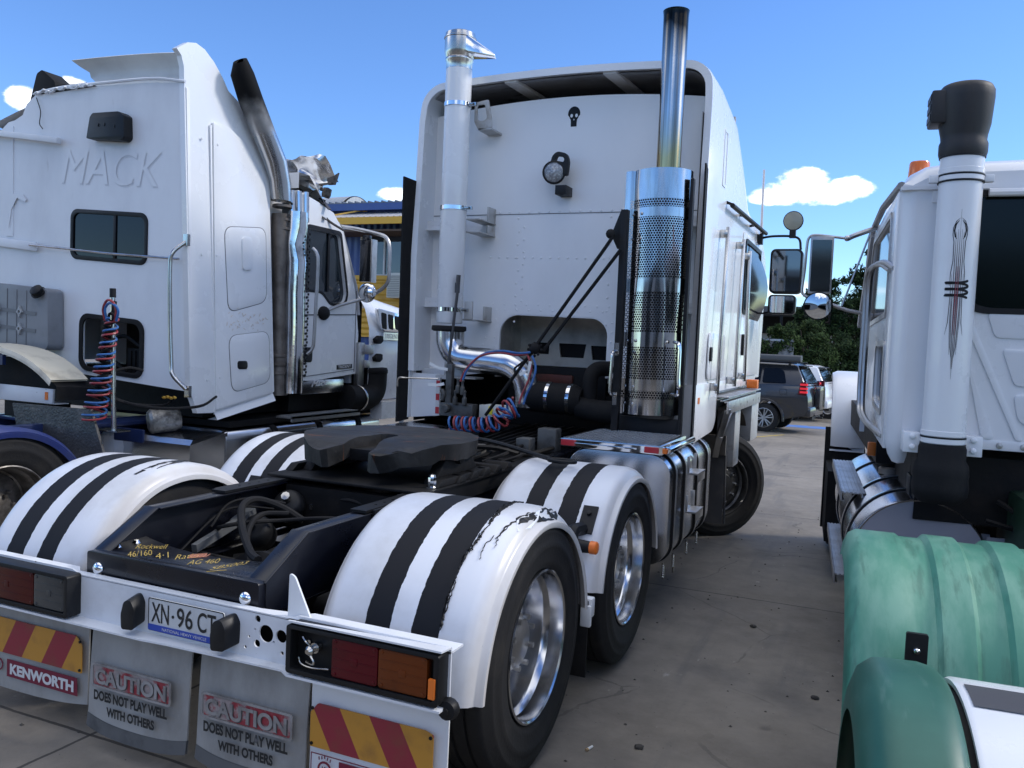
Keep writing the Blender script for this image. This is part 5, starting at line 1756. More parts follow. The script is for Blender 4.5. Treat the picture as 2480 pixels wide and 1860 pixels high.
for z in (2.38, 1.20):
    mb.box((-2.62 + (.05 if z < 2 else 0), 1.96, z - .05), (-2.575 + (.05 if z < 2 else 0), 1.99, z + .04))
mb.build('grab_handle', STEEL, LT)
mb = MB()
lx = [(-3.635, 3.20), (-3.25, 3.165), (-3.215, 3.19), (-3.225, 3.36), (-3.28, 3.395), (-3.57, 3.40), (-3.60, 3.37)]
mb.plate(rpoly(lx, .015), 1.91, 2.0, 'y')
for x, z in ((-3.5, 3.3), (-3.43, 3.3), (-3.32, 3.28)):
    mb.box((x - .004, 1.905, z - .012), (x + .004, 1.912, z + .012))
mb.build('wall_lamp_box', PLASTIC, LT, bevel=.02)
# right-hand side extender with two lockers
def lxp(y, z):
    return -2.535 - .05 * (z - 1.2)
prof = [(2.22, 1.015), (2.93, 1.13), (2.985, 1.16), (2.97, 2.0), (2.955, 2.78), (2.97, 3.08), (2.94, 3.23), (2.84, 3.37), (2.72, 3.51), (2.60, 3.61), (2.48, 3.67), (2.42, 3.76), (2.33, 3.86), (2.23, 3.93), (2.14, 3.95), (2.05, 3.925), (1.93, 3.84), (1.975, 3.80), (1.995, 3.72), (1.985, 3.52), (1.985, 1.20), (2.06, 1.02)]
mb = MB()
n = len(prof)
tri = tessellate_polygon([[V((a, b, 0)) for a, b in prof]])
o1 = [(lxp(y, z) - .05 * max(0, (z - 3.2)), y, z) for y, z in prof]
o2 = [(x - .05, y, z) for x, y, z in o1]
mb.add(o1 + o2, [tuple(t) for t in tri] + [tuple(n + i for i in reversed(t)) for t in tri] + [(i, (i + 1) % n, n + (i + 1) % n, n + i) for i in range(n)])
EXT = mb.build('side_extender', W_PAINT, LT, smooth=30)
mb = MB()
def slab(pts, d, mi=0):
    m = len(pts)
    t_ = tessellate_polygon([[V((a, b, 0)) for a, b in pts]])
    a_ = [(lxp(y, z) + d, y, z) for y, z in pts]
    b_ = [(lxp(y, z) - .01, y, z) for y, z in pts]
    mb.add(a_ + b_, [tuple(t) for t in t_] + [tuple(m + i for i in reversed(t)) for t in t_] + [(i, (i + 1) % m, m + (i + 1) % m, m + i) for i in range(m)], mi)
slab([(2.245, 1.0), (2.25, 1.02), (2.255, 3.33), (2.24, 3.33)], .004)
slab(rpoly([(2.255, 1.035), (2.945, 1.15), (2.935, 2.72), (2.86, 3.02), (2.62, 3.28), (2.45, 3.36), (2.265, 3.36)], .02), .012)
mb.build('skin_panel', W_PAINT, EXT, bevel=.004)
mb = MB()
for y, z in ((2.15, 3.2), (2.31, 3.19), (2.13, 2.28), (2.28, 2.29), (2.17, 1.28), (2.30, 1.30)):
    mb.lathe([(.012, 0), (.011, .004), (0, .006)], (lxp(y, z) + .012 * (y > 2.24), y, z), (1, 0, 0), 8)
mb.build('panel_screw', W_PANEL, EXT)
def locker(pts, name):
    global mb
    mb = MB()
    gap = rpoly(pts, .10, 6)
    cy_, cz_ = sum(p[0] for p in pts) / 4, sum(p[1] for p in pts) / 4
    slab(gap, .0135)
    g_ = mb.build('locker_gap', pm('locker_joint_grey', (.09, .09, .1), .7), EXT)  # dark joint line round the locker door
    mb = MB()
    slab([(cy_ + (a - cy_) * .975, cz_ + (b - cz_) * .985) for a, b in gap], .0165)
    return mb.build(name, W_PAINT, EXT, bevel=.003)
d1 = locker([(2.40, 1.83), (2.885, 1.95), (2.885, 2.60), (2.365, 2.54)], 'locker_door')
mb = MB()
slab(rpoly([(2.57, 2.20), (2.69, 2.21), (2.69, 2.49), (2.565, 2.475)], .04), .03)
mb.build('raised_boss', W_PAINT, d1, bevel=.008)
d2 = locker([(2.43, 1.165), (2.92, 1.245), (2.91, 1.70), (2.40, 1.645)], 'locker_door')
mb = MB()
slab(rrect(2.50, 1.365, 2.62, 1.435, .025), .022)
mb.build('paddle_latch', PLASTIC, d2, bevel=.004)
mb = MB()
rnd = random.Random(11)
for k in range(42):
    y, z = 2.38 + rnd.random() * .5, 1.70 + rnd.random() * .13
    if rnd.random() < .25:
        z += .06
    x = lxp(y, z) + .0185
    mb.bar((x, y, z), (x, y + rnd.uniform(-.02, .03), z + rnd.uniform(-.022, .03)), .0015, .003)
mb.build('chalk_marks', pm('ochre_chalk', (.62, .5, .38), .8), EXT, smooth=0)
mb = MB()                                        # bottom kick of the extender
mb.add([(-2.535, 2.25, 1.02), (-2.535, 2.97, 1.145), (-2.50, 2.97, 1.08), (-2.50, 2.25, .955), (-2.6, 2.25, .955), (-2.6, 2.97, 1.08)], [(0, 1, 2, 3), (3, 2, 5, 4)])
mb.build('kick_panel', W_PANEL, EXT)
# exhaust with its pinched black tip, and the guard in front of it
def oval(c, ax, r1, r2, n=20):
    pass
mb = MB()
pts = [(-2.60, 3.12, 1.12), (-2.60, 3.11, 1.5), (-2.60, 3.10, 2.1), (-2.60, 3.08, 2.75)]
mb.tube(pts, [.085, .075, .062, .075], 18)
for z in (1.32, 1.40, 1.48, 2.62, 2.82, 2.7):
    mb.lathe([(.078, -.015), (.088, -.01), (.088, .01), (.078, .015)], (-2.60, 3.105, z), (0, 0, 1), 18)
mb.build('exhaust_pipe', RUSTY, LT)
TIPM = pm('soot_blackened_chrome', (.6, .6, .6), .2, 1.0)
nt = TIPM.node_tree
tc = N(nt, 'ShaderNodeTexCoord'); sp = N(nt, 'ShaderNodeSeparateXYZ'); n1 = N(nt, 'ShaderNodeTexNoise', i={'Scale': 6.0, 'Detail': 5.0})
nt.links.new(tc.outputs['Object'], sp.inputs[0]); nt.links.new(tc.outputs['Object'], n1.inputs['Vector'])
zf = smooth(nt, math_node(nt, 'ADD', sp.outputs[2], math_node(nt, 'MULTIPLY', math_node(nt, 'SUBTRACT', n1.outputs[0], .5), .3)), 3.30, 3.62)
nt.nodes['Principled BSDF'].inputs['Specular IOR Level'].default_value = .15
mx = N(nt, 'ShaderNodeMix', data_type='RGBA'); nt.links.new(zf, mx.inputs[0])
mx.inputs[6].default_value = (.5, .5, .5, 1); mx.inputs[7].default_value = (.003, .003, .0035, 1)
nt.links.new(mx.outputs[2], nt.nodes['Principled BSDF'].inputs['Base Color'])
mt_ = math_node(nt, 'SUBTRACT', 1.0, zf); nt.links.new(mt_, nt.nodes['Principled BSDF'].inputs['Metallic'])
nt.links.new(math_node(nt, 'ADD', .22, math_node(nt, 'MULTIPLY', zf, .5)), nt.nodes['Principled BSDF'].inputs['Roughness'])
mb = MB()
path = [(-2.58, 3.06, 2.86), (-2.57, 3.03, 3.02), (-2.56, 2.94, 3.18), (-2.55, 2.76, 3.40), (-2.55, 2.60, 3.62), (-2.55, 2.49, 3.80), (-2.55, 2.46, 3.90)]
rad_ = [(.085, .10), (.08, .12), (.095, .11), (.10, .10), (.10, .10), (.095, .09), (.06, .045)]
rows = []
for (x, y, z), (ra, rb) in zip(path, rad_):
    rows.append([(x + ra * math.cos(2 * PI * k / 20), y + rb * math.sin(2 * PI * k / 20), z + .035 * math.sin(2 * PI * k / 20) * (z > 3.1)) for k in range(20)])
rows.append([(a * .5 - 2.55 * .5, b * .5 + 2.46 * .5, c - .01) for a, b, c in rows[-1]])
mb.grid(rows, cv=True)
mb.build('exhaust_tip', TIPM, LT)
mb = MB()
rows = []
for k in range(12):
    z = 1.14 + (2.78 - 1.14) * k / 11
    dent = .025 * NZ.noise(V((0, 0, z * 2.2))) + (.04 if 2.35 < z < 2.6 else 0)
    rows.append([(-2.50 + (.085 - dent) * math.sin(R(a)), 3.20 - (.10 + dent * .5) * math.cos(R(a)), z) for a in range(-20, 131, 10)])
mb.grid(rows)
GUARD = mb.build('exhaust_guard', pm('dented_chrome', (.72, .73, .75), .1, 1.0, dirt=(.25, .25, .26), lo=.45, hi=.7, scale=4, bump=.25, bscale=5), LT)
mb = MB()
for k in range(24):
    z = 1.30 + .055 * k
    mb.bar((-2.418, 3.25, z), (-2.43, 3.29, z + .006), .012, .020)
    mb.bar((-2.425, 3.285, z + .03), (-2.43, 3.30, z + .034), .012, .020)
mb.build('guard_slots', BLACK, GUARD, smooth=0)
mb = MB()
for k in range(3):
    mb.tube([(-2.52 + .035 * k, 3.16 + .05 * k, 2.70), (-2.54 + .04 * k, 3.16 + .05 * k, 2.97)], .026, 8)
mb.build('guard_tube', CHROME, GUARD)
mb = MB()
mb.tube(curve([(-2.40, 3.30, 2.47), (-2.36, 3.31, 2.42), (-2.345, 3.31, 2.3), (-2.36, 3.31, 1.7), (-2.375, 3.31, 1.56), (-2.42, 3.29, 1.50)], 6), .016, 8)
mb.build('cab_grab_rail', ALU_D, LT)
# cab and bonnet
mb = MB()
side = [(3.20, 1.22), (4.20, 1.30), (4.23, 1.7), (4.14, 2.16), (3.90, 2.72), (3.74, 2.86), (3.50, 2.92), (3.2, 2.98)]
doorw = rpoly([(3.36, 2.10), (3.60, 2.10), (3.74, 1.99), (3.97, 2.01), (4.0, 2.10), (3.86, 2.66), (3.36, 2.66)], [.02, .05, .05, .05, .03, .05, .02])
mb.plate(side, -2.56, -2.50, 'x', [doorw])
mb.plate(side, -4.90, -4.95, 'x')
mb.grid([[(x, y, z + (.22 if i == 3 else 0) * (1 if -4.8 < x < -2.6 else 0)) for x in (-2.50, -2.62, -2.9, -3.7, -4.5, -4.8, -4.92)] for i, (y, z) in enumerate(((3.2, 3.0), (3.2, 3.14), (3.35, 3.14), (3.6, 2.92), (3.9, 2.74), (4.2, 2.16), (4.25, 1.9)))])
mb.box((-4.9, 4.18, 1.2), (-2.56, 4.22, 1.9))
CB = mb.build('cab', W_PAINT, LT, smooth=30)
mb = MB().plate(doorw, -2.545, -2.535, 'x')
mb.build('door_window', pm('bluish_side_glass', (.01, .016, .022), .05, rvar=0, spec=.6), CB)
mb = MB()
mb.plate(rpoly([(3.335, 2.075), (3.59, 2.075), (3.73, 1.965), (3.99, 1.98), (4.03, 2.10), (3.88, 2.70), (3.335, 2.70)], .05), -2.503, -2.496, 'x', [doorw])
mb.box((-2.53, 3.70, 2.10), (-2.52, 3.73, 2.66))
mb.build('window_rubber', BLACK, CB)
mb = MB()
for a, b in (((4.17, 1.32), (4.17, 2.14)), ((3.34, 1.285), (4.17, 1.345))):
    mb.bar((-2.4985, *a), (-2.4985, *b), .006, .006, (1, 0, 0))
mb.bar((-2.499, 3.34, 1.86), (-2.499, 4.17, 1.90), .012, .006, (1, 0, 0))
mb.build('door_gap', pm('door_gap_dark', (.12, .12, .13), .7), CB, smooth=0)
mb = MB().plate(rrect(3.33, 1.42, 3.47, 1.56, .03), -2.50, -2.494, 'x')
mb.build('door_latch', BLACK, CB, bevel=.003)
mb = MB()
mb.plate([(3.87, 1.345), (4.13, 1.355), (4.13, 1.40), (3.87, 1.39)], -2.50, -2.496, 'x')
mb.text('TRIDENT', (-2.4955, 3.89, 1.355), (0, 1, .04), (0, 0, 1), .22, .030, 1, .02)
mb.build('door_badge', [BLACK, WHITE_T], CB, smooth=0, fixn=False)
mb = MB()
mb.box((-2.55, 3.32, 1.12), (-2.50, 4.0, 1.25))
mb.build('polished_sill', ALU, CB, bevel=.004)
mb = MB().text('Mack', (-2.495, 3.47, 1.185), (0, 1, .06), (0, .15, 1), .25, .055, 0, .02, .002, .3)
mb.build('sill_badge', WHITE_T, CB, smooth=0, fixn=False)
mb = MB()
mb.box((-3.9, 4.22, 1.1), (-2.58, 4.40, 2.05))
mb.box((-4.9, 3.3, .95), (-2.62, 4.9, 1.25))
mb.build('bulkhead', BLACK_G, LT)
rows = []
for i, y in enumerate((4.36, 4.7, 5.1, 5.6, 6.0)):
    zt = 2.20 - .06 * i
    rows.append([(x, y, z) for x, z in ((-2.46 - .004 * i, 1.02), (-2.45, 1.5), (-2.46, 1.78), (-2.52, zt - .22), (-2.62, zt - .08), (-2.8, zt), (-3.2, zt + .06), (-3.7, zt + .08))])
mb = MB().grid(rows)
mb.grid([rows[0], [(x - .03 if x > -3.6 else x, y + .05, z) for x, y, z in rows[0]]])
arch_ = [(y, z) for y, z in ((4.75, 1.02), (4.85, 1.28), (5.05, 1.44), (5.3, 1.5), (5.7, 1.5), (6.0, 1.3))]
BN = mb.build('bonnet', W_PAINT, LT, smooth=50)
mb = MB()
mb.grid([[(-2.44 + .14 * math.sin(PI * v_ * .5), y, z - .5 * (1 - v_)) for v_ in (1, .8, .5, .2, 0)] for y, z in ((4.95, 1.05), (5.02, 1.36), (5.15, 1.52), (5.4, 1.58), (5.9, 1.5))])
mb.box((-2.5, 4.5, .82), (-2.36, 5.6, 1.0))
mb.build('wheel_arch_flare', W_PAINT, BN)
mb = MB()
vp = rpoly([(4.46, 1.985), (4.93, 1.94), (4.955, 1.745), (4.58, 1.75), (4.52, 1.80)], .03)
mb.plate(vp, -2.465, -2.425, 'x')
vent = mb.build('bonnet_vent', CHROME, BN, bevel=.006)
mb = MB()
for k in range(3):
    y0 = 4.53 + .135 * k
    mb.plate(rpoly([(y0, 1.945 - .012 * k), (y0 + .10, 1.935 - .012 * k), (y0 + .115, 1.765), (y0 + .03, 1.775), (y0 + .01, 1.85)], .02), -2.427, -2.421, 'x')
mb.build('vent_slot', SOOT_HOLE, vent)
mb = MB()
mb.plate(rrect(4.60, 1.655, 4.94, 1.735, .008), -2.46, -2.432, 'x')
mb.text('TRIDENT', (-2.4315, 4.63, 1.672), (0, 1, 0), (0, 0, 1), .28, .048, 1, .0, .003)
mb.build('bonnet_badge', [ALU, WHITE_T], BN, smooth=0, fixn=False)
mb = MB()
mb.box((-2.52, 4.20, 1.18), (-2.46, 4.30, 1.62))
mb.box((-2.48, 4.28, 1.50), (-2.43, 4.42, 1.60))
mb.box((-2.48, 4.28, 1.36), (-2.43, 4.36, 1.44))
mb.build('bonnet_hinge', ALU_D, LT, bevel=.006)
mb = MB()
for z in (1.66, 1.47):
    mb.plate(rpoly([(4.42, z), (4.50, z + .04), (4.55, z + .03), (4.55, z - .02), (4.50, z - .05), (4.44, z - .04)], .01), -2.45, -2.40, 'x')
mb.build('bonnet_catch', RUBBER, LT, bevel=.006)
mb = MB()
pth = curve([(-2.46, 4.50, 1.36), (-2.46, 4.50, 1.22), (-2.46, 4.47, 1.11), (-2.47, 4.36, 1.05), (-2.48, 4.20, 1.05), (-2.5, 4.05, 1.06)], 6)
mb.tube(pth, .13, 20)
for p_ in (pth[3], pth[-8]):
    pass
mb.lathe([(.132, 0), (.138, .01), (.138, .04), (.132, .05)], (-2.46, 4.50, 1.30), (0, 0, 1), 20)
mb.build('intake_elbow', RUBBER, LT)
mb = MB()
mb.lathe([(.137, 0), (.140, .005), (.140, .03), (.137, .035)], (-2.48, 4.22, 1.05), (0, -1, 0), 20)
mb.build('hose_clamp', STEEL, LT)
# twisted stainless visor on the cab roof
mb = MB()
def ribbon(c, w, n=10):
    rows = []
    for (x, y, z) in c:
        rows.append([(x + w[0] * k / n, y + w[1] * k / n + .02 * math.sin(k * .8 + x * 9), z + w[2] * k / n + .012 * math.sin(k * 1.1 + z * 14)) for k in range(n + 1)])
    return rows
c = [(-2.98, 3.55, 3.16), (-2.97, 3.50, 3.24), (-2.93, 3.46, 3.30), (-2.86, 3.44, 3.325), (-2.80, 3.46, 3.31), (-2.77, 3.50, 3.25), (-2.76, 3.55, 3.18), (-2.72, 3.58, 3.10)]
mb.grid(ribbon(c, (.30, .10, .05)))
c = [(-2.86, 3.50, 3.20), (-2.80, 3.48, 3.15), (-2.72, 3.50, 3.10), (-2.62, 3.55, 3.06), (-2.55, 3.6, 3.08)]
mb.grid(ribbon(c, (.12, .1, .12)))
mb.build('crumpled_visor', pm('crumpled_stainless', (.66, .67, .68), .2, 1.0, dirt=(.2, .19, .18), lo=.45, hi=.7, scale=5, bump=.4, bscale=9), LT)
mb = MB()
rnd = random.Random(6)
for k in range(16):
    p_ = V((-2.70 + .22 * rnd.random(), 3.55 + .1 * rnd.random(), 2.80 + .32 * rnd.random()))
    d_ = V((rnd.uniform(-.1, .16), rnd.uniform(-.05, .05), rnd.uniform(-.1, .08)))
    mb.bar(p_, p_ + d_, .02 + .03 * rnd.random(), .01)
mb.lathe([(0, 0), (.035, 0), (.045, .03), (.04, .09), (0, .1)], (-2.50, 3.6, 2.98), (.3, 0, 1), 10)
mb.tube(curve([(-2.86, 3.5, 3.12), (-2.7, 3.55, 3.02), (-2.56, 3.6, 2.90), (-2.5, 3.65, 2.78), (-2.42, 3.8, 2.70)], 5), .012, 6)
mb.plate([(-2.42, 3.18), (-2.36, 3.21), (-2.38, 3.15), (-2.40, 3.10), (-2.47, 3.10), (-2.49, 3.16)], 3.6, 3.62, 'y')
mb.build('roof_wreckage', pm('bent_dark_metal', (.10, .09, .085), .4, .7, dirt=(.02, .02, .02), scale=14), LT, smooth=0)
# mirrors
mb = MB()
mb.tube(curve([(-2.70, 4.0, 2.78), (-2.5, 4.1, 2.76), (-2.3, 4.2, 2.72), (-2.19, 4.2, 2.68), (-2.145, 4.2, 2.58), (-2.14, 4.2, 2.4), (-2.145, 4.2, 2.26), (-2.20, 4.2, 2.18), (-2.30, 4.2, 2.12)], 6), .019, 8)
mb.tube([(-2.50, 3.62, 1.90), (-2.47, 3.85, 1.98), (-2.37, 4.2, 2.08)], .016, 8)
mb.box((-2.72, 3.8, 2.66), (-2.58, 3.96, 2.8))
ma = mb.build('mirror_arm', ALU_D, LT)
mb = MB().sphere((-2.49, 3.62, 1.89), .075, 8, sc=(.6, 1.1, .9))
mb.build('arm_foot', RUBBER, ma)
mb = MB().plate(rrect(-2.465, 2.235, -2.325, 2.655, .012), 4.16, 4.24, 'y')
mb.box((-2.43, 4.15, 2.655), (-2.36, 4.2, 2.70))
mh = mb.build('mirror_head', pm('dark_mirror_case', (.035, .036, .04), .12, .6), ma, bevel=.012)
mb = MB()
mb.box((-2.335, 4.155, 2.23), (-2.318, 4.245, 2.66))
mb.build('mirror_edge', ALU_D, mh)
mb = MB()
mb.lathe([(.0, -.045), (.03, -.042), (.07, -.028), (.094, -.008), (.10, 0), (.10, .012), (.09, .016)], (-2.375, 4.17, 2.125), (0, 1, 0), 24)
mb.build('round_mirror', CHROME, ma)
# running gear, tanks and steps
for s in (-1, 1):
    MB().box((-3.73 + s * .43, -1.6, .66), (-3.73 + s * .35, 5.5, .93)).build('chassis_rail', BLUE_CH, LT, bevel=.006)
mb = MB()
mb.box((-4.1, 1.5, .90), (-3.05, 2.35, .925))
mb.plate(rpoly([(-3.02, .80), (-2.72, .80), (-2.72, .90), (-3.02, .90)], .01), 1.70, 1.72, 'y')
mb.build('deck_frame', BLUE_CH, LT, bevel=.004)
mb = MB()
mb.plate(rrect(-3.15, .34, -2.46, .865, .09, 7), 2.32, 4.62, 'y')
tk = mb.build('fuel_tank', ALU, LT, bevel=.03, seg=3)
for y in (2.9, 3.55, 4.2):
    MB().plate(rrect(-3.16, .33, -2.45, .875, .10, 7), y, y + .07, 'y', [rrect(-3.149, .341, -2.461, .864, .089, 7)]).build('tank_strap', RUBBER, tk)
mb = MB()
rows = [[(x, y, z) for x in (-3.18, -2.47)] for y, z in ((2.34, .855), (2.10, .845), (1.96, .82), (1.93, .78), (1.93, .45))]
mb.grid(rows)
mb.grid([[(-2.47, y, z) for z in (.78 if y < 2 else .85, .45)] for y in (1.93, 2.34)])
mb.build('battery_cover', ALU, LT, smooth=30)
mb = MB()
for x in (-3.3, -3.5):
    mb.lathe([(0, 0), (.10, .01), (.13, .04), (.13, .6), (0, .62)], (x, 1.8, .70), (0, 1, 0), 20)
mb.build('air_tank', W_OLD, LT)
mb = MB()
mb.box((-2.46, 2.93, .935), (-2.28, 3.98, .95))
mb.box((-2.30, 2.93, .905), (-2.28, 3.98, .95))
for k in range(5):
    mb.box((-2.44 + .033 * k, 2.95, .95), (-2.425 + .033 * k, 3.96, .957))
mb.build('cab_step', ALU_D, LT)
mb = MB()
mb.box((-3.2, 2.4, .88), (-2.5, 4.6, .93))
mb.box((-4.6, 2.35, .95), (-2.75, 3.4, 1.30))
mb.build('under_cab', BLACK_G, LT)
mb = MB()
mb.lathe([(0, 0), (.08, .0), (.10, .02), (.10, .20), (.085, .24), (0, .24)], (-2.93, 1.95, .93), (.5, .8, .1), 14)
mb.build('wrapped_pipe', pm('foil_wrap', (.4, .38, .34), .45, .6, dirt=(.12, .11, .1), lo=.4, hi=.65, scale=14, bump=.6, bscale=30), LT)
wheel(1, -2.765, .45, .50, LT, dirty=pm('dirty_rim', (.30, .28, .26), .4, .8, dirt=(.09, .08, .07), lo=.4, hi=.7, scale=7))
wheel(1, -3.10, .45, .50, LT, False)
o = wheel(-1, 4.70, .45, .50, LT)
mb = MB()
BP = [(-2.47, .56), (-2.465, .59), (-2.49, .612), (-2.55, .615), (-2.60, .605), (-2.66, .615), (-2.95, .615), (-3.10, .61)]
rows = []
for k in range(31):
    t = R(10 + 150 * k / 30)
    rows.append([(x, .45 - r * math.cos(t), .42 + r * math.sin(t)) for x, r in BP])
mb.grid(rows)
mb.grid([[(x, .45 + (y - .45) * .985, .42 + (z - .42) * .985) for x, y, z in r] for r in rows], flip=True)
mb.build('mudguard', BLUE_MG, LT, label='dark blue plastic mudguard over the rear wheel')
mb = MB()
mb.add([(-3.66, 1.32, 1.06), (-2.80, 1.30, 1.075), (-2.63, 1.28, .74), (-2.62, 1.28, .60), (-3.5, 1.30, .60), (-3.66, 1.34, 1.06), (-2.80, 1.32, 1.075), (-2.63, 1.30, .74), (-2.62, 1.30, .60), (-3.5, 1.32, .60)],
       [(0, 1, 2, 3, 4), (9, 8, 7, 6, 5), (0, 5, 6, 1), (1, 6, 7, 2), (2, 7, 8, 3), (3, 8, 9, 4), (4, 9, 5, 0)])
mb.build('tread_panel', pm('dark_tread_plate', (.055, .055, .056), .45, .3, dirt=(.11, .105, .1), lo=.45, hi=.7, scale=12, bump=.5, bscale=55), LT, smooth=0)
# suzi hoses on their post
mb = MB()
mb.tube([(-2.68, 1.40, .92), (-2.70, 1.40, 1.45), (-2.715, 1.40, 1.90)], .017, 10)
mb.box((-2.80, 1.34, .92), (-2.58, 1.46, .93))
post = mb.build('hose_post', STEEL, LT)
MB().tube([(-2.715, 1.40, 1.89), (-2.717, 1.40, 1.955)], .022, 10).build('post_cap', BLACK, post)
spine = [(-2.68, 1.37, 1.74), (-2.70, 1.36, 1.58), (-2.73, 1.35, 1.40), (-2.76, 1.34, 1.22), (-2.79, 1.33, 1.06), (-2.80, 1.33, 1.0)]
for mt, nm, ph in ((HOSE_R, 'red_air_hose', 0.0), (HOSE_B, 'blue_air_hose', 2.4)):
    mb = MB()
    mb.tube(coil(spine, lambda f: .040 + .042 * f, 8.5, 16, ph), .0078, 7)
    d = .02 if ph else 0
    mb.tube(curve([(-2.73 + d, 1.35, 1.72), (-2.73 + d, 1.33, 1.80), (-2.69 + d, 1.33, 1.865 - d), (-2.63 + d, 1.33, 1.85 - d), (-2.61 + d, 1.34, 1.79), (-2.64 + d, 1.35, 1.72)], 6), .009, 7)
    mb.build(nm, mt, LT)
mb = MB()
mb.tube(curve([(-2.67, 1.38, 1.86), (-2.66, 1.36, 1.80), (-2.67, 1.36, 1.76)], 4), .014, 8)
mb.lathe([(.03, -.01), (.035, 0), (.03, .01), (.024, 0), (.03, -.01)], (-2.66, 1.34, 1.75), (.2, 1, 0), 14)
mb.tube(coil([(-2.70, 1.365, 1.72), (-2.72, 1.36, 1.5), (-2.77, 1.34, 1.15)], .03, 9, 10), .012, 6)
for pts in ([(-2.70, 1.36, 1.25), (-2.60, 1.45, 1.15), (-2.40, 1.6, 1.09), (-2.2, 1.85, 1.10), (-2.35, 2.2, 1.15)], [(-2.68, 1.38, 1.2), (-2.55, 1.5, 1.12), (-2.6, 1.9, 1.08), (-2.8, 2.2, 1.12)],
            [(-2.66, 1.36, 1.3), (-2.62, 1.36, 1.33), (-2.54, 1.5, 1.38), (-2.5, 1.6, 1.36)]):
    mb.tube(curve([(x - .12, y, z) for x, y, z in pts], 5), .011, 6)
mb.build('electric_cable', RUBBER, LT)
mb = MB()
for k in range(4):
    mb.lathe([(.009, 0), (.012, .01), (.009, .03)], (-2.70 + .035 * k, 1.9, 1.14 + .006 * (k % 2)), (0, -1, .2), 8)
mb.build('brass_fitting', pm('yellow_fitting', (.6, .36, .05), .4), LT)
mb = MB()
mb.tube(curve([(-4.85, 2.5, 3.35), (-4.85, 2.55, 3.6), (-4.83, 2.58, 3.72)], 4), .07, 12)
mb.plate(rpoly([(-5.13, 3.70), (-4.72, 3.70), (-4.78, 3.93), (-4.95, 4.05), (-5.02, 4.02)], .02), 2.5, 2.7, 'y')
mb.build('roof_exhaust', SOOT_HOLE, LT, bevel=.03)
# jerry can strapped flat to the back wall
mb = MB()
can = [(-4.665, 1.36), (-3.99, 1.36), (-3.955, 1.40), (-3.97, 1.86), (-4.02, 1.875), (-4.66, 1.875), (-4.69, 1.83)]
mb.plate(rpoly(lw(can), .05, 5), 1.84, 1.985, 'y')
jc = mb.build('jerry_can', GREY_P, None, bevel=.028, seg=3)
tag(jc, 'flat grey plastic can with black cap fixed to the white sleeper wall', 'jerry can')
mb = MB()
for z in (1.655, 1.51):
    mb.bar((-4.66, 1.838, lz(-4.66, z)), (-4.10, 1.838, lz(-4.10, z)), .006, .03)
for x in (-4.58, -4.46, -4.34, -4.22):
    mb.bar((x, 1.838, lz(x, 1.38)), (x, 1.838, lz(x, 1.84)), .004, .006, (1, 0, 0))
mb.build('moulded_rib', pm('darker_grey_rib', (.13, .135, .145), .5), jc, smooth=0)
mb = MB()
for x in (-4.57, -4.29):
    for z in (1.655, 1.51):
        z = lz(x, z)
        mb.plate(rpoly([(x - .035, z), (x - .015, z + .02), (x, z + .055), (x + .015, z + .02), (x + .035, z), (x + .015, z - .02), (x, z - .055), (x - .015, z - .02)], .006), 1.82, 1.84, 'y', [circ(x, z, .014, 10)])
mb.build('star_nut', pm('light_grey_nut', (.3, .31, .32), .45), jc, bevel=.003)
mb = MB()
mb.lathe([(.062, 0), (.062, .01), (.052, .012), (.052, .045), (.045, .05), (0, .052)], (-4.06, 1.83, 1.93), (.1, -.75, .6), 18)
mb.build('can_cap', BLACK, jc)
# cream mudguard and white lamp bar lying across the blue frame
mb = MB()
rows = []
for k in range(15):
    t = k / 14
    x, z = -4.30 + .92 * t, 1.50 - .03 * t - .22 * t ** 3
    rows.append([(x, 1.42, z - .03), (x, 1.43, z), (x + .01, 1.75, z + .0)])
mb.grid(rows)
mb.grid([[(a - .01, b + .002, c - .014) for a, b, c in r] for r in rows], flip=True)
cm_ = mb.build('loose_mudguard', CREAM, None)
tag(cm_, 'cream curved mudguard propped in front of the grey can', 'mudguard')
mb = MB()
rows = [[(x, 1.46, z), (x, 1.8, z - .02)] for x, z in ((-4.3, 1.42), (-3.9, 1.41), (-3.62, 1.36), (-3.45, 1.27), (-3.36, 1.20), (-3.36, 1.10))]
mb.grid(rows)
mb.plate([(-4.3, 1.40), (-3.9, 1.40), (-3.62, 1.34), (-3.45, 1.24), (-3.4, 1.16), (-4.3, 1.16)], 1.56, 1.58, 'y')
mb.build('black_liner', RUBBER, cm_)
mb = MB()
mb.bar((-3.98, 1.44, 1.48), (-4.10, 1.44, 1.12), .02, .06, (1, 0, 0))
mb.box((-4.06, 1.42, 1.34), (-3.92, 1.45, 1.42))
mb.build('blue_bracket', BLUE_CH, cm_)
mb = MB()
mb.lathe([(.016, .0), (.044, 0), (.044, .008), (.016, .01)], (-4.05, 1.40, 1.38), (0, -1, 0), 16)
mb.build('washer', CREAM, cm_)
mb = MB()
mb.plate([(-4.3, 1.06), (-3.43, 1.06), (-3.42, 1.175), (-4.3, 1.185)], 1.48, 1.50, 'y')
mb.plate([(-4.3, 1.50), (-3.42, 1.50), (-3.42, 1.62), (-4.3, 1.62)], 1.055, 1.063, 'z')
lb = mb.build('loose_lamp_bar', W_BAR, None, bevel=.002)
tag(lb, 'white steel bar with an orange reflector under the cream mudguard', 'lamp bar')
MB().plate([(-3.505, 1.09), (-3.475, 1.09), (-3.475, 1.15), (-3.505, 1.15)], 1.474, 1.48, 'y').build('orange_reflector', ORANGE, lb)
mb = MB()
mb.box((-4.0, 1.5, .93), (-3.5, 1.7, 1.056))
mb.build('bar_rest', BLACK_G, lb)

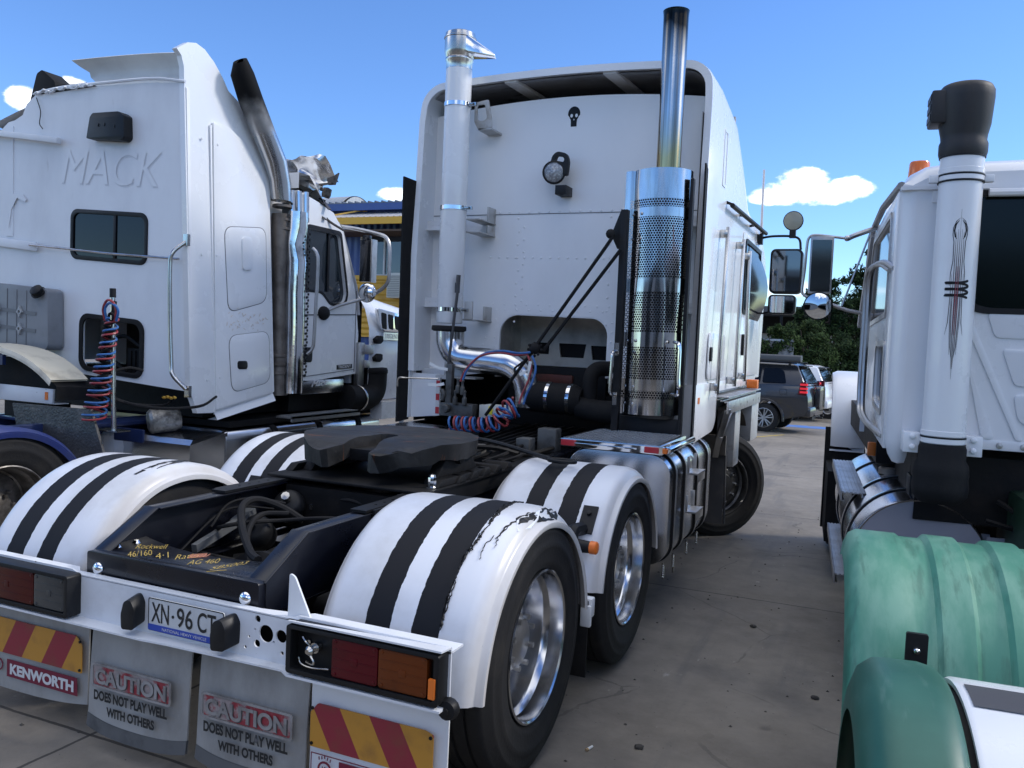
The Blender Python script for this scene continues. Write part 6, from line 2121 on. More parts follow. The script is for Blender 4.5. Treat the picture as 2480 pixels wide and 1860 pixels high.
# ================================================================ the white day cab with green mudguards on the right
RT_ = root('day_cab_truck', (3.597, 1.092, 0), 'white day cab truck with faded green mudguards and a pinstriped intake pipe', 'truck', rz=math.atan(.0739), world_frame=False)
W_BLUR = pm('soft_white_paint', (.72, .735, .76), .3, dirt=(.6, .6, .6), lo=.45, hi=.8, scale=1.5, amt=.4, coat=.3)
mb = MB()
wn = rpoly([(-.865, 1.945), (-.80, 1.925), (.80, 1.925), (.865, 1.945), (.865, 2.395), (-.865, 2.395)], .03)
mb.plate([(-1.10, 1.33), (1.10, 1.33), (1.10, 2.43), (-1.10, 2.43)], 0, .03, 'y', [wn])
# rounded corner columns
for s in (-1, 1):
    col = []
    for z, r in ((1.235, .035), (1.27, .055), (1.33, .07), (1.6, .075), (2.43, .075)):
        col.append([(s * (1.09 + r * math.sin(R(a))), .075 - r * math.cos(R(a)) + .0, z) for a in range(-20, 111, 10)])
    mb.grid(col)
    mb.grid([col[0], [(s * 1.10, .08, 1.225)] * len(col[0])])
cabw = mb.build('cab_back_wall', W_BLUR, RT_, smooth=50)
mb = MB()                                        # pressed ribs in the back wall
for pts in ([(-.80, 1.905), (-.765, 1.80), (-.2, 1.80), (.2, 1.9)], [(-.735, 1.755), (-.68, 1.60), (-.3, 1.60), (-.3, 1.755)], [(-.68, 1.565), (-.66, 1.46), (-.62, 1.43), (-.3, 1.43), (-.3, 1.565)],
            [(-.90, 1.90), (-.66, 1.37), (-.635, 1.37), (-.87, 1.90)], [(-.87, 1.72), (-.74, 1.37), (-.79, 1.37)]):
    mb.plate(rpoly(pts, .025), -.006, .001, 'y')
mb.box((-1.07, -.004, 1.325), (1.07, .002, 1.365))
mb.build('pressed_panel', W_BLUR, cabw, bevel=.004)
mb = MB()
for k in range(8):
    mb.lathe([(.014, 0), (.012, .008), (0, .01)], (-.72 + .09 * k, -.004, 1.345), (0, -1, 0), 8)
mb.build('wall_bolt', ALU_D, cabw)
mb = MB()
mb.plate(wn, .008, .012, 'y')
mb.build('rear_window', pm('dark_green_glass', (.004, .007, .006), .12, rvar=0, spec=.25), cabw)
mb = MB().plate(rpoly([(-.89, 1.92), (-.82, 1.90), (.82, 1.90), (.89, 1.92), (.89, 2.42), (-.89, 2.42)], .04), -.008, .002, 'y', [wn])
mb.build('window_rubber', BLACK, cabw)
# roof
def roofsec(y, zt):
    return [(-1.165, y, 2.43), (-1.155, y, 2.452), (-1.12, y, zt - .055), (-1.06, y, zt - .022), (-.95, y, zt - .005), (-.7, y, zt), (0, y, zt + .01), (.7, y, zt), (.95, y, zt - .005), (1.06, y, zt - .022), (1.12, y, zt - .055), (1.155, y, 2.452), (1.165, y, 2.43)]
mb = MB()
rows = [[(x * .985, .03, z - .02 if z > 2.44 else z) for x, y, z in roofsec(0, 2.54)]] + [roofsec(y, zt) for y, zt in ((-.002, 2.50), (.02, 2.53), (.06, 2.552), (.12, 2.568), (.5, 2.60), (1.2, 2.62), (1.7, 2.58), (2.0, 2.46))]
mb.grid(rows[1:])
mb.f.append(tuple(range(len(mb.v), len(mb.v) + 13))); mb.mi.append(0)
mb.v += [V(p) for p in rows[1]]
mb.box((-1.165, -.012, 2.425), (1.165, .03, 2.44))
roof = mb.build('cab_roof', W_BLUR, RT_, smooth=50)
mb = MB()
mb.tube([(-.83, -.03, 2.405), (1.0, -.03, 2.405)], .017, 8)
mb.plate([(-1.04, 2.37), (-.99, 2.37), (-.99, 2.42), (-1.04, 2.42)], -.01, .0, 'y')
mb.build('roof_gutter', W_BLUR, roof)
mb = MB()
mb.lathe([(0, 0), (.06, 0), (.064, .02), (.062, .08), (.055, .085), (.05, .16), (.045, .17), (0, .175)], (-1.0, .95, 2.575), (0, 0, 1), 20)
mb.v = [V((p.x, p.y, p.z)) for p in mb.v]
bc = mb.build('orange_beacon', pm('orange_beacon_lens', (.65, .14, .015), .25, coat=.5), RT_)
MB().lathe([(.07, 0), (.07, .02), (.062, .025)], (-1.0, .95, 2.565), (0, 0, 1), 20).build('beacon_base', BLACK, bc)
# side: door, glass, screen pillar
mb = MB()
mb.plate([(.08, 1.29), (1.5, 1.33), (1.9, 1.40), (1.95, 1.85), (1.5, 2.44), (.08, 2.44)], -1.165, -1.135, 'x', [rpoly([(.35, 1.92), (1.72, 1.90), (1.42, 2.36), (.35, 2.36)], .05), rpoly([(.30, 1.45), (.75, 1.48), (.78, 1.75), (.30, 1.75)], .04)])
mb.plate([(.08, 1.29), (1.9, 1.40), (1.95, 1.85), (1.5, 2.44), (.08, 2.44)], 1.165, 1.135, 'x')
mb.grid([[(x, y, z) for x in (-1.15, 1.15)] for y, z in ((1.5, 2.44), (1.95, 1.88), (2.0, 1.2))])
door = mb.build('cab_door', W_BLUR, RT_, bevel=.004)
mb = MB()
mb.plate(rpoly([(.35, 1.92), (1.72, 1.90), (1.42, 2.36), (.35, 2.36)], .05), -1.155, -1.150, 'x')
mb.plate(rpoly([(.30, 1.45), (.75, 1.48), (.78, 1.75), (.30, 1.75)], .04), -1.155, -1.150, 'x')
mb.build('door_glass', GLASS_D, door)
mb = MB()
for pts in (rpoly([(.32, 1.89), (1.76, 1.87), (1.44, 2.39), (.32, 2.39)], .06), rpoly([(.27, 1.42), (.78, 1.45), (.81, 1.78), (.27, 1.78)], .05)):
    inn = [((a - 1) * .955 + 1, (b - 2.13) * .9 + 2.13) for a, b in pts] if pts[0][1] > 1.8 else [((a - .54) * .9 + .54, (b - 1.6) * .86 + 1.6) for a, b in pts]
    mb.plate(pts, -1.172, -1.160, 'x', [inn])
mb.build('window_frame', ALU_D, door)
for dy, dx in ((0, 0), (.10, -.01)):
    mb = MB()
    mb.tube(curve([(-1.16 + dx, .12 + dy, 2.10), (-1.19 + dx, .3 + dy, 2.145), (-1.215 + dx, .55 + dy, 2.15), (-1.225 + dx, .66 + dy, 2.10), (-1.225 + dx, .68 + dy, 1.9), (-1.225 + dx, .66 + dy, 1.5), (-1.215 + dx, .55 + dy, 1.39), (-1.16 + dx, .18 + dy, 1.335)], 7), .013, 8)
    mb.build('grab_handle', ALU_D, RT_)
mb = MB()
mb.tube([(-1.16, .05, 2.455), (-1.175, .8, 2.48), (-1.17, 1.6, 2.47), (-1.16, 1.95, 2.3)], .018, 8)
mb.bar((-1.16, 1.5, 2.43), (-1.18, 1.95, 1.9), .05, .05)
mb.build('screen_pillar', pm('grey_trim', (.25, .24, .24), .5), RT_)
# pinstriped intake pipe with snorkel head and rubber boot
PX, PY = -.952, -.115
mb = MB()
mb.lathe([(.083, 1.30), (.083, 2.545)], (PX, PY, 0), (0, 0, 1), 32)
for z in (1.362, 1.392, 2.445, 2.472):
    mb.lathe([(.084, -.012), (.0865, -.010), (.0865, .010), (.084, .012)], (PX, PY, z), (0, 0, 1), 32)
pipe = mb.build('intake_pipe', W_BLUR, RT_)
mb = MB()
for z in (1.345, 1.375, 2.430, 2.456, 2.532):
    mb.lathe([(.0845, -.004), (.0875, -.003), (.0875, .003), (.0845, .004)], (PX, PY, z), (0, 0, 1), 32)
mb.build('clamp_band', BLACK, pipe)
mb = MB()
mb.lathe([(.086, -.007), (.089, -.006), (.089, .006), (.086, .007)], (PX, PY, 2.548), (0, 0, 1), 32)
for s in (-1, 1):
    mb.box((PX + s * .085, PY - .02, 2.43), (PX + s * .12, PY + .01, 2.46))
    mb.box((PX + s * .085, PY + .0, 1.30), (PX + s * .15, PY + .115, 1.385))
    mb.lathe([(.013, 0), (.013, .012), (0, .014)], (PX + s * .115, PY, 1.325), (0, -1, 0), 8)
    mb.lathe([(.013, 0), (.013, .012), (0, .014)], (PX + s * .115, PY, 1.37), (0, -1, 0), 8)
mb.build('pipe_bracket', W_BLUR, pipe, bevel=.003)
mb = MB()                                        # pin lines painted on the front of the pipe (curved to it)
def onp(u, z, e=.0012):
    a = u / .083
    return (PX + (.083 + e) * math.sin(a), PY - (.083 + e) * math.cos(a), z)
def pin(pts, w, mi=0):
    rows = []
    for i, (u, z) in enumerate(pts):
        a, b = V(pts[max(i - 1, 0)]), V(pts[min(i + 1, len(pts) - 1)])
        d = (b - a).normalized()
        nn_ = V((-d.y, d.x)) * w / 2 * (1 if 0 < i < len(pts) - 1 else .3)
        rows.append([onp(u - nn_.x, z - nn_.y), onp(u + nn_.x, z + nn_.y)])
    mb.grid(rows, mi=mi)
for u in (-.014, -.007, 0, .007, .014):
    pin([(u, 2.24 - abs(u) * 1.5), (u, 2.1), (u * 1.0, 1.9), (u * .7, 1.75), (u * .25, 1.62 + abs(u) * 6)], .0022)
pin([(0, 2.31), (0, 2.24)], .0022)
for s in (-1, 1):
    pin([(s * .003, 2.275), (s * .016, 2.262), (s * .026, 2.235), (s * .026, 2.205), (s * .021, 2.18), (s * .020, 2.10), (s * .026, 2.05), (s * .026, 2.0)], .0024)
    pin([(s * .006, 2.265), (s * .017, 2.250), (s * .0215, 2.225), (s * .017, 2.20), (s * .012, 2.19)], .005)
    pin([(s * .021, 2.05), (s * .022, 1.95), (s * .025, 1.85), (s * .033, 1.80)], .0022)
    pin([(s * .018, 1.97), (s * .017, 1.85), (s * .012, 1.72)], .0022)
for u in (-.004, .0035):
    pin([(u, 2.08), (u, 1.95), (u, 1.80)], .003, 1)
path_ = []
for k in range(60):
    t = k / 59
    path_.append((.043 * math.cos(t * 6.0 * PI), 2.025 - .075 * t - .006 * math.sin(t * 6 * PI)))
pin(path_, .010)
mb.build('pinstripe', [BLACK, pm('maroon_pinstripe', (.25, .02, .04), .4)], pipe, fixn=False)
mb = MB()
mb.lathe([(.088, 2.535), (.092, 2.55), (.092, 2.585), (.086, 2.60), (.088, 2.62), (.097, 2.66), (.103, 2.74), (.105, 2.77)], (PX, PY, 0), (0, 0, 1), 28)
mb.lathe([(.105, 2.77), (.104, 2.80), (.093, 2.823), (.06, 2.832), (0, 2.834)], (PX, PY, 0), (0, 0, 1), 28)
mb.box((PX - .135, PY - .06, 2.665), (PX - .05, PY + .06, 2.80))
hd = mb.build('snorkel_head', pm('matt_black_head', (.013, .013, .014), .55, bump=.05), pipe, bevel=.008)
mb = MB()
for k in range(3):
    mb.box((PX - .138, PY - .05, 2.68 + .04 * k), (PX - .132, PY + .05, 2.705 + .04 * k))
mb.build('head_louvre', PLASTIC, hd)
mb = MB()
mb.lathe([(.086, 1.345), (.092, 1.33), (.092, 1.28), (.104, 1.26), (.108, 1.22), (.106, 1.20), (.110, 1.17), (.106, 1.13), (.08, 1.10), (0, 1.095)], (PX, PY, 0), (0, 0, 1), 28)
mb.build('rubber_boot', RUBBER, pipe)
# mirrors
my = 1.3
mb = MB()
mb.tube(curve([(-1.15, my + .05, 2.46), (-1.28, my, 2.405), (-1.32, my, 2.385)], 4), .015, 8)
mb.tube(curve([(-1.32, my, 2.385), (-1.40, my, 2.395), (-1.50, my, 2.405), (-1.535, my, 2.39), (-1.545, my, 2.34), (-1.55, my, 2.2), (-1.558, my, 2.08), (-1.545, my, 2.05), (-1.52, my, 2.035)], 6), .008, 8)
mb.tube([(-1.20, my, 2.42), (-1.33, my, 1.99)], .006, 6)
mb.tube([(-1.40, my, 2.0), (-1.3, my, 1.965), (-1.16, my, 1.94)], .011, 8)
mb.sphere((-1.325, my - .01, 2.385), .018, 5)
arm = mb.build('mirror_arm', ALU_D, RT_)
mb = MB().plate(rrect(-1.525, 2.06, -1.395, 2.395, .006), my - .02, my + .03, 'y')
mh = mb.build('mirror_head', ALU_D, arm, bevel=.004)
MB().plate(rrect(-1.515, 2.07, -1.405, 2.375, .006), my - .024, my - .019, 'y').build('mirror_glass', pm('dark_reflection_mirror', (.09, .10, .10), .06, .8, rvar=0), mh)  # glass colour darkened to imitate a dark reflection
mb = MB().lathe([(0, .03), (.07, .02), (.083, 0), (.083, -.006), (.077, -.008)], (-1.463, my - .03, 1.985), (0, 1, 0), 28)
rm = mb.build('round_mirror', BLACK, arm)
MB().lathe([(.078, -.004), (.05, -.0085), (0, -.0105)], (-1.463, my - .03, 1.985), (0, 1, 0), 28).build('mirror_glass', MIRR, rm)
# steps, tank, front wheel and guard
for (x0, x1, y0, y1, z) in ((-1.30, -1.20, .60, 2.0, 1.0), (-1.305, -1.20, .68, 2.1, .55)):
    mb = MB()
    for k in range(6):
        mb.box((x0 + .0205 * k, y0, z - .004), (x0 + .0205 * k + .012, y1, z))
    mb.box((x0, y0, z - .008), (x1, y1, z - .004))
    for x in (x0, x1):
        mb.box((x - .003, y0, z - .05), (x + .003, y1, z))
        mb.box((x - .003 if x == x1 else x - .003, y0, z - .05), (x + .015 if x == x0 else x + .003, y1, z - .046))
    mb.build('cab_step', ALU_D, RT_)
mb = MB()
mb.lathe([(.276, 0), (.282, -.003), (.288, .012), (.288, 1.95), (.27, 1.97), (0, 1.98)], (-.985, .10, .785), (0, 1, 0), 56)
tk = mb.build('round_fuel_tank', pm('satin_polished_tank', (.60, .61, .65), .2, 1.0, dirt=(.45, .46, .5), scale=2, amt=.6), RT_, smooth=30)
MB().lathe([(0, .022), (.20, .012), (.276, .001)], (-.985, .10, .785), (0, 1, 0), 48).build('tank_end', pm('matt_tank_end', (.36, .36, .41), .5, .35, dirt=(.28, .28, .32), scale=2), tk)
for y in (.35, .78, 1.5):
    mb = MB()
    mb.lathe([(.288, 0), (.296, 0), (.296, .03), (.288, .03)], (-.985, y, .785), (0, 1, 0), 56, 0)
    mb.lathe([(.296, .006), (.300, .006), (.300, .024), (.296, .024)], (-.985, y, .785), (0, 1, 0), 56, 1)
    mb.build('tank_strap', [RUBBER, ALU], tk)
mb = MB()
mb.lathe([(.07, 0), (.07, .03), (.06, .04), (0, .042)], (-1.03, 1.0, 1.06), (0, 0, 1), 18)
mb.build('filler_cap', RUSTY, tk)
mb = MB()
mb.box((-.74, .15, .90), (-.70, .16, .935)); mb.box((-.72, .112, .885), (-.62, .118, .93))
mb.build('tank_label', pm('faded_label', (.3, .3, .33), .5), tk)
mb = MB()
mb.lathe([(0, 0), (.025, 0), (.025, .05), (.018, .06), (0, .06)], (-1.0, .30, 1.15), (0, 0, 1), 8)
mb.box((-1.03, .2, 1.06), (-.93, .34, 1.16))
mb.build('drain_fitting', BLACK, RT_, bevel=.006)
mb = MB()
mb.box((-1.16, 1.0, 1.15), (-1.11, 1.05, 1.225))
mb.build('amber_marker', pm('dull_amber', (.45, .12, .015), .4), RT_, bevel=.006)
mb = MB()
mb.box((-1.12, .95, 1.12), (1.1, 4.6, 1.32))
mb.box((-1.02, .1, .98), (1.0, 1.0, 1.28))
mb.box((-.6, .1, .5), (.6, 5, 1.1))
mb.build('cab_floor', BLACK_G, RT_)
GRNF = pm('dark_green_frame', (.012, .035, .018), .45, dirt=(.02, .022, .02), scale=5)
for x in (-.43, .35):
    MB().box((x, -3.2, .70), (x + .08, 4.8, .95)).build('chassis_rail', GRNF, RT_, bevel=.005)
mb = MB()
mb.box((-.65, -.2, .85), (-.35, .3, 1.15))
mb.lathe([(0, 0), (.12, 0), (.12, .3), (0, .3)], (-.55, .02, 1.02), (1, .1, .2), 16)
mb.box((-.35, -.5, .9), (.3, .2, 1.2))
mb.build('gearbox_clutter', GRNF, RT_, bevel=.02)
mb = MB()
for pts in ([(-.7, .05, 1.1), (-.5, -.1, 1.0), (-.2, -.2, 1.05)], [(-.75, .0, 1.02), (-.45, -.05, .95), (-.3, -.3, .9)], [(-.62, .05, .85), (-.4, .0, .9), (-.2, 0, .8)]):
    mb.tube(curve(pts, 6), .012, 6)
mb.build('chassis_hoses', BLACK_G, RT_)
for s in (-1, 1):
    mb = MB().lathe(TY, (s * .98, 4.25, .455), (s, 0, 0), 44)
    w = mb.build('front_wheel', TYRE, RT_, smooth=50)
    MB().lathe([(.294, .262), (.29, .27), (.28, .2), (.2, .22), (0, .26)], (s * .98, 4.25, .455), (s, 0, 0), 32).build('rim', ALU, w)
mb = MB()
rows = []
for k in range(15):
    t = R(-5 + 120 * k / 14)
    rr_ = .60
    rows.append([(x, 4.25 - (rr_ + d) * math.cos(t), .97 + (rr_ + d) * math.sin(t) * .98) for x, d in ((-1.275, -.05), (-1.27, -.02), (-1.23, .0), (-1.0, .0))])
mb.grid(rows)
mb.grid([[rows[0][0], rows[0][3]], [(-1.275, 3.66, .88), (-1.0, 3.66, .88)]])
mb.build('front_mudguard', W_BLUR, RT_)
mb = MB()
mb.grid([[(x, y, z) for x in (-1.315, -1.0)] for y, z in ((3.70, 1.08), (3.66, .8), (3.62, .45), (3.64, .22))])
mb.grid([[(x, y + .02, z) for x in (-1.315, -1.0)] for y, z in ((3.70, 1.08), (3.66, .8), (3.62, .45), (3.64, .22))])
mb.box((-1.30, 2.9, .25), (-1.0, 3.66, .80))
mb.build('mudflap', RUBBER, RT_)
# green mudguards
GREEN = pm('faded_green_plastic', (.055, .22, .15), .5, dirt=(.14, .31, .23), lo=.40, hi=.66, scale=4.5, stretch=(2.2, .8, .6), amt=.8, bump=.08, bscale=9,
           dirt2=((.035, .13, .09), 6.5, .52, .66, .65, (3.5, .7, .7)))
TEAL = pm('dark_green_plastic', (.010, .082, .055), .45, dirt=(.028, .125, .09), lo=.4, hi=.75, scale=3, amt=.7, bump=.06, bscale=9, dirt2=((.10, .19, .16), 5.0, .58, .72, .45, (4, .8, .8)))
def rguard(name, cy, z0, r, prof, mat, t0, t1, par=RT_):
    mb = MB()
    rows = []
    n_ = 46
    full = prof + [(x, d - .010) for x, d in reversed(prof)]
    for k in range(n_ + 1):
        t = R(t0 + (t1 - t0) * k / n_)
        rows.append([(x, cy - (r + d) * math.cos(t), z0 + (r + d) * math.sin(t)) for x, d in full])
    mb.grid(rows, cv=True)
    m = len(full)
    mb.f += [tuple(range(m))[::-1], tuple(n_ * m + i for i in range(m))]
    mb.mi += [0, 0]
    return mb.build(name, mat, par, smooth=38)
pr = [(-1.345, -.09), (-1.338, -.045), (-1.325, -.015), (-1.30, 0), (-1.17, 0), (-1.155, -.010), (-1.085, -.010), (-1.07, .006), (-.98, .006), (-.965, -.010), (-.89, -.010), (-.875, .006), (-.79, .006), (-.775, -.010), (-.71, -.010), (-.70, 0), (-.64, 0)]
g1 = rguard('mudguard', -.75, .465, .595, pr, GREEN, -5, 112)
pr2 = [(-1.372, -.12), (-1.368, -.07), (-1.352, -.025), (-1.325, -.004), (-1.30, 0), (-1.23, .002), (-1.20, -.004), (-1.182, -.02), (-1.178, -.04)]
g2 = rguard('mudguard', -2.06, .415, .60, pr2, TEAL, -5, 172)
for cy in (-.75, -2.06):
    wheel(-1, .985, cy, .47, RT_)
    wheel(1, .985, cy, .47, RT_)
    rguard('mudguard', cy, .50, .595, [(1.345, -.09), (1.325, -.015), (1.30, 0), (.64, 0)], GREEN, -5, 170)
pr3 = [(-1.165, -.03), (-1.155, -.025), (-.66, -.025)]
g3 = rguard('white_guard_top', -2.06, .42, .60, pr3, W_PAINT, -5, 140)
mb = MB()
rows = []
for k in range(30):
    t = R(22 + 148 * k / 29)
    rows.append([(x, -2.06 - .5775 * math.cos(t), .50 + .5775 * math.sin(t)) for x in (-1.15, -.66)])
for a in (0,):
    st_ = [[(x, -2.06 - .578 * math.cos(R(t)), .42 + .578 * math.sin(R(t))) for x in (-1.15, -.66)] for t in (84, 87, 90, 93, 96)]
    mb.grid(st_)
mb.build('dark_band', pm('grey_band', (.06, .06, .065), .4), g3)
mb = MB()
mb.plate(rrect(-1.185, .785, -1.125, .885, .006), -1.315, -1.30, 'y')
mb.lathe([(.012, 0), (.012, .006), (.008, .012), (0, .013)], (-1.155, -1.315, .835), (0, -1, 0), 8, mi=1)
mb.build('guard_bracket', [BLACK, CHROME], RT_)
mb = MB()
mb.tube([(-.9, -.75, .52), (.9, -.75, .52)], .08, 10)
mb.tube([(-.9, -2.06, .52), (.9, -2.06, .52)], .08, 10)
mb.build('drive_axle', BLACK_G, RT_)

# ================================================================ vehicles, fence, trees and buildings behind
CARGREY = pm('dark_grey_metallic', (.045, .048, .055), .25, .5, coat=.6, rvar=.05)
CARWHITE = pm('white_car_paint', (.68, .69, .71), .25, coat=.6, rvar=.05)
TRIM = pm('car_trim_black', (.015, .015, .016), .5)
LAMPRED = bpy.data.materials.new('lit_tail_lamp')
LAMPRED.use_nodes = True
b_ = LAMPRED.node_tree.nodes['Principled BSDF']
b_.inputs['Base Color'].default_value = (.5, .01, .02, 1)
b_.inputs['Emission Color'].default_value = (1, .03, .05, 1)
b_.inputs['Emission Strength'].default_value = .28

def wagon(name, loc, rz, label, paint, rack=True, lit=True):
    r = root(name, loc, label, 'car', rz, world_frame=False)
    def archpts(cx, rad):
        return [(cx - rad * math.cos(R(a)), .36 + rad * math.sin(R(a))) for a in range(0, 181, 15)]
    low = [(-1.02, .50), (-.60, .40)] + archpts(0, .46) + [(.6, .38), (2.2, .38)] + archpts(2.79, .46) + [(3.5, .42), (3.72, .52), (3.75, .85), (3.55, 1.05), (2.3, 1.17), (-.85, 1.26), (-.98, 1.22), (-1.06, .95), (-1.08, .68)]
    # body sections are narrower at the bottom and shoulder
    mb = MB()
    mb.plate(low, -.90, .90, 'y')
    body = mb.build('body', paint, r, bevel=.035, seg=2)
    mb = MB()
    a = [(-.98, -.86, 1.24), (2.3, -.82, 1.15), (2.3, .82, 1.15), (-.98, .86, 1.24)]
    b2 = [(-.72, -.66, 1.74), (1.30, -.64, 1.76), (1.30, .64, 1.76), (-.72, .66, 1.74)]
    c2 = [(-.55, -.55, 1.80), (1.0, -.55, 1.82), (1.0, .55, 1.82), (-.55, .55, 1.80)]
    mb.grid([a, b2, c2], cv=True)
    mb.f.append((8, 9, 10, 11)); mb.mi.append(0)
    mb.build('cabin', paint, r, bevel=.03)
    def sidept(x, z, e=.006):
        t = (z - 1.24) / .5
        return (x, (.86 + (.66 - .86) * t) + e, z)
    for pts, nm in (([(-.50, 1.29), (.10, 1.285), (.10, 1.64), (-.30, 1.65), (-.42, 1.58)], 'quarter_window'), ([(.16, 1.285), (1.05, 1.275), (1.0, 1.65), (.16, 1.65)], 'side_window'), ([(1.12, 1.27), (1.98, 1.25), (1.40, 1.64), (1.06, 1.65)], 'side_window')):
        for s in (1, -1):
            mb = MB()
            ps = [V(sidept(x, z)) for x, z in rpoly(pts, .05, 3)]
            ps = [V((p.x, p.y * s, p.z)) for p in ps]
            mb.f.append(tuple(range(len(ps)))); mb.mi.append(0); mb.v += ps
            mb.build(nm, GLASS_D, r, smooth=0)
    mb = MB()
    mb.add([(-.965, -.7, 1.30), (-.965, .7, 1.30), (-.755, .58, 1.68), (-.755, -.58, 1.68)], [(0, 1, 2, 3)])
    mb.v = [p + V((-.02, 0, 0)) for p in mb.v]
    mb.build('rear_window', GLASS_D, r, smooth=0)
    mb = MB()
    mb.box((-1.14, -.86, .46), (-.90, .86, .72))
    mb.build('rear_bumper', paint, r, bevel=.05)
    mb = MB()
    mb.box((-1.12, -.5, .38), (-.8, .5, .46))
    mb.tube([(-1.1, 0, .42), (-1.28, 0, .42)], .03, 8)
    mb.sphere((-1.28, 0, .48), .03, 5)
    mb.build('tow_bar', TRIM, r)
    for s in (1, -1):
        mb = MB()
        mb.plate(rpoly([(-1.02, 1.00), (-.80, 1.02), (-.83, 1.14), (-.87, 1.34), (-1.0, 1.34)], .03), s * .80, s * .905, 'y')
        lm = mb.build('tail_lamp', RED_L, r, bevel=.01)
        if lit:
            mb = MB()
            for z in (1.06, 1.15, 1.25):
                mb.box((-1.01, s * .89, z), (-.86, s * .915, z + .05))
                mb.box((-1.03, s * .80, z), (-1.0, s * .91, z + .05))
            mb.build('lit_bar', LAMPRED, lm)
        for cx in (0, 2.79):
            t = MB().lathe([(.20, -.12), (.30, -.125), (.36, -.11), (.375, -.08), (.375, .08), (.36, .11), (.30, .125), (.24, .12)], (cx, s * .80, .375), (0, s, 0), 32).build('wheel', TYRE, r)
            mb = MB()
            mb.lathe([(.25, .11), (.255, .12), (.24, .125), (.225, .09), (.2, .05)], (cx, s * .80, .375), (0, s, 0), 32)
            mb.lathe([(.2, .02), (0, .02)], (cx, s * .80, .375), (0, s, 0), 24, mi=1)
            for k in range(12):
                a_ = 2 * PI * k / 12 + (.09 if k % 2 else -.09)
                mb.bar((cx + .03 * math.cos(a_), s * .905, .375 + .03 * math.sin(a_)), (cx + .235 * math.cos(a_), s * .915, .375 + .235 * math.sin(a_)), .026, .02, (0, 1, 0))
            mb.lathe([(.05, .105), (.045, .125), (0, .128)], (cx, s * .80, .375), (0, s, 0), 16)
            mb.build('rim', [ALU_D, TRIM], t)
            mb = MB()
            mb.grid([[(cx - q_ * math.cos(R(a)), s * y_, .36 + q_ * math.sin(R(a))) for q_, y_ in ((.455, .86), (.46, .925), (.50, .93), (.52, .90))] for a in range(-5, 186, 10)])
            mb.build('wheel_arch', paint if paint is CARGREY else TRIM, r)
        MB().box((.55, s * .895, 1.05), (.75, s * .935, 1.09)).build('door_handle', paint, r, bevel=.01)
    mb = MB()
    for x in (.12, 1.10, 2.0):
        for s in (1, -1):
            mb.box((x - .004, s * .899, .5), (x + .004, s * .9035, 1.22))
    mb.plate(rrect(-.55, 1.0, -.36, 1.14, .03), .899, .9035, 'y', [rrect(-.54, 1.01, -.37, 1.13, .03)])
    mb.build('door_gap', TRIM, r, smooth=0)
    mb = MB()
    mb.box((-.86, -.55, 1.715), (-.70, .55, 1.745))
    mb.build('roof_lip', TRIM, r, bevel=.012)
    if rack:
        mb = MB()
        mb.tube([(-.70, .66, 1.80), (1.2, .66, 1.82)], .02, 6)
        mb.tube([(-.70, -.66, 1.80), (1.2, -.66, 1.82)], .02, 6)
        for x in (-.5, .3, 1.0):
            mb.box((x - .03, -.72, 1.84), (x + .03, .72, 1.87))
        rk = mb.build('roof_rack', TRIM, r)
        mb = MB()
        mb.plate(rrect(.62, 1.83, .86, 2.0, .06), -.82, 1.5, 'x')
        mb.build('awning_bag', pm('dark_grey_awning', (.07, .075, .08), .6), rk, bevel=.02)
        mb = MB()
        mb.plate(rrect(-.62, .62, .08, 1.22, .12), -1.08, -1.20, 'x')
        mb.build('rear_door_panel', paint, r, bevel=.04)
    return r
SUVA = R(173)
wagon('dark_suv', (-.08, 20.1, gz(20.1)), SUVA, 'dark grey four wheel drive with lit red tail lamps and a roof awning', CARGREY)
wagon('white_wagon', (.05, 25.9, gz(25.9)), R(172), 'white wagon parked behind the dark grey four wheel drive', CARWHITE, rack=False, lit=False)
r = root('tray_ute', (1.0, 28.3, gz(28.3)), 'grey tray ute with a spare wheel on the tray behind the white wagon', 'ute', R(176), world_frame=False)
mb = MB()
mb.box((-1.1, -.9, .78), (1.3, .9, .84))
mb.box((-1.1, .87, .84), (1.3, .9, 1.12)); mb.box((-1.1, -.9, .84), (1.3, -.87, 1.12)); mb.box((-1.12, -.9, .84), (-1.09, .9, 1.12))
mb.build('tray', ALU_D, r, bevel=.006)
mb = MB()
mb.plate(rpoly([(1.35, .5), (3.9, .5), (3.9, .95), (2.9, 1.05), (2.4, 1.65), (1.4, 1.65)], .08), -.85, .85, 'y')
mb.build('cab', CARWHITE, r, bevel=.04)
MB().plate(rpoly([(1.5, 1.1), (2.75, 1.1), (2.35, 1.55), (1.5, 1.55)], .05), .852, .858, 'y').build('side_window', GLASS_D, r)
for s in (1, -1):
    for cx in (0, 2.9):
        w = MB().lathe([(.18, -.1), (.33, -.11), (.35, -.08), (.35, .08), (.33, .11), (.18, .1)], (cx, s * .72, .35), (0, s, 0), 24).build('wheel', TYRE, r)
        MB().lathe([(.19, .09), (.15, .04), (0, .05)], (cx, s * .72, .35), (0, s, 0), 20).build('rim', ALU_D, w)
MB().lathe([(.12, -.1), (.3, -.11), (.34, -.05), (.34, .05), (.3, .11), (.12, .1)], (-.75, .3, 1.16), (0, .5, 1), 24).build('spare_wheel', TYRE, r)
for s in (1, -1):
    MB().box((-1.14, s * .55, .62), (-1.10, s * .85, .76)).build('tail_lamp', RED_L, r)
MB().box((-1.14, -.25, .60), (-1.12, .25, .72)).build('number_plate', YELLOW, r)

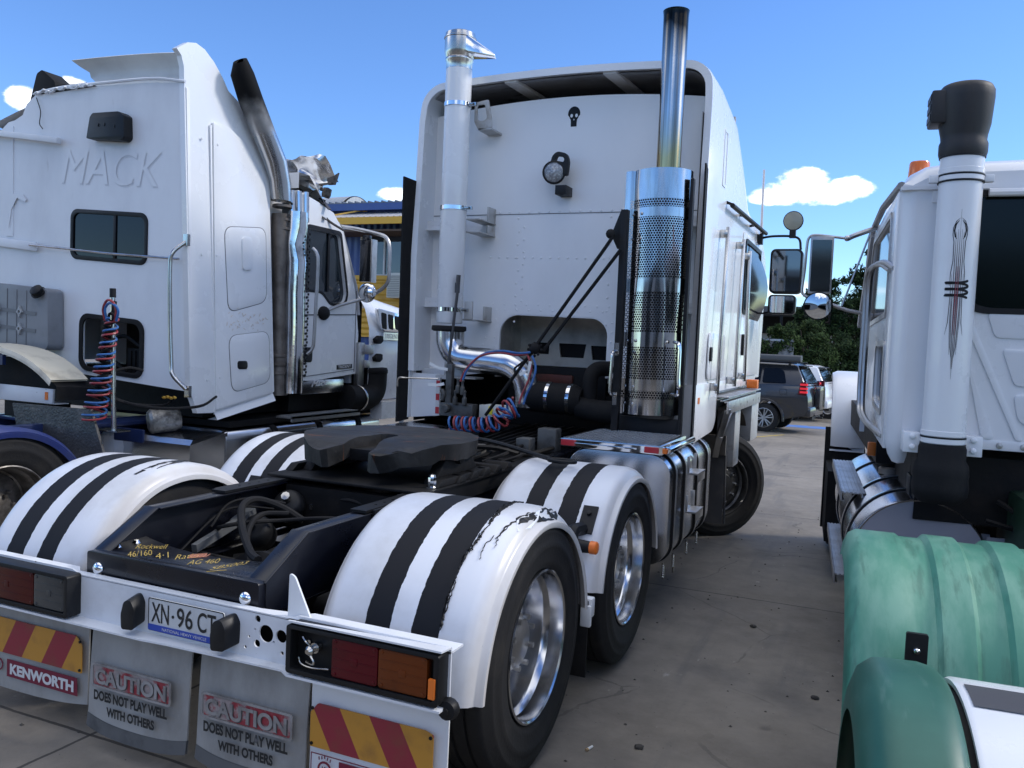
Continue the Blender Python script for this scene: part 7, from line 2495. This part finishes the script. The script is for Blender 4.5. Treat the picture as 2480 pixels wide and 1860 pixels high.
# painted bay marks, a few mm above the concrete
def sheet(name, pts, mat, dz=.004):
    mb = MB()
    mb.f.append(tuple(range(len(pts)))); mb.mi.append(0)
    mb.v += [V((x, y, gz(y) + dz)) for x, y in pts]
    o = mb.build(name, mat, None, smooth=0)
    o['kind'] = 'structure'
sheet('blue_bay_marking', [(-1.0, 22.6), (1.35, 22.9), (1.45, 21.9), (-.9, 21.6)], pm('worn_blue_paint', (.06, .17, .48), .6, dirt=(.2, .2, .2), lo=.5, hi=.7, scale=4))
sheet('yellow_bay_line', [(-.62, 15.9), (-.55, 15.9), (.42, 18.6), (.33, 18.6)], pm('worn_yellow_paint', (.55, .40, .05), .6, dirt=(.25, .22, .18), lo=.45, hi=.65, scale=6))
sheet('white_bay_line', [(1.35, 22.9), (1.62, 22.95), (1.72, 21.95), (1.45, 21.9)], pm('worn_cream_paint', (.5, .42, .28), .6, dirt=(.25, .22, .18), lo=.45, hi=.65, scale=6))

# trees
BARK = pm('grey_brown_bark', (.09, .07, .055), .8, dirt=(.04, .03, .025), scale=6)
LEAFM = [pm('leaf_dark', (.014, .028, .012), .8, rvar=0, spec=.1), pm('leaf_mid', (.022, .041, .015), .8, rvar=0, spec=.1), pm('leaf_light', (.045, .075, .023), .75, rvar=0, spec=.1)]
def tree(name, base, blobs, n, size, label, seed, tr=.18, lightness=.25, group=None, lean=(0, 0)):
    rnd = random.Random(seed)
    r = root(name, base, label, 'tree', group=group, world_frame=False)
    mb = MB()
    hmax = max(b[2] for b in blobs)
    main = [(0, 0, -.2), (lean[0] * .3, lean[1] * .3, hmax * .3), (lean[0], lean[1], hmax * .75)]
    mb.tube(curve(main, 5), [tr * (1 - .07 * k) for k in range(11)], 8)
    for (x, y, z, rr) in blobs:
        s_ = V(main[1]).lerp(V(main[2]), rnd.random())
        mb.tube(curve([s_, s_.lerp(V((x, y, z)), .5) + V((0, 0, -.15)), V((x, y, z))], 4), [tr * .4 * (1 - .08 * k) for k in range(9)], 6)
    mb.build('trunk', BARK, r)
    vs_, fs, mi = [], [], []
    tot = sum(b[3] ** 2 for b in blobs)
    for bi, (x, y, z, rr) in enumerate(blobs):
        subs = []
        for k in range(max(5, int(9 * rr))):
            d = V((rnd.gauss(0, 1), rnd.gauss(0, 1), rnd.gauss(0, .8))).normalized() * rr * rnd.uniform(.45, .95)
            subs.append((V((x, y, z)) + d, rr * rnd.uniform(.22, .42), rnd.random()))
        cnt = int(n * rr ** 2 / tot)
        for k in range(cnt):
            c, sr, tone = subs[rnd.randrange(len(subs))]
            p = c + V((rnd.gauss(0, 1), rnd.gauss(0, 1), rnd.gauss(0, .7))).normalized() * sr * rnd.random() ** .4
            a = V((rnd.gauss(0, 1), rnd.gauss(0, 1), rnd.gauss(0, 1))).normalized()
            b2 = a.orthogonal().normalized()
            l, w = size * rnd.uniform(.6, 1.4), size * rnd.uniform(.25, .5)
            o_ = len(vs_)
            vs_ += [p - a * l * .5, p + b2 * w * .5, p + a * l * .5, p - b2 * w * .5]
            fs.append((o_, o_ + 1, o_ + 2, o_ + 3))
            mi.append(2 if rnd.random() < lightness * (.3 + tone) else (1 if rnd.random() < .5 else 0))
    mb = MB()
    mb.v, mb.f, mb.mi = vs_, fs, mi
    mb.build('crown', LEAFM, r, smooth=0, fixn=False)
    return r
tree('tall_tree', (1.9, 41, gz(41)), [(0, 0, 6.7, 1.1), (.7, .4, 7.3, 1.0), (-.6, .2, 5.8, 1.0), (.6, 0, 5.6, 1.2), (1.5, .3, 6.3, 1.2), (0, -.3, 4.6, 1.2), (1.2, 0, 4.3, 1.3), (2.2, .3, 5, 1.3), (-.4, 0, 3.2, 1.4), (1.0, 0, 2.6, 1.5)], 15000, .22, 'tall dark open-crowned tree rising beside the day cab', 1, .22, .12)
tree('tall_tree', (.2, 40, gz(40)), [(0, 0, 5.9, .8), (-.5, .2, 5.1, .9), (.6, 0, 5.0, .9), (0, 0, 4.2, 1.1), (-.9, 0, 4.0, .8), (.9, .2, 4.0, 1.0), (0, 0, 3.0, 1.4), (-.9, 0, 2.6, 1.2)], 11000, .21, 'shorter dark tree seen below the hanging round mirror', 2, .18, .12)
tree('bushy_tree', (-.15, 32, gz(32)), [(0, 0, 2.6, 1.1), (-.7, .2, 2.1, .9), (.6, 0, 2.0, 1.0), (0, -.3, 1.4, 1.1), (-.3, 0, 3.2, .7), (.8, 0, 1.2, .9), (-.8, 0, 1.0, 1.0), (.3, 0, .6, 1.0)], 15000, .16, 'bright green bushy tree behind the dark four wheel drive', 3, .12, .6)
tree('bushy_tree', (1.7, 33, gz(33)), [(0, 0, 2.7, 1.2), (.7, .2, 2.2, 1.1), (-.6, 0, 2.0, 1.0), (0, -.3, 1.3, 1.2), (1.3, 0, 1.6, 1.1), (.5, 0, 3.6, .9), (-.3, 0, .7, 1.1), (.9, 0, .7, 1.1)], 15000, .17, 'dark bushy tree beside the white front mudguard', 4, .14, .2)
tree('bushy_tree', (4.2, 34, gz(34)), [(0, 0, 2.9, 1.4), (1.0, .2, 2.2, 1.3), (-1.0, 0, 2.4, 1.2), (0, -.3, 1.3, 1.4), (.3, 0, 4.2, 1.2)], 5000, .2, 'broad dark tree mostly hidden behind the day cab', 5, .16, .2)
tree('bushy_tree', (-1.7, 31, gz(31)), [(0, 0, 1.9, .9), (.6, .1, 2.5, .8), (-.5, 0, 1.2, .9), (.5, 0, 1.0, .9), (.2, 0, 2.9, .6)], 9000, .15, 'bright bushy tree in front of the grey sheet fence', 8, .1, .55)
tree('low_shrub', (-2.9, 30, gz(30)), [(0, 0, 1.3, .7), (.6, .1, 1.1, .7), (-.7, 0, 1.2, .8), (1.2, 0, .9, .6)], 3500, .13, 'low green shrub against the grey fence', 6, .06, .7)

# fence, far shed
def corrug(name, col, pitch, ax=0, depth=.02, **k):
    m = pm(name, col, .5, **k)
    nt = m.node_tree
    tc = N(nt, 'ShaderNodeTexCoord')
    sp = N(nt, 'ShaderNodeSeparateXYZ')
    nt.links.new(tc.outputs['Object'], sp.inputs[0])
    h = math_node(nt, 'SINE', math_node(nt, 'MULTIPLY', sp.outputs[ax], 2 * PI / pitch))
    bp = N(nt, 'ShaderNodeBump', i={'Strength': .8, 'Distance': depth})
    nt.links.new(h, bp.inputs['Height'])
    nt.links.new(bp.outputs[0], nt.nodes['Principled BSDF'].inputs['Normal'])
    return m
r = root('sheet_fence', (-3, 31.2, gz(31.2)), 'grey sheet metal fence behind the shrub and trees', 'fence', world_frame=False)
mb = MB().box((-7, 0, 0), (2.4, .03, 2.75))
mb.build('fence_sheet', corrug('grey_fence_sheet', (.26, .27, .28), .28, dirt=(.16, .16, .16), scale=3), r)
for k in range(5):
    MB().box((-7 + 2 * k, -.05, 0), (-6.93 + 2 * k, 0, 2.8)).build('post', ALU_D, r)
MB().box((-7, -.04, 2.7), (2.4, 0, 2.78)).build('top_rail', ALU_D, r)
r = root('open_shed', (-4, 60, gz(60)), 'far open-sided shed with a dark low roof behind the trees', 'shed', world_frame=False)
MB().plate([(-12, 5.65), (8, 5.65), (8, 6.05), (-12, 6.05)], -1, 8, 'y').build('roof', corrug('dark_roof_sheet', (.07, .075, .085), .5), r)
for k in range(6):
    MB().box((-11.5 + 3.8 * k, -.8, 0), (-11.3 + 3.8 * k, -.6, 5.7)).build('post', BLACK, r)
MB().box((-12, 7.9, 0), (8, 8, 4.4)).build('back_wall', pm('pale_shed_wall', (.5, .5, .5), .6), r)
mb = MB()
mb.box((-12, 7.0, 4.3), (8, 7.6, 5.66))
mb.build('roof_truss', BLACK, r)

# blue and yellow workshop on the left
BLUEW = corrug('blue_wall_sheet', (.028, .062, .21), .25, dirt=(.02, .045, .16), scale=1.5)
YELW = corrug('yellow_wall_sheet', (.55, .30, .03), .19, 2, dirt=(.4, .21, .02), scale=2)
r = root('blue_workshop', (-14, 21, gz(21)), 'blue workshop building with yellow awning and yellow boarded wall below its window', 'building', world_frame=False)
g0 = -gz(21)
mb = MB()
hole = [(.20, 3.70 + g0), (5.0, 3.70 + g0), (5.0, 5.10 + g0), (.20, 5.10 + g0)]
mb.plate([(-7, 0), (9, 0), (9, 6.05 + g0), (-7, 6.05 + g0)], 0, .15, 'y', [hole])
mb.box((-7, .15, 0), (-6.9, 9, 6.05 + g0)); mb.box((8.9, .15, 0), (9, 9, 6.05 + g0))
mb.build('wall', BLUEW, r, smooth=0)
mb = MB()
mb.add([(-7.3, -.25, 6.08 + g0), (9.3, -.25, 6.13 + g0), (9.3, 5, 6.75 + g0), (-7.3, 5, 6.75 + g0), (-7.3, -.25, 6.04 + g0), (9.3, -.25, 6.09 + g0), (9.3, 5, 6.7 + g0), (-7.3, 5, 6.7 + g0)], [(0, 1, 2, 3), (7, 6, 5, 4), (0, 4, 5, 1)])
for k in range(64):
    x = -7.2 + .26 * k
    mb.box((x, -.27, 6.07 + g0), (x + .06, -.05, 6.15 + g0 + .0))
rf = mb.build('roof', pm('grey_blue_roof', (.10, .12, .16), .5), r, smooth=0)
MB().box((-7.3, -.32, 5.84 + g0), (9.3, -.2, 6.06 + g0)).build('fascia', pm('blue_fascia', (.035, .075, .25), .45), rf)
mb = MB()
mb.add([(-.60, -1.3, 5.42 + g0), (6, -1.3, 5.42 + g0), (6, 0, 5.75 + g0), (-.60, 0, 5.75 + g0)], [(0, 1, 2, 3)])
for k in range(30):
    x = -.58 + .22 * k
    mb.bar((x, -1.32, 5.44 + g0), (x, 0, 5.77 + g0), .06, .05)
aw = mb.build('awning', pm('pale_awning_sheet', (.4, .4, .42), .5), r, smooth=0)
MB().box((-.62, -1.36, 5.22 + g0), (6, -1.28, 5.44 + g0)).build('yellow_fascia', pm('yellow_fascia', (.60, .34, .03), .45), aw)
mb = MB()
mb.bar((-.62, -1.25, 5.46 + g0), (.33, -.02, 5.90 + g0), .05, .05)
mb.box((.28, -.06, 5.83 + g0), (.42, 0, 5.98 + g0))
mb.bar((4, -1.25, 5.46 + g0), (4.9, -.02, 5.9 + g0), .05, .05)
mb.build('awning_strut', pm('yellow_strut', (.55, .33, .06), .5), aw)
mb = MB()
mb.box((-.60, -1.28, 5.0 + g0), (6, -.02, 5.06 + g0))
mb.build('soffit', pm('brown_soffit', (.08, .05, .035), .7), aw)
mb = MB()
mb.plate(hole, -.02, .1, 'y', [[(.25, 3.75 + g0), (1.12, 3.75 + g0), (1.12, 5.05 + g0), (.25, 5.05 + g0)], [(1.18, 3.75 + g0), (2.6, 3.75 + g0), (2.6, 5.05 + g0), (1.18, 5.05 + g0)], [(2.66, 3.75 + g0), (4.95, 3.75 + g0), (4.95, 5.05 + g0), (2.66, 5.05 + g0)]])
wd = mb.build('window', pm('white_window_frame', (.5, .5, .52), .5), r, smooth=0)
for x0, x1 in ((.25, 1.12), (1.18, 2.6), (2.66, 4.95)):
    MB().box((x0, .03, 3.75 + g0), (x1, .04, 5.05 + g0)).build('pane', pm('reflective_office_glass', (.03, .04, .06), .03, spec=1.0, rvar=0), wd)
mb = MB()
mb.box((.15, -.12, 2.0), (5.2, -.02, 3.58 + g0))
yl = mb.build('yellow_cladding', YELW, r)
MB().box((.08, -.16, 3.56 + g0), (5.3, .0, 3.70 + g0)).build('window_sill', pm('yellow_sill', (.55, .31, .03), .45), r)
mb = MB()
mb.box((-12.38, 20.45, 2.95), (-11.85, 20.88, 3.76))
ac = mb.build('air_conditioner', pm('off_white_unit', (.5, .5, .46), .5), None, bevel=.02)
mb = MB()
for k in range(12):
    mb.box((-12.34, 20.435, 3.0 + .058 * k), (-11.9, 20.45, 3.025 + .058 * k))
mb.build('grille', pm('grey_grille', (.22, .22, .21), .5), ac)
tag(ac, 'off-white air conditioner on the yellow cladding below the workshop window', 'air conditioner')
r = root('barrel_roof_shed', (-31.5, 45, gz(45)), 'grey shed with a rounded barrel roof behind the blue workshop', 'shed', world_frame=False)
mb = MB()
mb.lathe([(2.05, -4.0), (2.05, 1.3)], (0, 0, 9.7), (1, -.12, 0), 24, a0=-PI / 2, a1=PI / 2)
mb.build('barrel_roof', corrug('curved_roof_sheet', (.32, .33, .35), .3), r)
mb = MB()
mb.v = [V((1.32, 2.0 * math.cos(PI * k / 20) - .16, 9.7 + 2.0 * math.sin(PI * k / 20))) for k in range(21)]
mb.f.append(tuple(range(21))); mb.mi.append(0)
mb.box((1.30, -2.1, 0), (1.34, 2.0, 9.7))
mb.box((-4, -2.1, 0), (1.3, -2.0, 9.7))
mb.build('end_wall', corrug('pale_end_sheet', (.45, .46, .47), .4, 1), r)

# litter on the concrete
mb = MB().tube([(1.375, .25, gz(.25) + .006), (1.385, .285, gz(.28) + .007)], [.006, .005], 8)
mb.lathe([(.0062, 0), (.0062, .010)], (1.373, .243, gz(.25) + .006), (.28, .96, 0), 8, mi=1)
tag(mb.build('cigarette_butt', [TAPE_W, pm('tan_filter', (.4, .25, .1), .7)]), 'small pale cigarette butt on the concrete beside the rearmost drive wheel', 'cigarette butt')
for x, y, lab in ((1.77, 2.35, 'dark flat stone in the lane level with the square fuel tank'), (2.2, 1.34, 'dark pebble close to the green mudguard of the day cab'), (1.56, .38, 'curled dark leaf on the concrete near the cigarette butt')):
    mb = MB().sphere((x, y, gz(y) + .008), .022, 5, sc=(1, .7, .5))
    mb.v = [p + V((NZ.noise(p * 60), NZ.noise(p * 70), 0)) * .008 for p in mb.v]
    tag(mb.build('curled_leaf' if 'leaf' in lab else 'pebble', pm('dark_grit', (.05, .045, .04), .8)), lab, 'leaf' if 'leaf' in lab else 'pebble')
rnd = random.Random(21)
mb = MB()
for k in range(260):
    x, y = rnd.uniform(-1.4, 2.6), rnd.uniform(-1.6, 7)
    s_ = rnd.uniform(.003, .010)
    mb.add([(x - s_, y - s_ * .5, gz(y) + .001), (x + s_ * .8, y - s_ * .8, gz(y) + .001), (x + s_, y + s_ * .7, gz(y) + .001), (x - s_ * .6, y + s_, gz(y) + .001), (x, y, gz(y) + s_)], [(0, 1, 4), (1, 2, 4), (2, 3, 4), (3, 0, 4)])
gr = mb.build('grit', pm('scattered_grit', (.06, .054, .048), .8), None, smooth=0)
gr['kind'] = 'stuff'
gr['label'] = 'scattered dark grit and crumbs over the concrete yard'
gr['category'] = 'grit'

# unseen building added behind the camera so chrome and glass reflect something dark
r = root('added_reflection_building', (0, -24, gz(-24)), 'unseen plain grey building added behind the camera for dark reflections', 'building', world_frame=False)
MB().plate([(-26, 0), (22, 0), (22, 4.6), (-26, 4.6)], -.3, 0, 'y', [[(-9, .02), (-1, .02), (-1, 3.6), (-9, 3.6)], [(4, .02), (11, .02), (11, 3.6), (4, 3.6)]]).build('wall', corrug('grey_backdrop_sheet', (.16, .17, .19), .25), r, smooth=0)
MB().box((-26.3, -12, 4.6), (22.3, .5, 4.9)).build('roof', ALU_D, r)
MB().box((-26, -11.9, 0), (22, -11.6, 4.6)).build('back_wall', BLACK, r)
